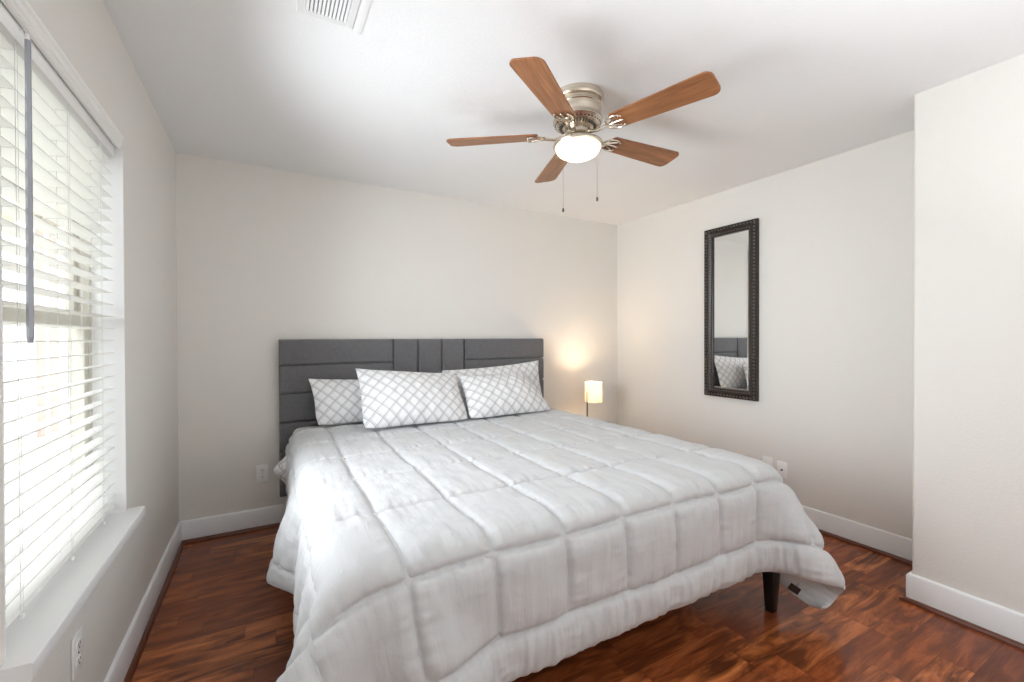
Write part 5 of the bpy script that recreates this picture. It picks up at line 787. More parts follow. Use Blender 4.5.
2,0,1,-1,0,2,1,1,3,3,4,4,3,3,2,1,1,-1,0,0,-1,-1,0,1,1,0,0,0,0,0,-1,1,0,0,0,0,0,0,0,0,0,0,0,0,-1,0,0,1,0,0,0,0,0,0,0,0,0,-1,1,0,0,0,0,0,-1,1,0,0,-1,1,0,-1,1,0,0,0,0,-1,0,0,-1,-2,-4,-3,-2,-1,0,1,-1,0,0,0,0,0,0,0,-1,0,
3,0,-1,1,0,-1,1,1,2,2,3,3,3,4,4,2,1,1,-1,-1,-1,1,0,0,0,0,1,-1,0,1,0,-1,0,0,0,0,0,0,0,0,0,0,0,0,1,0,0,0,0,0,0,0,0,-1,0,0,0,1,0,0,0,0,-1,0,1,0,0,-1,1,0,-1,1,0,0,-1,1,0,0,-1,-1,-3,-2,-2,-3,-1,0,1,-2,0,0,1,0,0,0,0,-1,1,0,
2,0,1,-1,0,1,-1,1,0,2,2,3,4,4,3,4,4,-1,0,-1,0,-1,0,0,0,0,-1,0,1,-1,0,0,0,0,0,0,0,0,0,0,0,0,0,0,0,0,0,0,0,0,0,0,0,1,0,0,0,-1,0,0,0,0,1,0,0,-1,0,1,0,-1,1,0,-1,1,1,-1,0,1,0,-1,-1,-4,-3,-2,-1,1,-1,1,0,0,-1,0,0,0,0,0,0,0,
2,0,-1,1,0,0,0,0,0,0,1,2,3,3,4,7,0,0,-1,-1,-1,0,0,0,-1,0,0,0,-1,1,0,0,0,0,0,0,0,0,0,0,0,0,0,0,0,0,0,0,0,0,0,0,0,0,-1,0,0,1,0,0,0,0,0,0,0,1,0,-1,0,1,0,0,0,0,0,0,1,0,0,1,1,-1,-3,-2,0,-1,0,-1,0,0,1,0,-1,1,-1,1,-1,0,
1,1,0,0,0,0,0,0,0,0,0,1,2,3,5,2,1,-2,-1,0,-1,-1,0,-1,0,-1,0,0,0,-1,0,0,0,0,0,0,0,0,0,0,0,0,0,0,0,0,0,0,0,0,0,0,0,0,1,0,0,0,0,0,0,0,0,0,0,0,0,1,0,0,0,0,1,0,-1,1,0,1,1,2,1,0,-1,-1,1,0,0,0,1,-1,-1,0,1,-1,0,-1,1,-1,
2,-1,1,-1,0,0,1,-1,1,-1,1,0,0,2,2,-1,-1,0,-1,-1,1,0,-1,1,0,0,0,0,0,0,0,0,0,0,0,0,0,0,0,0,0,0,0,-1,0,0,0,0,0,0,0,0,0,0,0,0,0,0,0,0,1,0,0,0,0,0,0,0,0,0,0,0,0,0,1,-1,0,0,0,0,1,1,2,3,2,1,0,0,-1,1,0,-1,0,-1,0,0,-1,1,
1,0,0,0,1,-1,0,1,-1,1,-1,0,1,0,0,-1,0,-1,0,0,-1,0,1,-1,0,0,0,0,0,0,0,0,0,0,0,-1,0,0,0,0,0,0,0,1,0,0,0,0,0,0,0,0,0,0,0,0,0,0,0,0,0,0,0,0,0,0,0,0,0,0,0,0,0,0,0,1,0,-1,1,0,1,1,1,2,1,2,1,1,0,-1,0,1,-2,1,0,-1,0,-1,
1,0,0,0,0,0,0,0,0,0,1,0,-1,1,-1,0,-1,0,0,0,0,0,-1,0,0,0,0,0,0,0,0,0,0,0,0,1,0,0,0,0,0,0,0,0,0,0,0,0,0,0,0,0,0,0,0,0,0,0,0,0,-1,0,0,0,0,0,0,0,0,0,0,0,0,0,0,0,0,1,0,0,0,2,1,0,1,0,1,0,0,0,0,-1,1,-1,0,0,0,0,
0,1,-1,1,-1,1,0,0,0,0,0,0,0,-1,0,0,0,0,0,0,0,0,0,0,0,0,0,0,0,0,0,0,0,0,0,0,0,0,0,0,0,0,0,0,0,0,0,0,0,0,0,0,0,0,0,0,0,0,0,0,0,0,0,0,0,0,0,0,0,0,0,0,0,0,0,0,0,0,0,1,0,1,0,0,-3,1,-1,1,0,1,-1,1,-1,0,0,0,0,-1,
1,-1,1,-1,1,0,-1,0,1,0,-1,1,0,0,0,-1,0,0,0,0,0,0,0,0,0,0,0,0,0,0,0,0,0,0,0,0,0,0,0,0,0,0,0,0,0,0,0,0,0,0,0,0,0,0,0,0,0,0,0,0,0,0,0,0,0,0,0,0,0,0,0,0,0,0,0,0,0,0,1,0,-1,1,1,-1,-3,-3,0,0,1,0,1,0,0,0,0,0,-1,1,
0,0,0,1,-1,0,1,0,-1,0,1,-1,0,-1,1,0,0,0,0,0,0,0,0,0,0,0,0,0,0,0,0,0,0,0,0,0,0,0,0,0,0,0,0,0,0,0,0,0,0,0,0,0,0,0,0,0,0,0,0,0,0,0,0,0,0,0,0,0,0,0,0,0,0,0,0,0,0,0,0,0,1,0,1,-1,0,-3,-3,-2,-1,1,1,0,0,1,-1,0,1,-1,
-1,1,-1,1,0,0,0,0,0,0,0,0,0,1,-1,0,0,0,0,0,0,0,0,0,0,0,0,0,0,0,0,0,0,0,0,0,0,0,0,0,0,0,0,0,0,0,0,0,0,0,0,0,0,0,0,0,0,0,0,0,0,0,0,0,0,0,0,0,0,0,0,0,0,0,0,0,0,0,0,0,0,1,0,0,0,0,-1,-2,-2,-2,-2,0,0,0,1,0,-1,1,
-2,0,1,-1,1,0,0,0,0,0,0,0,0,0,0,1,0,0,0,0,0,0,0,0,0,0,0,0,0,0,0,0,0,0,0,0,0,0,0,0,0,0,0,0,0,0,0,0,0,0,0,0,0,0,0,0,0,0,0,0,0,0,0,0,0,0,0,0,0,0,0,0,0,0,0,0,0,0,0,0,0,0,0,1,-1,0,0,0,-1,-2,-1,-1,-1,-1,-1,1,0,-1,
-11,8,0,2,-1,1,0,0,1,0,-1,1,0,0,1,-1,0,0,0,0,0,0,0,0,0,0,0,0,0,0,0,0,0,0,0,0,0,0,0,0,0,0,0,0,0,0,0,0,0,0,0,0,0,0,0,0,0,0,0,0,0,0,0,0,0,0,0,0,0,0,0,0,0,0,0,0,0,0,0,0,0,0,0,0,1,0,-1,0,-1,0,-1,-1,0,-1,-1,-1,0,0,
11,-9,0,-2,1,-1,-1,1,-1,0,1,-1,1,0,-1,1,0,0,0,0,0,0,0,0,0,0,0,0,0,0,0,0,0,0,0,0,0,0,0,0,0,0,0,0,0,0,0,0,0,0,0,0,0,0,0,0,0,0,0,0,0,0,0,0,0,0,0,0,0,0,0,0,0,0,0,0,0,0,-1,1,0,0,0,0,0,0,0,0,0,0,-1,-1,-1,0,0,-1,-1,0,
0,1,-1,0,-1,1,0,-1,1,0,0,1,-1,0,1,-1,0,0,0,0,0,0,0,0,0,0,0,0,0,0,0,0,0,0,0,0,0,0,0,0,0,0,0,0,0,0,0,0,0,0,0,0,0,0,0,0,0,0,0,0,0,0,0,0,0,0,0,0,0,0,0,0,0,0,0,0,0,0,0,0,0,0,1,-1,0,0,1,-1,1,-1,0,0,0,-2,0,-1,0,-1,
1,-1,0,0,1,-1,0,1,-1,0,0,-1,1,0,-1,1,0,0,0,0,0,0,0,0,0,0,0,0,0,0,0,0,0,0,0,0,0,0,0,0,0,0,0,0,0,0,0,0,0,0,0,0,0,0,0,0,0,0,0,0,0,0,0,0,0,0,0,0,0,0,0,0,0,0,0,0,0,0,0,-1,1,0,0,0,0,0,0,0,-1,1,0,0,-1,1,-1,0,-1,0,
0,0,1,-1,0,0,1,-1,0,1,-1,1,-1,0,0,0,0,0,0,0,0,0,0,0,0,0,0,0,0,0,0,0,0,0,0,0,0,0,0,0,0,0,0,0,0,0,0,0,0,0,0,0,0,0,0,0,0,0,0,0,0,0,0,0,0,0,0,0,0,0,0,0,0,0,0,0,0,0,0,0,0,0,0,0,0,0,0,0,0,0,0,0,0,0,-1,0,0,-1,
-1,1,-1,1,0,0,0,0,0,0,0,0,0,0,0,0,0,0,0,0,0,0,0,0,0,0,0,0,0,0,0,0,0,0,0,0,0,0,0,0,0,0,0,0,0,0,0,0,0,0,0,0,0,0,0,0,0,0,0,0,0,0,0,0,0,0,0,0,0,0,0,0,0,0,0,0,0,0,0,0,0,0,0,0,0,0,-1,1,0,0,0,-1,1,0,0,0,-1,0,
0,0,0,0,0,0,0,0,0,0,0,0,0,0,0,0,0,0,0,0,0,0,0,0,0,0,0,0,0,0,0,0,0,0,0,0,0,0,0,0,0,0,0,0,0,0,0,0,0,0,0,0,0,0,0,0,0,0,0,0,0,0,0,0,0,0,0,0,0,0,0,0,0,0,0,0,0,0,0,0,0,0,0,0,0,0,0,0,0,0,0,0,0,-1,1,0,0,0,
-2,0,1,1,-1,1,-1,1,0,-1,1,-1,1,0,0,0,0,0,0,0,0,0,0,0,0,0,0,0,0,0,0,0,0,0,0,0,0,0,0,0,0,0,0,0,0,0,0,0,0,0,0,0,0,0,0,0,0,0,0,0,0,0,0,0,0,0,0,0,0,0,0,0,0,0,0,0,0,0,0,0,0,0,0,0,0,0,0,0,0,-1,1,0,0,0,0,-1,1,0,
-10,8,0,1,0,0,1,0,0,0,0,0,0,0,0,0,0,0,0,0,0,0,0,0,0,0,0,0,0,0,0,0,0,0,0,0,0,0,0,0,0,0,0,0,0,0,0,0,0,0,0,0,0,0,0,0,0,0,0,0,0,0,0,0,0,0,0,0,0,0,0,0,0,0,0,0,0,0,0,0,0,0,0,0,0,0,0,-1,1,0,0,0,0,0,0,0,0,0,
10,-8,0,-2,1,-1,0,-1,1,0,0,0,0,0,1,-1,0,0,0,0,0,0,0,0,0,0,0,0,0,0,0,0,0,0,0,0,0,0,0,0,0,0,0,0,0,0,0,0,0,0,0,0,0,0,0,0,0,0,0,0,0,0,0,0,0,0,0,0,0,0,0,0,0,0,0,0,0,0,0,0,0,0,0,0,-1,1,0,0,0,0,0,0,0,0,0,0,0,-1,
2,-1,0,0,-1,0,0,0,0,0,0,1,-1,1,-1,0,0,0,0,0,0,0,0,0,0,0,0,0,0,0,0,0,0,0,0,0,0,0,0,0,0,0,0,0,0,0,0,0,0,0,0,0,0,0,0,0,0,0,0,0,0,0,0,0,0,0,0,0,0,0,0,0,0,0,0,0,0,0,0,0,0,0,0,0,0,0,0,0,0,0,0,0,0,0,0,0,0,0,
0,1,-1,0,0,0,0,0,0,0,0,0,0,0,0,1,-1,0,0,0,0,0,0,0,0,0,0,0,0,0,0,0,0,0,0,0,0,0,0,0,0,0,0,0,0,0,0,0,0,0,0,0,0,0,0,0,0,0,0,0,0,0,0,0,0,0,0,0,0,0,0,0,0,0,0,0,0,0,0,0,0,0,-1,1,0,-1,1,0,0,0,-1,1,-1,1,-1,1,0,0,
0,0,0,0,0,0,0,1,-1,1,0,-1,1,-1,0,0,0,0,0,0,0,0,0,0,0,0,0,0,0,0,0,0,0,0,0,0,0,0,0,0,0,0,0,0,0,0,0,0,0,0,0,0,0,0,0,0,0,0,0,0,0,0,0,0,0,0,0,0,0,0,0,0,0,0,0,0,0,0,0,0,0,0,0,0,0,0,0,0,0,0,0,0,0,0,0,0,-1,1,
-1,0,0,1,0,1,-1,0,1,-1,0,0,0,1,0,-1,0,0,0,0,0,0,0,0,0,0,0,0,0,0,0,0,0,0,0,0,0,0,0,0,0,0,0,0,0,0,0,0,0,0,0,0,0,0,0,0,0,0,0,0,0,0,0,0,0,0,0,0,0,0,0,0,0,0,0,0,0,0,0,0,0,0,0,-1,1,0,0,0,-1,1,0,0,0,0,0,0,0,0,
0,0,0,0,0,0,1,0,-1,1,0,0,-1,0,0,0,1,-1,0,0,0,0,0,0,0,0,0,0,0,0,0,0,0,0,0,0,0,0,0,0,0,0,0,0,0,0,0,0,0,0,0,0,0,0,0,0,0,0,0,0,0,0,0,0,0,0,0,0,0,0,0,0,0,0,0,0,0,0,0,0,0,0,0,0,0,0,-1,1,0,0,0,-1,1,-1,1,-1,1,0,
-10,9,0,1,0,1,0,-1,1,-1,0,1,0,0,-1,0,0,0,0,0,0,0,0,0,0,0,0,0,0,0,0,0,0,0,0,0,0,0,0,0,0,0,0,0,0,0,0,0,0,0,0,0,0,0,0,0,0,0,0,0,0,0,0,0,0,0,0,0,0,0,0,0,0,0,0,0,0,0,0,0,0,0,0,0,-1,1,0,-1,1,-1,1,0,0,0,0,0,0,0,
13,-9,1,-2,0,-1,0,0,-1,1,-1,0,0,-1,1,0,-1,0,0,0,0,0,0,0,0,0,0,0,0,0,0,0,0,0,0,0,0,0,0,0,0,0,0,0,0,0,0,0,0,0,0,0,0,0,0,0,0,0,0,0,0,0,0,0,0,0,0,0,0,0,0,0,0,0,0,0,0,0,0,0,0,0,0,0,0,0,0,0,0,0,0,0,0,0,0,0,0,-1,
5,-1,0,-1,1,-1,-1,0,0,-1,1,-1,0,0,-1,0,0,0,0,0,0,0,0,0,0,0,0,0,0,0,0,0,0,0,0,0,0,0,0,0,0,0,0,0,0,0,0,0,0,0,0,0,0,0,0,0,0,0,0,0,0,0,0,0,0,0,0,0,0,0,0,0,0,0,0,0,0,0,0,0,0,0,0,0,0,-1,1,0,0,0,-1,1,-1,1,-1,1,0,0,
4,1,-1,1,-1,0,0,0,-1,0,-1,-1,0,-1,1,-1,0,0,0,0,0,0,0,0,0,0,0,0,0,0,0,0,0,0,0,0,0,0,0,0,0,0,0,0,0,0,0,0,0,0,0,0,0,0,0,0,0,0,0,0,0,0,0,0,0,0,0,0,0,0,0,0,0,0,0,0,0,0,0,0,0,0,-1,1,0,0,0,0,-1,1,0,0,0,0,0,0,-1,1,
3,0,0,0,0,0,0,-1,1,-1,-1,0,-1,1,-1,0,0,0,0,0,0,0,0,0,0,0,0,0,0,0,0,0,0,0,0,0,0,0,0,0,0,0,0,0,0,0,0,0,0,0,0,0,0,0,0,0,0,0,0,0,0,0,0,0,0,0,0,0,0,0,0,0,0,0,0,0,0,0,0,0,0,-1,1,-1,1,0,-1,1,0,0,0,-1,1,-1,1,0,0,0,
-8,10,-1,2,-1,1,-1,0,-1,0,0,0,0,-1,0,1,-1,0,0,0,0,0,0,0,0,0,0,0,0,0,0,0,0,0,0,0,0,0,0,0,0,0,0,0,0,0,0,0,0,0,0,0,0,0,0,0,0,0,0,0,0,0,0,0,0,0,0,0,0,0,0,0,0,0,0,0,0,0,0,0,0,0,0,0,-1,1,0,-1,1,-1,1,0,0,0,0,-1,1,0,
14,-10,1,-2,1,-2,0,0,0,0,-1,0,0,0,0,-1,0,0,0,0,0,0,0,0,0,0,0,0,0,0,0,0,0,0,0,0,0,0,0,0,0,0,0,0,0,0,0,0,0,0,0,0,0,0,0,0,0,0,0,0,0,0,0,0,0,0,0,0,0,0,0,0,0,0,0,0,0,0,0,0,0,0,0,0,0,-1,1,0,0,0,0,0,0,0,0,0,0,-1,
2,0,0,0,-1,1,0,0,-1,0,1,-1,0,0,0,-1,0,0,0,0,0,0,0,0,0,0,0,0,0,0,0,0,0,0,0,0,0,0,0,0,0,0,0,0,0,0,0,0,0,0,0,0,0,0,0,0,0,0,0,0,0,0,0,0,0,0,0,0,0,0,0,0,0,0,0,0,0,0,0,0,0,0,0,0,0,0,0,0,0,0,-1,1,-1,1,-1,1,0,0,
1,-1,0,0,1,0,0,0,0,0,0,1,-1,0,0,0,-1,0,0,0,0,0,0,0,0,0,0,0,0,0,0,0,0,0,0,0,0,0,0,0,0,0,0,0,0,0,0,0,0,0,0,0,0,0,0,0,0,0,0,0,0,0,0,0,0,0,0,0,0,0,0,0,0,0,0,0,0,0,0,0,0,0,0,-1,1,0,-1,1,-1,1,0,-1,1,0,0,0,-1,1,
-1,1,0,0,0,-1,1,0,1,0,0,0,1,-1,0,0,0,0,-1,0,0,0,0,0,0,0,0,0,0,0,0,0,0,0,0,0,0,0,0,0,0,0,0,0,0,0,0,0,0,0,0,0,0,0,0,0,0,0,0,0,0,0,0,0,0,0,0,0,0,0,0,0,0,0,0,0,0,0,0,0,-1,1,-1,1,0,0,0,0,0,-1,1,0,0,-1,1,-1,1,0,
0,-1,0,0,0,1,0,0,0,0,1,0,0,0,0,-1,0,0,0,0,0,0,0,0,0,0,0,0,0,0,0,0,0,0,0,0,0,0,0,0,0,0,0,0,0,0,0,0,0,0,0,0,0,0,0,0,0,0,0,0,0,0,0,0,0,0,0,0,0,0,0,0,0,0,0,0,0,0,0,0,0,0,0,0,-1,0,1,-1,1,0,0,0,0,0,0,0,0,-1,
-1,0,0,-1,0,0,0,1,1,0,0,0,1,0,-1,1,-1,0,0,0,0,0,0,0,0,0,0,0,0,0,0,0,0,0,0,0,0,0,0,0,0,0,0,0,0,0,0,0,0,0,0,0,0,0,0,0,0,0,0,0,0,0,0,0,0,0,0,0,0,0,0,0,0,0,0,0,0,0,0,0,0,0,0,0,0,0,0,0,0,0,-1,1,-1,1,-1,1,0,0,
0,0,0,0,0,0,0,0,0,1,0,0,0,1,-1,-1,0,0,0,0,0,0,0,0,0,0,0,0,0,0,0,0,0,0,0,0,0,0,0,0,0,0,0,0,0,0,0,0,0,0,0,0,0,0,0,0,0,0,0,0,0,0,0,0,0,0,0,0,0,0,0,0,0,0,0,0,0,0,0,0,0,0,0,-1,1,0,0,0,-1,1,0,0,0,0,0,0,-1,1,
0,0,0,0,0,0,0,0,0,0,0,1,0,0,0,-1,0,0,0,0,0,0,0,0,0,0,0,0,0,0,0,0,0,0,0,0,0,0,0,0,0,0,0,0,0,0,0,0,0,0,0,0,0,0,0,0,0,0,0,0,0,0,0,0,0,0,0,0,0,0,0,0,0,0,0,0,0,0,0,0,0,-1,1,0,0,0,-1,1,0,0,0,-1,1,-1,1,0,0,0,
0,0,0,1,0,-1,1,0,0,0,0,0,0,0,0,0,-1,0,0,0,0,0,0,0,0,0,0,0,0,0,0,0,0,0,0,0,0,0,0,0,0,0,0,0,0,0,0,0,0,0,0,0,0,0,0,0,0,0,0,0,0,0,0,0,0,0,0,0,0,0,0,0,0,0,0,0,0,0,0,0,0,0,-1,1,-1,1,0,-1,1,-1,1,0,0,0,0,-1,1,0,
1,0,0,-1,1,0,-1,0,1,-1,1,0,0,-1,0,0,0,0,0,0,0,0,0,0,0,0,0,0,0,0,0,0,0,0,0,0,0,0,0,0,0,0,0,0,0,0,0,0,0,0,0,0,0,0,0,0,0,0,0,0,0,0,0,0,0,0,0,0,0,0,0,0,0,0,0,0,0,0,0,0,0,0,0,0,0,-1,1,0,0,0,0,0,0,0,0,0,0,-1,
0,1,0,1,-1,0,1,-1,0,0,0,0,0,0,0,0,-1,0,0,0,0,0,0,0,0,0,0,0,0,0,0,0,0,0,0,0,0,0,0,0,0,0,0,0,0,0,0,0,0,0,0,0,0,0,0,0,0,0,0,0,0,0,0,0,0,0,0,0,0,0,0,0,0,0,0,0,0,0,0,0,0,0,0,0,0,0,0,0,0,0,-1,1,-1,1,-1,1,0,0,
1,-1,1,-1,1,0,0,0,0,0,0,-1,0,1,0,-1,0,0,0,0,0,0,0,0,0,0,0,0,0,0,0,0,0,0,0,0,0,0,0,0,0,0,0,0,0,0,0,0,0,0,0,0,0,0,0,0,0,0,0,0,0,0,0,0,0,0,0,0,0,0,0,0,0,0,0,0,0,0,0,0,0,0,0,-1,1,0,0,0,-1,1,0,0,0,0,0,0,-1,1,
0,1,-1,1,-1,1,0,0,0,0,0,0,0,0,0,-1,0,0,0,0,0,0,0,0,0,0,0,0,0,0,0,0,0,0,0,0,0,0,0,0,0,0,0,0,0,0,0,0,0,0,0,0,0,0,0,0,0,0,0,0,0,0,0,0,0,0,0,0,0,0,0,0,0,0,0,0,0,0,0,0,0,0,0,0,0,0,-1,1,0,0,0,-1,1,0,0,0,0,0,
1,0,0,0,0,0,-1,1,-1,1,0,0,0,0,-1,1,-1,0,0,0,0,0,0,0,0,0,0,0,0,0,0,0,0,0,0,0,0,0,0,0,0,0,0,0,0,0,0,0,0,0,0,0,0,0,0,0,0,0,0,0,0,0,0,0,0,0,0,0,0,0,0,0,0,0,0,0,0,0,0,0,0,0,0,0,-1,1,0,0,0,-1,1,0,0,-1,1,0,0,0,
1,0,0,-1,1,0,0,0,0,0,-1,1,0,0,0,-1,1,-1,0,0,0,0,0,0,0,0,0,0,0,0,0,0,0,0,0,0,0,0,0,0,0,0,0,0,0,0,0,0,0,0,0,0,0,0,0,0,0,0,0,0,0,0,0,0,0,0,0,0,0,0,0,0,0,0,0,0,0,0,0,0,0,0,0,0,0,0,0,-1,1,0,0,0,0,0,0,-1,1,0,
1,-1,1,0,0,0,0,0,0,0,0,0,0,0,-1,0,0,0,0,0,0,0,0,0,0,0,0,0,0,0,0,0,0,0,0,0,0,0,0,0,0,0,0,0,0,0,0,0,0,0,0,0,0,0,0,0,0,0,0,0,0,0,0,0,0,0,0,0,0,0,0,0,0,0,0,0,0,0,0,0,0,0,-1,1,0,-1,1,0,0,0,0,0,0,0,0,0,0,0,
1,0,0,0,0,0,0,0,0,0,0,0,0,0,0,0,-1,0,0,0,0,0,0,0,0,0,0,0,0,0,0,0,0,0,0,0,0,0,0,0,0,0,0,0,0,0,0,0,0,0,0,0,0,0,0,0,0,0,0,0,0,0,0,0,0,0,0,0,0,0,0,0,0,0,0,0,0,0,0,0,0,0,0,0,0,0,0,0,0,0,0,0,0,0,0,0,0,-1,
1,1,-1,0,0,-1,1,0,0,0,0,0,0,-1,1,-1,0,0,0,0,0,0,0,0,0,0,0,0,0,0,0,0,0,0,0,0,0,0,0,0,0,0,0,0,0,0,0,0,0,0,0,0,0,0,0,0,0,0,0,0,0,0,0,0,0,0,0,0,0,0,0,0,0,0,0,0,0,0,0,0,0,0,0,0,0,0,0,0,0,0,0,0,0,0,0,0,0,0,
1,0,0,1,-1,0,0,0,0,0,0,0,0,0,-1,0,0,0,0,0,0,0,0,0,0,0,0,0,0,0,0,0,0,0,0,0,0,0,0,0,0,0,0,0,0,0,0,0,0,0,0,0,0,0,0,0,0,0,0,0,0,0,0,0,0,0,0,0,0,0,0,0,0,0,0,0,0,0,0,0,0,0,0,0,0,0,0,0,0,0,0,0,0,0,0,0,0,0,
1,0,0,-1,1,0,0,0,0,0,0,0,0,0,0,-1,0,0,0,0,0,0,0,0,0,0,0,0,0,0,0,0,0,0,0,0,0,0,0,0,0,0,0,0,0,0,0,0,0,0,0,0,0,0,0,0,0,0,0,0,0,0,0,0,0,0,0,0,0,0,0,0,0,0,0,0,0,0,0,0,0,0,0,0,0,0,0,0,0,0,0,0,0,0,0,0,0,0,
1,0,0,1,-1,0,0,0,0,0,0,0,0,0,-1,0,0,0,0,0,0,0,0,0,0,0,0,0,0,0,0,0,0,0,0,0,0,0,0,0,0,0,0,0,0,0,0,0,0,0,0,0,0,0,0,0,0,0,0,0,0,0,0,0,0,0,0,0,0,0,0,0,0,0,0,0,0,0,0,0,0,0,0,0,0,0,0,0,0,0,0,0,0,0,0,0,0,0,
1,0,0,-1,1,0,0,-1,1,-1,1,0,-1,0,1,0,-1,0,0,0,0,0,0,0,0,0,0,0,0,0,0,0,0,0,0,0,0,0,0,0,0,0,0,0,0,0,0,0,0,0,0,0,0,0,0,0,0,0,0,0,0,0,0,0,0,0,0,0,0,0,0,0,0,0,0,0,0,0,0,0,0,0,0,0,0,0,0,0,0,0,0,0,0,0,0,0,0,0,
1,0,0,0,0,0,0,0,0,0,0,0,0,0,-1,0,0,0,0,0,0,0,0,0,0,0,0,0,0,0,0,0,0,0,0,0,0,0,0,0,0,0,0,0,0,0,0,0,0,0,0,0,0,0,0,0,0,0,0,0,0,0,0,0,0,0,0,0,0,0,0,0,0,0,0,0,0,0,0,1,-1,0,1,-1,0,0,0,0,0,0,0,0,0,0,0,0,0,1,
1,-1,1,0,0,0,0,0,0,0,0,-1,1,0,0,-1,0,0,0,0,0,0,0,0,0,0,0,0,0,0,0,0,0,0,0,0,0,0,0,0,0,0,0,0,0,0,0,0,0,0,0,0,0,0,0,0,0,0,0,0,0,0,0,0,0,0,0,0,0,0,0,0,0,0,0,0,0,0,0,0,0,0,0,0,0,1,-1,0,0,0,0,0,0,0,0,0,0,0,
1,0,0,0,-1,1,-1,1,-1,1,-1,1,0,-1,0,0,0,0,0,0,0,0,0,0,0,0,0,0,0,0,0,0,0,0,0,0,0,0,0,0,0,0,0,0,0,0,0,0,0,0,0,0,0,0,0,0,0,0,0,0,0,0,0,0,0,0,0,0,0,0,0,0,0,0,0,0,0,0,0,0,0,0,0,0,1,-1,0,1,-1,0,0,0,0,0,0,0,0,0,
1,0,-1,1,0,0,0,0,0,0,0,0,0,0,-1,0,0,0,0,0,0,0,0,0,0,0,0,0,0,0,0,0,0,0,0,0,0,0,0,0,0,0,0,0,0,0,0,0,0,0,0,0,0,0,0,0,0,0,0,0,0,0,0,0,0,0,0,0,0,0,0,0,0,0,0,0,0,0,0,-1,1,0,0,0,0,0,0,0,0,1,-1,0,0,0,0,1,-1,0,
0,1,0,0,0,0,0,0,0,0,0,0,0,0,0,0,-1,0,0,0,0,0,0,0,0,0,0,0,0,0,0,0,0,0,0,0,0,0,0,0,0,0,0,0,0,0,0,0,0,0,0,0,0,0,0,0,0,0,0,0,0,0,0,0,0,0,0,0,0,0,0,0,0,0,0,0,0,0,0,0,0,0,0,1,-1,0,1,-1,0,0,0,1,-1,1,-1,0,0,0,
1,0,0,-1,1,-1,1,-1,1,-1,1,0,-1,0,0,0,0,0,0,0,0,0,0,0,0,0,0,0,0,0,0,0,0,0,0,0,0,0,0,0,0,0,0,0,0,0,0,0,0,0,0,0,0,0,0,0,0,0,0,0,0,0,0,0,0,0,0,0,0,0,0,0,0,0,0,0,0,0,0,0,0,0,0,0,0,0,0,0,1,-1,0,0,0,0,0,0,0,0,
1,-1,0,1,-1,1,-1,1,-1,1,-1,0,1,0,0,-1,0,-1,1,0,0,0,0,0,0,0,0,0,0,0,0,0,0,0,0,0,0,0,0,0,0,0,0,0,0,0,0,0,0,0,0,0,0,0,0,0,0,0,0,0,0,0,0,0,0,0,0,0,0,0,0,0,0,0,0,0,0,0,0,0,0,1,0,-1,0,0,0,0,0,0,0,0,0,0,0,0,1,-1,
0,1,0,0,0,-1,1,0,0,0,0,0,0,0,-1,0,0,0,0,0,0,0,0,0,0,0,0,0,0,0,0,0,0,0,0,0,0,0,0,0,0,0,0,0,0,0,0,0,0,0,0,0,0,0,0,0,0,0,0,0,0,0,0,0,0,0,0,0,0,0,0,0,0,0,0,0,0,0,0,0,0,0,0,0,0,0,0,0,0,0,1,-1,0,0,1,-1,0,0,
1,-1,1,-1,0,1,-1,0,1,-1,1,-1,0,0,0,0,0,0,0,0,0,0,0,0,0,0,0,0,0,0,0,0,0,0,0,0,0,0,0,0,0,0,0,0,0,0,0,0,0,0,0,0,0,0,0,0,0,0,0,0,0,0,0,0,0,0,0,0,0,0,0,0,0,0,0,0,0,0,0,0,0,0,0,1,0,0,-1,0,0,0,0,0,1,-1,0,0,0,0,
0,1,-1,1,0,0,0,0,-1,1,-1,1,0,-1,1,-1,0,0,0,0,0,0,0,0,0,0,0,0,0,0,0,0,0,0,0,0,0,0,0,0,0,0,0,0,0,0,0,0,0,0,0,0,0,0,0,0,0,0,0,0,0,0,0,0,0,0,0,0,0,0,0,0,0,0,0,0,0,0,0,0,0,0,0,0,0,0,0,0,0,0,0,0,0,0,0,0,0,0,
1,-1,1,-1,0,0,0,0,0,0,1,-1,0,1,-1,0,0,0,0,0,0,0,0,0,0,0,0,0,0,0,0,0,0,0,0,0,0,0,0,0,0,0,0,0,0,0,0,0,0,0,0,0,0,0,0,0,0,0,0,0,0,0,0,0,0,0,0,0,0,0,0,0,0,0,0,0,0,0,0,0,0,0,0,0,0,0,0,0,0,0,0,0,0,0,0,0,0,0,
0,1,-1,1,0,-1,1,-1,1,0,-1,1,-1,0,0,0,0,0,0,0,0,0,0,0,0,0,0,0,0,0,0,0,0,0,0,0,0,0,0,0,0,0,0,0,0,0,0,0,0,0,0,0,0,0,0,0,0,0,0,0,0,0,0,0,0,0,0,0,0,0,0,0,0,0,0,0,0,0,0,0,0,0,0,0,0,0,0,0,0,0,0,0,0,0,0,0,0,0,
1,-1,0,0,0,1,-1,1,-1,0,0,0,0,0,0,0,0,0,0,0,0,0,0,0,0,0,0,0,0,0,0,0,0,0,0,0,0,0,0,0,0,0,0,0,0,0,0,0,0,0,0,0,0,0,0,0,0,0,0,0,0,0,0,0,0,0,0,0,0,0,0,0,0,0,0,0,0,0,0,0,0,0,0,0,0,0,0,0,0,0,0,0,0,0,0,0,0,0,
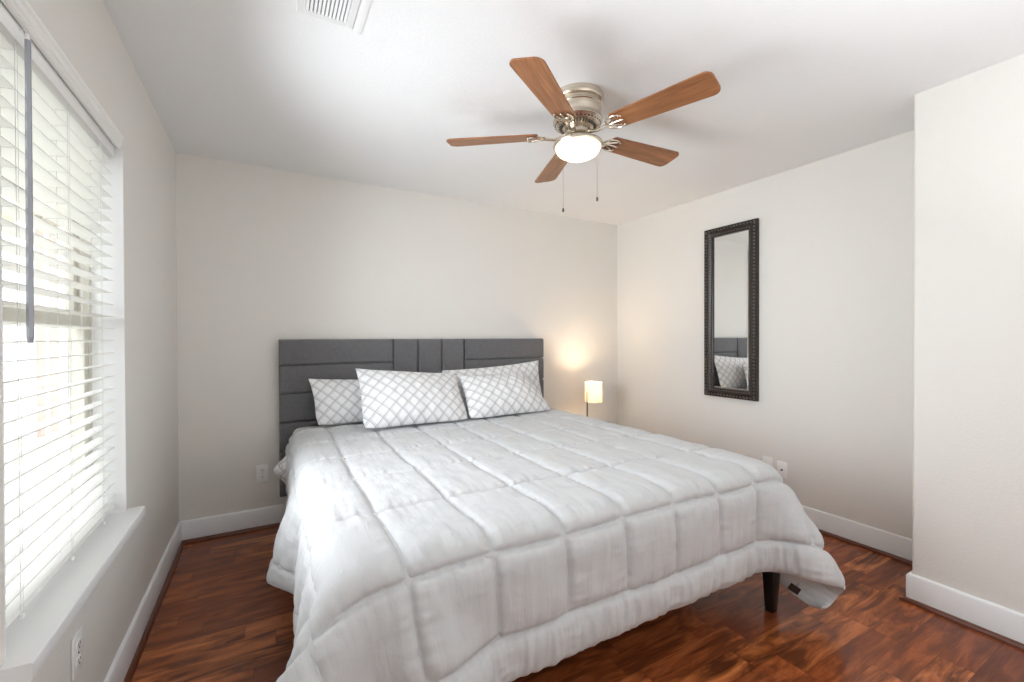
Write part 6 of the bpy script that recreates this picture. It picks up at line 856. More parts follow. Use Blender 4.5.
0,1,0,-1,1,-1,1,-1,1,-1,1,-1,0,0,0,0,1,-1,0,0,0,0,0,0,0,0,0,0,0,0,0,0,0,0,0,0,0,0,0,0,0,0,0,0,0,0,0,0,0,0,0,0,0,0,0,0,0,0,0,0,0,0,0,0,0,0,0,0,0,0,0,0,0,0,0,0,0,0,0,0,0,0,0,-1,0,0,1,0,0,0,-1,1,-1,1,-1,1,0,0,
1,-1,0,1,-1,1,-1,1,-1,1,-1,1,0,-1,0,0,0,1,-1,0,0,0,0,0,0,0,0,0,0,0,0,0,0,0,0,0,0,0,0,0,0,0,0,0,0,0,0,0,0,0,0,0,0,0,0,0,0,0,0,0,0,0,0,0,0,0,0,0,0,0,0,0,0,0,0,0,0,0,0,0,0,-1,0,1,0,0,0,0,0,0,0,0,0,0,0,0,0,0,
)
CL = np.array(_steps, dtype=np.int32).reshape(3, 84, 98).transpose(1, 2, 0)
CL = np.cumsum(np.cumsum(CL, axis=0), axis=1) / 1000.0
for _k in range(2):      # take the millimetre rounding out
    _a = CL.copy(); _a[1:-1] = (CL[:-2] + 2*CL[1:-1] + CL[2:]) / 4
    _b = _a.copy(); _b[:, 1:-1] = (_a[:, :-2] + 2*_a[:, 1:-1] + _a[:, 2:]) / 4; CL = _b

def upsample(P, k):
    """Catmull-Rom refinement of a grid along both axes"""
    def one(A):
        n = A.shape[0]; t = np.linspace(0, n-1, (n-1)*k+1); i = np.minimum(t.astype(int), n-2); f = (t-i)[:, None, None]
        E = np.concatenate([2*A[:1]-A[1:2], A, 2*A[-1:]-A[-2:-1]])
        p0, p1, p2, p3 = E[i], E[i+1], E[i+2], E[i+3]
        return .5*(2*p1 + (p2-p0)*f + (2*p0-5*p1+4*p2-p3)*f*f + (3*p1-p0-3*p2+p3)*f**3)
    A = one(P); return one(A.transpose(1, 0, 2)).transpose(1, 0, 2)
K = 5
PC = upsample(CL, K)
ny, nx, _ = PC.shape
U = np.linspace(U0, U1, nx)[None, :]*np.ones((ny, 1)); V = np.linspace(V0, V1, ny)[:, None]*np.ones((1, nx))
seam_u = [.575+.255*k for k in range(-1, 10)]
seam_v = [V0+.138, V0+.392, V0+.765, V0+1.155, V0+1.525, V0+1.895, V0+2.265]
wob = .010*vnoise(U, V, 1.0, 3.0); wob2 = .012*vnoise(U, V, 8.0, 2.5)
du = np.min([np.abs(U+wob-s) for s in seam_u], axis=0); dv = np.min([np.abs(V+wob2-s) for s in seam_v], axis=0)
edge = np.minimum(np.minimum(U-U0, U1-U), np.minimum(V-V0, V1-V))
def bulge(d, s): return 1-np.exp(-(d/s))
strength_u = np.where(V < V0+.138, .10, 1.0)      # the hem band has no lengthwise quilting
fu = 1 - strength_u*(1-bulge(du, .017)); fv = bulge(dv, .016)
puff = (.013 + .011*np.clip((1.25-V)/.1, 0, 1))*fu*fv*bulge(edge, .02)
# puckers run away from each seam
n_u = vnoise(U*1.0, V*.18, 3.0, 46); n_v = vnoise(U*.18, V*1.0, 4.0, 46)
n_u2 = vnoise(U, V*.12, 13.0, 21)
wr = .0058*n_u*np.exp(-dv/.06) + .0052*n_v*np.exp(-du/.05) + .0034*n_u2*np.exp(-dv/.15)
soft = .0050*vnoise(U, V, 6.0, 7) + .0028*vnoise(U, V, 9.0, 17)
foot = np.clip((1.25-V)/.2, 0, 1)
hem = np.exp(-np.abs(V-V0-.06)/.10)
ru = vnoise(U + .25*(V-V0)*vnoise(U, V*0, 20.0, 4), V*.10, 11.0, 30) + .6*vnoise(U, V*.15, 12.0, 62)
ruff = .013*ru*hem*np.clip((V0+.148-V)/.03, 0, 1)
vert = .0045*vnoise(U, V*.10, 15.0, 26)*foot      # vertical drag folds on the foot face
side = np.clip((.62-U)/.12, 0, 1)
sidef = .010*vnoise(U*.25, V, 16.0, 16)*side + .007*vnoise(U*.3, V, 17.0, 34)*side
groove = -.0062*(np.exp(-(du/.008)**2)*strength_u + np.exp(-(dv/.008)**2))
disp = puff + groove + wr + soft*fv + ruff + vert + sidef
dx = np.gradient(PC, axis=1); dy = np.gradient(PC, axis=0)
N = np.cross(dx, dy); N /= np.linalg.norm(N, axis=-1, keepdims=True)
TOP = PC + N*disp[..., None]
thick = np.maximum(.004, .012 + (puff)*1.15)*bulge(edge+.004, .012) + ruff*0
BOT_T = disp + .010*bulge(edge+.002, .02)*(.4+.6*fu*fv)
comf, _, _ = cloth_mesh('comforter', TOP, np.stack([U, V], -1), COMF, thick=.004)
# the under side gets its own quilted relief
nv = ny*nx
co = np.empty(nv*2*3, np.float32); comf.data.vertices.foreach_get('co', co); co = co.reshape(-1, 3)
under = PC - N*(.010*fu*fv*bulge(edge+.002, .02) + .4*wr + .002)[..., None] + N*(.5*ruff)[..., None]
co[nv:] = under.reshape(-1, 3)
comf.data.vertices.foreach_set('co', co.ravel()); comf.data.update()
tag(comf, 'fluffy white box-quilted comforter draped over the bed', 'comforter')
TAGM = plain('dark_brown_label', (.035, .016, .010), .6)
_j, _i = 5*K, 96*K
_p = Vector(under[_j, _i]); _n = -Vector(N[_j, _i]); _t = Vector(under[_j+6, _i]-under[_j-6, _i]).normalized(); _b = _n.cross(_t).normalized()
bm = bmesh.new(); bx(bm, -.016, .016, -.022, .022, 0, .002, .0006)
bmesh.ops.transform(bm, matrix=Matrix(((_b.x, _t.x, _n.x, _p.x), (_b.y, _t.y, _n.y, _p.y), (_b.z, _t.z, _n.z, _p.z), (0, 0, 0, 1))) @ Matrix.Translation((0, 0, .012)), verts=bm.verts[:])
_tg = obj('care_label', bm, TAGM, comf); _tg['label'] = 'small dark brown sewn label'

# ------------------------------------------------------------------ pillows
def pillow(label, TL, TR, BL, BR, T, seed, sag=.0):
    TL, TR, BL, BR = map(Vector, (TL, TR, BL, BR))
    nu, nv_ = 72, 52
    c = (TL+TR+BL+BR)/4
    w = ((TR-TL).length+(BR-BL).length)/2; h = ((TL-BL).length+(TR-BR).length)/2
    nrm = ((BR-BL).cross(TL-BL)).normalized()
    def surf(side):
        P = np.zeros((nv_, nu, 3)); UV = np.zeros((nv_, nu, 2))
        for j in range(nv_):
            b = 2*j/(nv_-1)-1; b = math.copysign(1-(1-abs(b))**1.25, b) if abs(b) > 0 else 0
            for i in range(nu):
                a = 2*i/(nu-1)-1; a = math.copysign(1-(1-abs(a))**1.25, a) if abs(a) > 0 else 0
                # sides pull in between the corners
                aa = a*(1-.055*(1-b*b)*abs(a)); bb = b*(1-.075*(1-a*a)*abs(b))
                if b < 0: aa *= 1-.075*b**4*abs(a)**3; bb *= 1-.10*abs(a)**5
                s, t = (aa+1)/2, (bb+1)/2
                p = (BL*(1-s)+BR*s)*(1-t) + (TL*(1-s)+TR*s)*t
                prof = ((1-abs(a)**2.4)*(1-abs(b)**2.2))
                prof = max(prof, 0)**.62
                q = Vector((a*w/2, b*h/2, seed))
                cr = 1.0 + .22*noise.noise(q*3.2) 
                # creases that fan out of the corners and along the seams
                e = 1-min(1, prof)
                fold = .010*noise.noise(Vector((a*w*9+seed, b*h*3, side)))*(1-e)**.3*prof + .008*e*noise.noise(Vector((a*w*24, b*h*24, seed+side)))*min(1, prof*4)
                d = T*prof*cr + fold
                lean = Vector((0, 0, -1))*sag*(1-b)*.0
                P[j, i] = p + nrm*(d if side > 0 else -d*.85) + lean
                UV[j, i] = (s*w + seed*.37, t*h + seed*.21)
        return P, UV
    F, UF = surf(1); B, UB = surf(-1)
    V = np.concatenate([F.reshape(-1, 3), B.reshape(-1, 3)]); o = nu*nv_
    j, i = np.meshgrid(np.arange(nv_-1), np.arange(nu-1), indexing='ij'); a = (j*nu+i).ravel()
    Fc = np.concatenate([np.stack([a, a+1, a+nu+1, a+nu], 1), np.stack([a+o, a+nu+o, a+nu+1+o, a+1+o], 1)])
    base = (BL+BR)/2
    me = bpy.data.meshes.new('pillow')
    me.from_pydata((V-np.array(base)).tolist(), [], Fc.tolist())
    uvl = me.uv_layers.new(name='uv'); UU = np.concatenate([UF.reshape(-1, 2), UB.reshape(-1, 2)])
    uvl.data.foreach_set('uv', UU[Fc.ravel()].astype(np.float32).ravel())
    bm = bmesh.new(); bm.from_mesh(me); bmesh.ops.remove_doubles(bm, verts=bm.verts[:], dist=.0004); bm.to_mesh(me); bm.free()
    me.polygons.foreach_set('use_smooth', np.ones(len(me.polygons), dtype=bool))
    me.materials.append(LATT)
    ob = link(bpy.data.objects.new('pillow', me)); ob.location = base
    tag(ob, label, 'pillow', 'lattice print pillows on the bed')
    return ob
pillow('lattice print pillow at far left, half hidden behind the front left pillow',
       (.726, 3.20, 1.012), (1.42, 3.22, .99), (.755, 3.085, .703), (1.42, 3.085, .70), .075, 1.3)
pillow('lattice print pillow standing in front, left of the bed centre',
       (.990, 2.99, 1.085), (1.690, 2.99, 1.025), (.98, 2.75, .715), (1.715, 2.76, .71), .10, 2.7)
pillow('lattice print pillow behind on the right, its peak nearest the lamp',
       (1.66, 3.20, 1.03), (2.53, 3.17, 1.085), (1.70, 3.07, .70), (2.53, 3.06, .70), .075, 4.1)
pillow('lattice print pillow leaning in front, right of the bed centre',
       (1.715, 2.99, 1.005), (2.27, 2.99, 1.01), (1.690, 2.765, .71), (2.44, 2.80, .71), .095, 5.9)

# ------------------------------------------------------------------ nightstand and lamp
NSM = plain('dark_walnut_nightstand', (.05, .028, .018), .4, var=.3)
ns = thing('nightstand', 'small dark nightstand under the lamp in the back right corner', 'nightstand', (3.08, 3.16, 0))
bm = bmesh.new(); bx(bm, 2.87, 3.33, 2.99, 3.36, .405, .43, .004); obj('tabletop', bm, NSM, ns)
bm = bmesh.new(); bx(bm, 2.89, 3.31, 3.01, 3.35, .12, .404, .003); obj('cabinet', bm, NSM, ns)
for z in (.266, .130):
    d = box('drawer', (2.905, 3.295, 2.995, 3.0095, z, z+.128), NSM, ns, .003)
    bm = bmesh.new(); lathe(bm, [(0, 0), (.012, .002), (.014, .01), (.006, .016), (.006, .024)], (0, 0, 0), 16)
    bmesh.ops.rotate(bm, verts=bm.verts[:], cent=(0, 0, 0), matrix=Matrix.Rotation(-PI/2, 3, 'X'))
    bmesh.ops.translate(bm, verts=bm.verts[:], vec=(3.1, 2.971, z+.064)); obj('knob', bm, NICKEL, d)
for x in (2.91, 3.29):
    for y in (3.03, 3.33): box('leg', (x-.015, x+.015, y-.015, y+.015, .0005, .1195), NSM, ns, .002)

LX, LY = 3.105, 3.13
lamp = thing('table_lamp', 'small lit table lamp with cream drum shade beside the headboard', 'lamp', (LX, LY, .4305))
bm = bmesh.new(); lathe(bm, [(0, 0), (.072, 0), (.072, .008), (.066, .013), (0, .014)], (LX-.05, LY, .4308), 40)
obj('base', bm, METAL_DK, lamp)
bm = bmesh.new(); tube(bm, [(LX-.074, LY, .443), (LX-.074, LY, .79)], .0065, 12)
tube(bm, [(LX-.074, LY, .775), (LX-.03, LY, .775), (LX, LY, .775)], .004, 8); obj('pole', bm, METAL_DK, lamp)
def mat_shade():
    t = NT('cream_lamp_shade'); out = t.n['Material Output']
    t.b.inputs['Base Color'].default_value = (.85, .80, .70, 1); t.b.inputs['Roughness'].default_value = .8
    t.b.inputs['Emission Color'].default_value = (1.0, .80, .52, 1); t.b.inputs['Emission Strength'].default_value = .12
    tl = t.new('ShaderNodeBsdfTranslucent'); tl.inputs['Color'].default_value = (.92, .82, .66, 1)
    mx = t.new('ShaderNodeMixShader'); mx.inputs[0].default_value = .17
    t.link(t.b.outputs[0], mx.inputs[1]); t.link(tl.outputs[0], mx.inputs[2]); t.link(mx.outputs[0], out.inputs[0])
    return t.m
bm = bmesh.new(); SR = .077
lathe(bm, [(SR, 0), (SR, .180), (SR-.002, .180), (SR-.002, 0), (SR, 0)], (LX, LY, .690), 48); obj('lamp_shade', bm, mat_shade(), lamp)
bm = bmesh.new(); lathe(bm, [(0, 0), (.010, 0), (.012, .012), (.020, .024), (.018, .036), (0, .042)], (LX, LY, .735), 20)
bulb = obj('bulb', bm, emis('warm_bulb', (1, .76, .52), 8), lamp)
ld = bpy.data.lights.new('lamp_light', 'POINT'); ld.energy = 8; ld.color = (1, .76, .52); ld.shadow_soft_size = .05
lo_ = link(bpy.data.objects.new('lamp_light', ld)); lo_.location = (LX, LY, .785); lo_.parent = lamp; lo_.matrix_parent_inverse = lamp.matrix_world.inverted()

# ------------------------------------------------------------------ wall mirror
MY0, MY1, MZ0, MZ1 = 1.915, 2.355, .806, 2.154
mir = thing('wall_mirror', 'tall narrow mirror in dark beaded frame on the right wall', 'mirror', (W-.015, (MY0+MY1)/2, (MZ0+MZ1)/2))
ESP = plain('espresso_frame', (.024, .013, .009), .3, var=.4)
BEAD = plain('worn_bronze_bead', (.22, .185, .165), .3, .35, var=.4)
def frame_sweep(bm, prof, y0, y1, z0, z1):
    """prof (inset from outer edge, height off the wall)"""
    cs = [(y0, z0, 1, 1), (y1, z0, -1, 1), (y1, z1, -1, -1), (y0, z1, 1, -1)]
    rings = [[bm.verts.new((W-.002-hh, y+sy*i, z+sz*i)) for i, hh in prof] for y, z, sy, sz in cs]
    m = len(prof)
    for k in range(4):
        A, B = rings[k], rings[(k+1) % 4]
        for q in range(m): bm.faces.new((A[q], A[(q+1) % m], B[(q+1) % m], B[q]))
    bmesh.ops.recalc_face_normals(bm, faces=bm.faces[:])
bm = bmesh.new()
frame_sweep(bm, [(0, 0), (0, .028), (.003, .035), (.009, .036), (.012, .030), (.024, .028), (.028, .033), (.036, .040), (.046, .036), (.054, .028), (.067, .024), (.067, 0)], MY0, MY1, MZ0, MZ1)
fr = obj('frame', bm, ESP, mir, angle=50)
bm = bmesh.new()
def beads(a0, a1, fixed, horiz, step=.026, r=.0105):
    n = int((a1-a0)/step)
    for k in range(n+1):
        a = a0 + (a1-a0)*k/n
        M_ = Matrix.Translation((W-.002-.0315, a if horiz else fixed, fixed if horiz else a)) @ Matrix.Rotation(.6 if not horiz else .6, 4, 'X') @ Matrix.Diagonal((.7, 1.25, .75, 1))
        bmesh.ops.create_icosphere(bm, subdivisions=1, radius=r, matrix=M_)
for z in (MZ0+.018, MZ1-.018): beads(MY0+.018, MY1-.018, z, True)
for y in (MY0+.018, MY1-.018): beads(MZ0+.03, MZ1-.03, y, False)
obj('beading', bm, BEAD, fr)
bm = bmesh.new()
def beads2(a0, a1, fixed, horiz):
    n = int((a1-a0)/.020)
    for k in range(n+1):
        a = a0 + (a1-a0)*k/n
        bmesh.ops.create_icosphere(bm, subdivisions=1, radius=.0052, matrix=Matrix.Translation((W-.002-.0305, a if horiz else fixed, fixed if horiz else a)))
for z in (MZ0+.052, MZ1-.052): beads2(MY0+.055, MY1-.055, z, True)
for y in (MY0+.052, MY1-.052): beads2(MZ0+.06, MZ1-.06, y, False)
obj('inner_beading', bm, BEAD, fr)
MROT = -1.0
MIRM = plain('silvered_mirror', (.90, .91, .90), .01, 1)
bm = bmesh.new(); iy0, iy1, iz0, iz1 = MY0+.060, MY1-.060, MZ0+.060, MZ1-.060; b = .020
o1 = [bm.verts.new((W-.0105, y, z)) for y, z in ((iy0, iz0), (iy1, iz0), (iy1, iz1), (iy0, iz1))]
o2 = [bm.verts.new((W-.0125, y, z)) for y, z in ((iy0+b, iz0+b), (iy1-b, iz0+b), (iy1-b, iz1-b), (iy0+b, iz1-b))]
o3 = [bm.verts.new((W-.004, v.co.y, v.co.z)) for v in o1]
for k in range(4):
    bm.faces.new((o1[k], o1[(k+1) % 4], o2[(k+1) % 4], o2[k])); bm.faces.new((o1[k], o3[k], o3[(k+1) % 4], o1[(k+1) % 4]))
bm.faces.new(o2); bm.faces.new(o3[::-1]); bmesh.ops.recalc_face_normals(bm, faces=bm.faces[:])
_c = Vector((W-.0125, (MY0+MY1)/2, 0))
bmesh.ops.rotate(bm, verts=bm.verts[:], cent=_c, matrix=Matrix.Rotation(math.radians(MROT), 3, 'Z'))
bmesh.ops.translate(bm, verts=bm.verts[:], vec=(-.004, 0, 0))
obj('mirror_glass', bm, MIRM, mir, smooth=False)

# ------------------------------------------------------------------ ceiling fan
FX, FY = 1.797, 1.684
fan = thing('ceiling_fan', 'five-blade brushed nickel ceiling fan with oak blades and lit bowl', 'ceiling fan', (FX, FY, 2.4395))
bm = bmesh.new(); lathe(bm, [(0, 0), (.120, 0), (.123, -.006), (.123, -.026), (.119, -.033), (.108, -.037), (.108, -.046), (.112, -.050), (.112, -.056), (.108, -.060)], (FX, FY, 2.4395), 56)
obj('canopy', bm, NICKEL, fan, angle=30)
bm = bmesh.new(); lathe(bm, [(.108, 2.3798), (.111, 2.376), (.109, 2.358), (.103, 2.340), (.104, 2.334), (.115, 2.330), (.119, 2.323), (.119, 2.315), (.103, 2.295), (.070, 2.287), (.0, 2.285)], (FX, FY, 0), 56)
mot = obj('motor_housing', bm, NICKEL, fan, angle=30)
bm = bmesh.new()
for k in range(36):
    a = 2*PI*k/36; c, s = math.cos(a), math.sin(a)
    p0 = Vector((FX+.075*c, FY+.075*s, 2.2865)); p1 = Vector((FX+.110*c, FY+.110*s, 2.3030)); t = Vector((-s, c, 0))
    vs = [bm.verts.new(p) for p in (p0-t*.0028, p0+t*.0028, p1+t*.0042, p1-t*.0042)]
    ws = [bm.verts.new(v.co+Vector((0, 0, -.0022))) for v in vs]
    bm.faces.new(ws)
    for q in range(4): bm.faces.new((vs[q], vs[(q+1) % 4], ws[(q+1) % 4], ws[q]))
bmesh.ops.recalc_face_normals(bm, faces=bm.faces[:])
vents = obj('vent_slots', bm, SLOT, mot, smooth=False)
BZ = 2.257
bm = bmesh.new(); lathe(bm, [(.0, 2.2850), (.060, 2.2850), (.062, 2.2790), (.062, 2.2550), (.056, 2.2490), (.040, 2.2450), (.034, 2.2380), (.034, 2.2210), (.0, 2.2210)], (FX, FY, 0), 40)
obj('flywheel_hub', bm, METAL_DK if False else NICKEL, fan, angle=30)
def blade_outline():
    # plan of the blade: r along, half-width; squared rounded tip, narrower root
    pts = []
    r0, r1 = .185, .641; w0, w1 = .052, .069; cr = .034
    root = [(r0+.006, -w0+.012), (r0+.018, -w0)]
    pts += root
    for k in range(7):
        a = -PI/2 + k*PI/12; pts.append((r1-cr+cr*math.cos(a), -w1+cr+cr*math.sin(a)))
    for k in range(7):
        a = k*PI/12; pts.append((r1-cr+cr*math.cos(a), w1-cr+cr*math.sin(a)))
    pts += [(r0+.018, w0), (r0+.006, w0-.012)]
    return pts
pitch_b = math.radians(-11)
for k in range(5):
    ang = math.radians(-1.0 + 72*k)
    Mx = Matrix.Translation((FX, FY, BZ)) @ Matrix.Rotation(ang, 4, 'Z') @ Matrix.Rotation(pitch_b, 4, 'X')
    pl = blade_outline(); bm = bmesh.new(); uvl = bm.loops.layers.uv.new('uv')
    lo3 = [bm.verts.new((x, y, -.0035)) for x, y in pl]; hi3 = [bm.verts.new((x, y, .0035)) for x, y in pl]
    bm.faces.new(lo3[::-1]); bm.faces.new(hi3)
    for q in range(len(pl)): bm.faces.new((lo3[q], lo3[(q+1) % len(pl)], hi3[(q+1) % len(pl)], hi3[q]))
    for f in bm.faces:
        for lp in f.loops: lp[uvl].uv = (lp.vert.co.x + k*1.7, lp.vert.co.y + k*.31)
    bmesh.ops.recalc_face_normals(bm, faces=bm.faces[:])
    bmesh.ops.transform(bm, matrix=Mx, verts=bm.verts[:])
    bl = obj('blade', bm, BLADE, fan, angle=30)
    # blade iron: curved arm from the hub to a pierced oval plate under the blade
    bm = bmesh.new()
    tube(bm, [(.055, 0, .004), (.085, 0, -.010), (.115, 0, -.016), (.145, 0, -.012), (.165, 0, -.0065)], [.011, .008, .007, .008, .010], 8)
    def loop_bar(pts, r=.0038):
        tube(bm, pts, r, 6)
    for s in (-1, 1):
        loop_bar([(.155, 0, -.0085), (.165, s*.022, -.0085), (.185, s*.038, -.0085), (.212, s*.043, -.0085), (.235, s*.036, -.0085), (.243, s*.024, -.0085)], .0042)
        loop_bar([(.165, 0, -.0085), (.185, s*.012, -.0085), (.205, s*.022, -.0085), (.225, s*.030, -.0085)], .0038)
        bmesh.ops.create_uvsphere(bm, u_segments=8, v_segments=6, radius=.006, matrix=Matrix.Translation((.236, s*.033, -.0095)))
    loop_bar([(.16, 0, -.0085), (.20, 0, -.0085), (.238, 0, -.0085)], .0042)
    bmesh.ops.create_uvsphere(bm, u_segments=8, v_segments=6, radius=.006, matrix=Matrix.Translation((.240, 0, -.0095)))
    bmesh.ops.transform(bm, matrix=Mx, verts=bm.verts[:])
    obj('blade_arm', bm, NICKEL, fan)
lk = None
bm = bmesh.new(); lathe(bm, [(.034, 2.2500), (.040, 2.2450), (.042, 2.2350), (.072, 2.2290), (.104, 2.2210), (.117, 2.2130), (.120, 2.2030), (.117, 2.1960), (.110, 2.1950), (.107, 2.2000), (.0, 2.2030)], (FX, FY, 0), 56)
lk = obj('light_fitter', bm, NICKEL, fan, angle=30)
def mat_bowl():
    t = NT('lit_frosted_bowl'); out = t.n['Material Output']
    t.b.inputs['Base Color'].default_value = (.9, .88, .84, 1); t.b.inputs['Roughness'].default_value = .35
    t.b.inputs['Emission Color'].default_value = (1.0, .78, .50, 1); t.b.inputs['Emission Strength'].default_value = .75
    tl = t.new('ShaderNodeBsdfTranslucent'); tl.inputs['Color'].default_value = (.95, .92, .86, 1)
    mx = t.new('ShaderNodeMixShader'); mx.inputs[0].default_value = .5
    t.link(t.b.outputs[0], mx.inputs[1]); t.link(tl.outputs[0], mx.inputs[2]); t.link(mx.outputs[0], out.inputs[0])
    return t.m
BOWL = mat_bowl()
fb = bpy.data.lights.new('fan_bulb', 'POINT'); fb.energy = .9; fb.color = (1, .80, .56); fb.shadow_soft_size = .02
fb_o = link(bpy.data.objects.new('fan_bulb', fb)); fb_o.location = (FX, FY, 2.178); fb_o.parent = fan; fb_o.matrix_parent_inverse = fan.matrix_world.inverted()
bm = bmesh.new(); lathe(bm, [(.1065, 2.1990), (.1065, 2.1910), (.102, 2.1780), (.091, 2.1640), (.071, 2.1530), (.044, 2.1460), (.018, 2.1430), (0, 2.1425)], (FX, FY, 0), 48)
obj('glass_bowl', bm, BOWL, lk)
for (cx, cy, zt, zb_) in ((FX-.024, FY+.087, 2.195, 1.925), (FX+.072, FY-.056, 2.195, 1.955)):
    bm = bmesh.new(); tube(bm, [(cx, cy, zt), (cx, cy, zb_)], .0007, 5)
    z = zt
    ch = obj('pull_chain', bm, METAL_DK, fan)
    bm = bmesh.new(); lathe(bm, [(0, 0), (.0045, .002), (.006, .010), (.004, .020), (0, .023)], (cx, cy, zb_-.022), 12); obj('pull_knob', bm, METAL_DK, ch)

# ------------------------------------------------------------------ ceiling vent
VENTM = plain('vent_white', (.80, .80, .80), .4)
vt = thing('ceiling_vent', 'white louvred air vent in the ceiling near the window', 'vent', (.68, 1.53, 2.4395))
vx0, vx1, vy0, vy1 = .580, .772, 1.34, 1.722
bm = bmesh.new()
prof = [(0, 0), (0, .003), (.004, .007), (.026, .010), (.030, .006), (.030, 0)]
cs = [(vx0, vy0, 1, 1), (vx1, vy0, -1, 1), (vx1, vy1, -1, -1), (vx0, vy1, 1, -1)]
rings = [[bm.verts.new((x+sx*i, y+sy*i, 2.4395-hh)) for i, hh in prof] for x, y, sx, sy in cs]
for k in range(4):
    A, B = rings[k], rings[(k+1) % 4]
    for q in range(len(prof)): bm.faces.new((A[q], A[(q+1) % 6], B[(q+1) % 6], B[q]))
bmesh.ops.recalc_face_normals(bm, faces=bm.faces[:]); obj('vent_frame', bm, VENTM, vt, angle=25)
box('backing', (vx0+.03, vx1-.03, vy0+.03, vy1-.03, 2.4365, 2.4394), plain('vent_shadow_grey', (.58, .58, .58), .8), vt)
n = 11
for k in range(n):
    x = vx0+.034 + (vx1-vx0-.068)*k/(n-1)
    bm = bmesh.new(); bx(bm, -.0045, .0045, vy0+.029, vy1-.029, -.0008, .0008)
    bmesh.ops.rotate(bm, verts=bm.verts[:], cent=(0, 0, 0), matrix=Matrix.Rotation(math.radians(35), 3, 'Y'))
    bmesh.ops.translate(bm, verts=bm.verts[:], vec=(x, 0, 2.4315)); obj('louvre', bm, VENTM, vt, smooth=False)
bm = bmesh.new(); bx(bm, vx1+.001, vx1+.033, 1.30, 1.742, 2.4375, 2.4396, .0008); obj('flange_strip', bm, CEIL, vt)

# ------------------------------------------------------------------ wall plates
def plate(label, center, nrm, kind, group=None):
    """nrm 'x+','x-','y-': the way the plate faces"""
    name = {'duplex': 'wall_outlet', 'coax': 'coax_wall_plate', 'blank': 'phone_wall_plate', 'rocker': 'wall_outlet'}[kind]
    rot = {'y-': 0, 'x-': -PI/2, 'x+': PI/2}[nrm]
    Mx = Matrix.Translation(center) @ Matrix.Rotation(rot, 4, 'Z')
    t = thing(name, label, 'outlet' if 'outlet' in name else 'wall plate', center, group)
    def add(nm, bm, mat, par):
        bmesh.ops.transform(bm, matrix=Mx, verts=bm.verts[:]); return obj(nm, bm, mat, par, angle=30)
    bm = bmesh.new(); bx(bm, -.036, .036, -.0065, -.0008, -.058, .058, .0025, 2); p = add('cover_plate', bm, PLATE, t)
    if kind in ('duplex', 'rocker'):
        for zc in (.0225, -.0225):
            bm = bmesh.new()
            vs = []
            for k in range(16):
                a = 2*PI*k/16; vs.append((.0172*math.cos(a), max(-.0125, min(.0125, .0172*math.sin(a)))+zc))
            lo4 = [bm.verts.new((x, -.0064, z)) for x, z in vs]; hi4 = [bm.verts.new((x*.97, -.0088, zc+(z-zc)*.97)) for x, z in vs]
            bm.faces.new(hi4)
            for q in range(16): bm.faces.new((lo4[q], lo4[(q+1) % 16], hi4[(q+1) % 16], hi4[q]))
            bmesh.ops.recalc_face_normals(bm, faces=bm.faces[:]); rc = add('receptacle', bm, PLATE, p)
            bm = bmesh.new(); bx(bm, -.0082, -.0058, -.0093, -.0086, zc-.001, zc+.0085); bx(bm, .0058, .0080, -.0093, -.0086, zc-.001, zc+.007); bx(bm, -.0025, .0025, -.0093, -.0086, zc-.0095, zc-.005)
            add('slots', bm, SLOT, rc)
        bm = bmesh.new(); bmesh.ops.create_uvsphere(bm, u_segments=10, v_segments=6, radius=.003, matrix=Matrix.Translation((0, -.0062, 0))); add('screw', bm, METAL_DK, p)
    else:
        bm = bmesh.new(); lathe(bm, [(.0065, 0), (.0065, .003), (.0048, .0032), (.0048, .010), (.0038, .0102), (.0, .0102)], (0, 0, 0), 12)
        bmesh.ops.rotate(bm, verts=bm.verts[:], cent=(0, 0, 0), matrix=Matrix.Rotation(PI/2, 3, 'X'))
        bmesh.ops.translate(bm, verts=bm.verts[:], vec=(0, -.0064, 0)); add('jack', bm, METAL_DK, p)
        for zc in (.042, -.042):
            bm = bmesh.new(); bmesh.ops.create_uvsphere(bm, u_segments=8, v_segments=6, radius=.0025, matrix=Matrix.Translation((0, -.0062, zc))); add('screw', bm, PLATE, p)
    return t
plate('white duplex outlet on the back wall left of the headboard', (.457, D, .367), 'y-', 'duplex')
plate('white wall plate with a jack, right wall, nearer the back corner', (W, 1.852, .352), 'x-', 'blank')
plate('white wall plate with a jack, right wall, nearer the camera', (W, 1.747, .342), 'x-', 'coax')
plate('white outlet under the window sill on the left wall', (0, 1.700, .380), 'x+', 'duplex')

# ------------------------------------------------------------------ outside
def mat_grass():
    t = NT('dry_lawn'); o = t.obj
    t.link(t.ramp(t.noise(o, 5, 6, .7), [(.3, (.42, .42, .34)), (.7, (.56, .55, .47))]), t.b.inputs['Base Color'])
    t.b.inputs['Roughness'].default_value = .95; return t.m
bm = bmesh.new(); bx(bm, -30, -.3, -6, 34, -.25, -.15)
struct(obj('ground', bm, mat_grass(), smooth=False))
bm = bmesh.new(); bx(bm, -30, -3.4, 9.6, 13.5, -.149, -.13)
struct(obj('trim_5', bm, plain('pale_concrete', (.55, .54, .52), .8, var=.1), smooth=False))
bpy.data.objects['trim_5'].name = 'pavement'
def mat_brick():
    t = NT('pink_brick'); b = t.new('ShaderNodeTexBrick'); co = t.obj
    t.link(t.mapping(co, (1, 1, 1), rot=(PI/2, 0, 0)), b.inputs['Vector'])
    t.val(b, Color1=(.58, .42, .37, 1), Color2=(.66, .50, .44, 1), Mortar=(.55, .52, .48, 1), Scale=4.6, Mortar_Size=.015)
    t.link(b.outputs['Color'], t.b.inputs['Base Color']); t.b.inputs['Roughness'].default_value = .9; return t.m
BRICK = mat_brick(); SIDING = plain('cream_siding', (.74, .70, .60), .8)
HY = 9.0
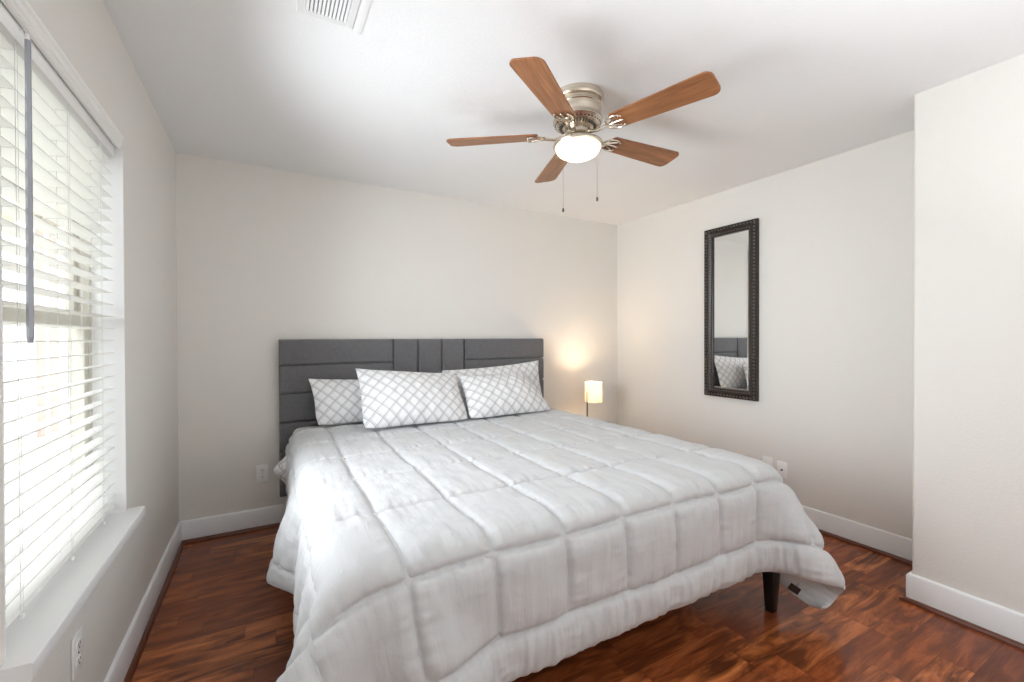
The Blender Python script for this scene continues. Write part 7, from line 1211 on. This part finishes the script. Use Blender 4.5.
nh = thing('neighbour_house', 'brick house with white corner boards and narrow dark windows seen through the blind', 'house', (-1.5, HY+1, -.15))
bm = bmesh.new(); bx(bm, -2.44, -2.34, HY, HY+3, -.149, 2.95); bx(bm, -2.30, -2.20, HY, HY+3, -.149, 2.95); obj('brick_wall', bm, BRICK, nh, smooth=False)
bm = bmesh.new(); bx(bm, -2.64, -2.44, HY-.05, HY+.2, -.149, 3.1, .01); bx(bm, -2.34, -2.30, HY-.03, HY+.2, -.149, 2.95); bx(bm, -2.20, -2.11, HY-.03, HY+.2, -.149, 2.95); obj('corner_board', bm, TRIMW, nh)
bm = bmesh.new(); bx(bm, -2.11, -.30, HY, HY+3, -.149, 3.1); obj('siding', bm, SIDING, nh, smooth=False)
DKG = plain('dark_window_glass', (.05, .06, .08), .1)
for x0, x1 in ((-2.10, -2.05), (-2.03, -1.97)):
    wf = box('side_window', (x0-.006, x1+.006, HY-.03, HY-.001, .25, 2.95), TRIMW, nh)
    box('pane', (x0+.004, x1-.004, HY-.036, HY-.031, .28, 2.92), DKG, wf)
bm = bmesh.new(); bx(bm, -1.955, -1.91, HY-.03, HY-.001, .25, 2.95); obj('shutter', bm, plain('tan_shutter', (.35, .30, .22), .7), nh)
bm = bmesh.new(); bx(bm, -3.1, -.30, HY-.6, HY+3.2, 3.1, 3.3, .01)
obj('eave', bm, SIDING, nh)
bm = bmesh.new()
v = [bm.verts.new(q) for q in ((-3.2, HY-.7, 3.3), (-.30, HY-.7, 3.3), (-.30, HY+3.3, 3.3), (-3.2, HY+3.3, 3.3), (-1.75, HY-.7, 4.1), (-1.75, HY+3.3, 4.1))]
for q in ((0, 1, 4), (2, 3, 5), (0, 4, 5, 3), (1, 2, 5, 4), (0, 3, 2, 1)): bm.faces.new([v[k] for k in q])
bmesh.ops.recalc_face_normals(bm, faces=bm.faces[:]); obj('roof', bm, plain('grey_shingle', (.2, .19, .18), .9, var=.3), nh, smooth=False)

bm = bmesh.new(); bx(bm, -.75, -.161, -3, 5.2, 2.46, 2.56)
struct(obj('trim_6', bm, SIDING, smooth=False))
